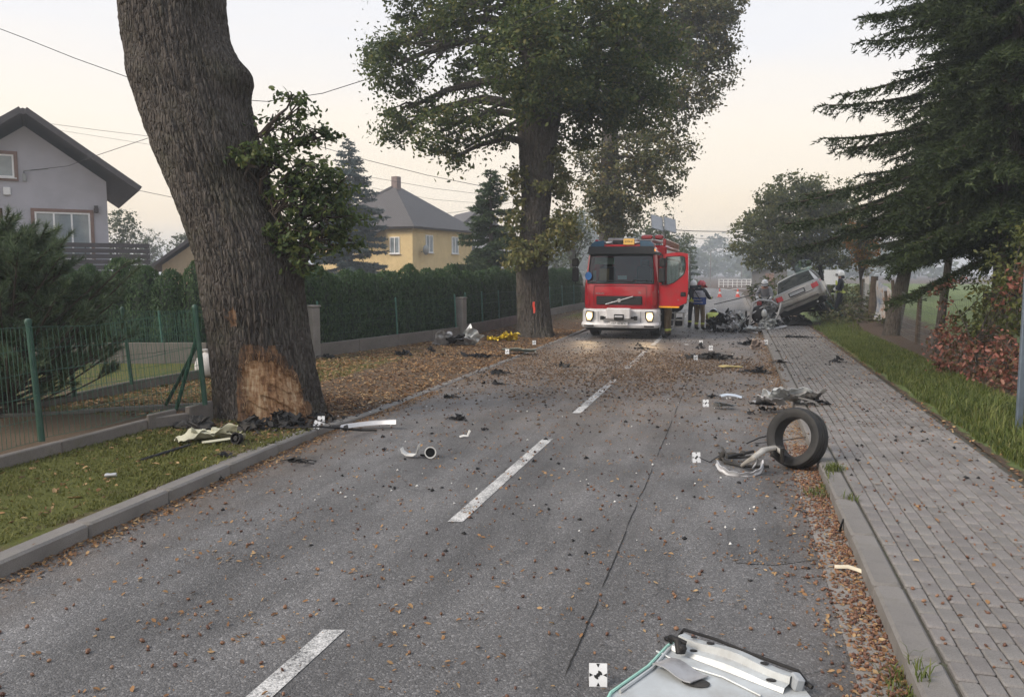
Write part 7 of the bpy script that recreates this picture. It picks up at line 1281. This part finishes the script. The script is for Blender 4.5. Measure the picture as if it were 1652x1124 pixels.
STAND = dict(pelvis=(0, 0, .95), spine=(0, 0, 1.12), chest=(0, .01, 1.32), neck=(0, .01, 1.48), head=(0, .03, 1.60), crown=(0, .03, 1.73), shL=(-.19, 0, 1.42), elL=(-.27, .02, 1.14), wrL=(-.28, .14, .92), hdL=(-.28, .20, .86), shR=(.19, 0, 1.42), elR=(.27, .02, 1.14), wrR=(.28, .14, .92), hdR=(.28, .20, .86), hipL=(-.10, 0, .90), knL=(-.12, .03, .50), anL=(-.13, 0, .09), toL=(-.14, .17, .05), hipR=(.10, 0, .90), knR=(.12, .03, .50), anR=(.13, 0, .09), toR=(.14, .17, .05))
RAD = dict(pelvis=(.175, .135), spine=(.165, .125), chest=(.19, .135), neck=(.065, .065), head=(.085, .10), crown=(.07, .08), shL=.085, elL=.065, wrL=.05, hdL=.045, hipL=.105, knL=.08, anL=.07, toL=.05)
BONES = [('pelvis', 'spine'), ('spine', 'chest'), ('chest', 'neck'), ('neck', 'head'), ('head', 'crown')]+[b for s in 'LR' for b in (('chest', 'sh'+s), ('sh'+s, 'el'+s), ('el'+s, 'wr'+s), ('wr'+s, 'hd'+s), ('pelvis', 'hip'+s), ('hip'+s, 'kn'+s), ('kn'+s, 'an'+s), ('an'+s, 'to'+s))]
def person(label, p, rz, pose, jacket, trousers, helmet, stripe_j=None, stripe_t=None, vest=False, scale=1.0, head_turn=0.0):
    t = T('person', label, 'person', p, rz, 'firefighters at the crash'); t.scale = (scale,)*3; J = {k: Vector(v) for k, v in {**STAND, **pose}.items()}; names = list(J); V = [J[k] for k in names]; rad = []
    for k in names:
        r_ = RAD.get(k) or RAD.get(k.replace('R', 'L')); rad.append(r_ if isinstance(r_, tuple) else (r_, r_))
    E_ = [(names.index(a), names.index(b)) for a, b in BONES]; bone = [(a, b) for a, b in BONES]
    for s in 'LR':        # fingers and thumb
        w_, h_ = J['wr'+s], J['hd'+s]; d = (h_-w_).normalized(); sd = d.cross(Vector((0, 0, 1))); sd = sd.normalized() if sd.length > .1 else Vector((1, 0, 0)); cu = sd.cross(d)
        for i, (o_, ln) in enumerate(((-.030, .066), (-.010, .078), (.011, .074), (.031, .058), (.045, .045))):
            b0 = h_+sd*o_+d*(.02 if i < 4 else -.03); b1 = b0+d*ln*.5+sd*(.02 if i == 4 else 0); b2 = b1+d*ln*.4-cu*ln*.35
            n0 = len(V); V += [b0, b1, b2]; rad += [(.013, .013), (.012, .012), (.009, .009)]; E_ += [(names.index('hd'+s), n0), (n0, n0+1), (n0+1, n0+2)]; bone += [('wr'+s, 'hd'+s)]*3
    me = bpy.data.meshes.new('body'); me.from_pydata([tuple(v) for v in V], E_, []); o = bpy.data.objects.new('body', me); COL.objects.link(o); md = o.modifiers.new('skin', 'SKIN'); md.use_smooth_shade = True
    if not me.skin_vertices: raise RuntimeError('no skin layer')
    for i, sv in enumerate(me.skin_vertices[0].data): sv.radius = rad[i]; sv.use_root = (i == 0)
    o.modifiers.new('sub', 'SUBSURF').levels = 1; ev = bpy.data.meshes.new_from_object(o.evaluated_get(bpy.context.evaluated_depsgraph_get())); bpy.data.objects.remove(o, do_unlink=True)
    ev.materials.clear()
    for mm in (jacket, trousers, M_SKIN, M_BOOT, M_GLV, stripe_j or M_HIV, stripe_t or M_SILV): ev.materials.append(mm)
    A_ = np.array([tuple(J[a]) for a, b in BONES]); B_ = np.array([tuple(J[b]) for a, b in BONES]); mi = []
    for f in ev.polygons:
        c = np.array(f.center); d = B_-A_; tt = np.clip(((c-A_)*d).sum(1)/(d*d).sum(1), 0, 1); k = int(np.argmin(np.linalg.norm(A_+d*tt[:, None]-c, axis=1))); a, b = BONES[k]; u = tt[k]
        if b in ('head', 'crown') or (b == 'neck' and u > .8): v = 2
        elif a.startswith('wr'): v = 4
        elif a.startswith('an') or (a.startswith('kn') and u > .86): v = 3
        elif a.startswith('kn') and .52 < u < .72: v = 6
        elif a.startswith(('hip', 'kn')): v = 1
        elif a.startswith('el') and .35 < u < .68: v = 5
        elif a == 'pelvis' and b.startswith('hip'): v = 1 if u > .5 else 0
        elif a == 'pelvis' and b == 'spine' and .1 < u < .75: v = 5
        else: v = 0
        mi.append(v)
    ev.polygons.foreach_set('material_index', np.array(mi, np.int32)); ev.polygons.foreach_set('use_smooth', np.ones(len(ev.polygons), bool)); ev.name = 'body'; bo_ = bpy.data.objects.new('body', ev); link(bo_, t)
    # helmet and face on the tilted head
    hd = (J['crown']-J['neck']).normalized(); q_ = Vector((0, 0, 1)).rotation_difference(hd); Mh = Matrix.Translation(J['head']) @ q_.to_matrix().to_4x4() @ Matrix.Rotation(head_turn, 4, 'Z')
    if helmet is not None:
        m = MB(); m.M = Mh; m.lathe([(.001, .185), (.06, .178), (.105, .15), (.135, .09), (.142, .03), (.145, -.02), (.135, -.03)], 18, M=Matrix.Diagonal((.9, 1.12, 1, 1))); m.loft([[(x_, y_, z_) for x_, y_ in ((-.12, .10), (0, .15), (.12, .10), (.11, .19 if z_ > .0 else .19), (0, .225), (-.11, .19))] for z_ in (.01, .025)]); hm = m.build('helmet', helmet, t, smooth=50)
        m = MB(); m.M = Mh; m.tube([(0, -.15, .05), (0, -.10, .16), (0, .02, .20), (0, .12, .15)], .018, 6); m.build('crest', helmet, hm, smooth=50); m = MB(); m.M = Mh; m.loft([[(r_*math.sin(a), r_*math.cos(a)*1.1, z_) for a in np.linspace(-1.1, 1.1, 9)]+[((r_-.01)*math.sin(a), (r_-.01)*math.cos(a)*1.1, z_) for a in np.linspace(1.1, -1.1, 9)] for r_, z_ in ((.147, .06), (.15, .0))]); m.build('visor', M_VIS, hm, smooth=50)
        m = MB(); m.M = Mh; m.loft([[(r_*math.sin(a), r_*math.cos(a)*1.05, z_) for a in np.linspace(1.9, 4.4, 9)]+[((r_-.012)*math.sin(a), (r_-.012)*math.cos(a)*1.05, z_) for a in np.linspace(4.4, 1.9, 9)] for r_, z_ in ((.138, -.02), (.145, -.13))]); m.build('neck_guard', M_DK, hm, smooth=50)
    m = MB(); m.M = Mh; m.ell((0, .112, -.02), (.016, .022, .028), 8, 6); m.ell((-.09, .0, -.01), (.014, .026, .034), 8, 6); m.ell((.09, .0, -.01), (.014, .026, .034), 8, 6); m.build('face_features', M_SKIN, t, smooth=60)
    m = MB(); m.M = Mh; m.ell((-.033, .098, .012), (.012, .008, .007), 8, 6); m.ell((.033, .098, .012), (.012, .008, .007), 8, 6); m.box((0, .098, -.062), (.045, .012, .009)); m.build('eyes_and_mouth', pbr('dark_feature', (.05, .025, .02), .5) if 'dark_feature' not in bpy.data.materials else bpy.data.materials['dark_feature'], t)
    return t, J
def patches(t, J, items):
    """reflective patches: (bone a, bone b, u0, u1, radius, mat)"""
    for a, b, u0, u1, r_, mt in items:
        m = MB(); A2, B2 = J[a], J[b]; m.tube([A2.lerp(B2, u0), A2.lerp(B2, u1)], r_, 14); m.build('reflective_band', mt, t, smooth=50)
def torso_shell(t, J, name, z0, z1, grow, mat, cut=0):
    m = MB(); rr = []
    for z in np.linspace(z0, z1, 6):
        c = J['pelvis'].lerp(J['chest'], (z-.95)/.37) if z < 1.32 else J['chest'].lerp(J['neck'], (z-1.32)/.16*.8); hx = np.interp(z, [.9, 1.1, 1.3, 1.42, 1.48], [.19, .185, .215, .2, .12])+grow; hy = np.interp(z, [.9, 1.1, 1.3, 1.42, 1.48], [.155, .145, .155, .13, .09])+grow
        rr.append([(c.x+hx*math.copysign(abs(math.cos(a))**.8, math.cos(a)), c.y+hy*math.copysign(abs(math.sin(a))**.8, math.sin(a)), c.z) for a in np.linspace(0, 2*math.pi, 20, endpoint=False)])
    m.loft(rr); return m.build(name, mat, t, smooth=60)
# 1: incident commander with the vest, back to the camera, red helmet
pA = G(1128, 533); zf = 0.0
t, J = person('firefighter in khaki trousers, grey and blue vest and red helmet, seen from behind', (pA.x, pA.y, 0), R(-30), dict(elR=(.31, .12, 1.16), wrR=(.24, .36, 1.16), hdR=(.20, .43, 1.18), elL=(-.27, .14, 1.15), wrL=(-.12, .34, 1.12), hdL=(-.06, .40, 1.13), head=(.01, .06, 1.59), crown=(.02, .11, 1.71)), M_DK, M_KH, M_HR, M_HIV, M_HIV, head_turn=R(-35))
o1 = torso_shell(t, J, 'vest', 1.0, 1.45, .022, M_VEST); o2 = torso_shell(t, J, 'vest_lower', .93, 1.18, .032, M_VBLU); RB = Matrix.Rotation(R(180), 4, 'Z') @ RX
for k, (s, z_) in enumerate((('DZIAŁANIEM', 1.10), ('RATOWNICZYM', 1.0))): 
    text_mesh('vest_lettering', s, .062, M_SILV, o2, Matrix.Translation((0, -.185, z_)) @ RX, .003)
text_mesh('vest_lettering', 'KIERUJĄCY', .05, M_DK, o1, Matrix.Translation((0, -.185, 1.33)) @ RX, .002)
m = MB(); m.tube([(-.12, -.185, 1.43), (.02, -.20, 1.25), (.14, -.2, 1.10)], .014, 6); m.build('strap', M_BLK, t, smooth=50)
# 2: beside him, half hidden by the door, white helmet
pB = at(1120, 440, 30.6); t, J = person('firefighter in dark jacket and white helmet half hidden behind the vest wearer', (pB.x, pB.y, 0), R(20), dict(elL=(-.3, .08, 1.15), wrL=(-.22, .3, 1.05), hdL=(-.18, .37, 1.04)), M_DK, M_DK, M_HW, M_HIV, M_HIV, head_turn=R(-30)); patches(t, J, [('pelvis', 'spine', .2, .6, .19, M_HIV)])
# 3: crouching with his back turned
pC = G(1147, 533); CR = dict(pelvis=(0, -.02, .38), spine=(0, .08, .48), chest=(0, .24, .58), neck=(0, .40, .58), head=(0, .48, .60), crown=(0, .60, .62), shL=(-.18, .34, .56), elL=(-.22, .45, .32), wrL=(-.16, .58, .14), hdL=(-.14, .62, .08), shR=(.18, .34, .56), elR=(.22, .45, .32), wrR=(.16, .58, .14), hdR=(.14, .62, .08), hipL=(-.1, 0, .36), knL=(-.16, .32, .36), anL=(-.14, .02, .09), toL=(-.15, .18, .05), hipR=(.1, 0, .36), knR=(.17, .28, .08), anR=(.15, -.10, .08), toR=(.15, -.20, .05))
t, J = person('crouching firefighter bent over with lime back panel and khaki trousers', (pC.x, pC.y+.2, 0), R(-8), CR, M_HIV, M_KH, M_HW, M_HIV, M_SILV)
# 4: leaning over behind the car
pD = at(1236, 440, 34.0); t, J = person('firefighter in grey jacket and white helmet leaning behind the wreck', (pD.x, pD.y, .0), R(170), dict(spine=(0, .04, 1.10), chest=(0, .14, 1.26), neck=(0, .24, 1.40), head=(0, .28, 1.50), crown=(0, .31, 1.63), shL=(-.19, .18, 1.34), elL=(-.28, .25, 1.05), wrL=(-.2, .42, .92), hdL=(-.17, .48, .9), shR=(.19, .18, 1.34), elR=(.3, .26, 1.06), wrR=(.2, .44, .94), hdR=(.17, .5, .92)), M_GREY, M_DK, M_HW, M_SILV, M_SILV, scale=1.06)
# 5: standing in profile by the fence
pE = at(1357, 440, 31.6); t, J = person('firefighter in black suit with lime reflective patches and white helmet, in profile', (pE.x, pE.y, .36), R(78), dict(elL=(-.26, .06, 1.15), wrL=(-.22, .26, 1.02), hdL=(-.2, .33, 1.0), elR=(.26, .05, 1.15), wrR=(.22, .25, 1.0), hdR=(.2, .32, .97), knL=(-.12, .1, .5), anL=(-.13, .12, .09), toL=(-.13, .29, .05)), M_DK, M_DK, M_HW, M_HIV, M_SILV, scale=1.0)
patches(t, J, [('elL', 'wrL', .35, .62, .068, M_SILV), ('pelvis', 'spine', .05, .45, .172, M_HIV)]); m = MB(); m.box((-.19, .10, 1.30), (.05, .12, .12), rot=(0, .2, 0), ch=.01); m.box((-.12, .14, 1.36), (.12, .05, .1), ch=.01); m.build('chest_patch', M_HIV, t)
# 6: at the open door, only the legs show under it
pF = (-3.38+1.42, 24.95+1.0, 0); t, J = person('firefighter leaning into the cab behind the open truck door', pF, R(75), dict(spine=(0, .06, 1.08), chest=(0, .2, 1.2), neck=(0, .34, 1.28), head=(0, .4, 1.34), crown=(0, .5, 1.4), shL=(-.19, .24, 1.24), elL=(-.24, .46, 1.15), wrL=(-.2, .66, 1.2), hdL=(-.19, .73, 1.2), shR=(.19, .24, 1.24), elR=(.24, .46, 1.15), wrR=(.2, .66, 1.2), hdR=(.19, .73, 1.2)), M_KH, M_KH, M_HW, M_HIV, M_HIV)

# ================================================================== morning mist
m = MB(); m.box((0, 420, 8.4), (1420, 980, 19.2)); mm, tt = newmat('mist'); n = N(tt); pv = n.n('VolumePrincipled', {'Color': (.86, .92, 1.0), 'Density': HAZE_D, 'Anisotropy': .15}); tt.links.new(pv.outputs[0], n.n('OutputMaterial').inputs['Volume']); hz = m.build('haze', mm); hz['kind'] = 'stuff'; hz['label'] = 'pale blue morning mist thickening with distance'; hz['category'] = 'mist'
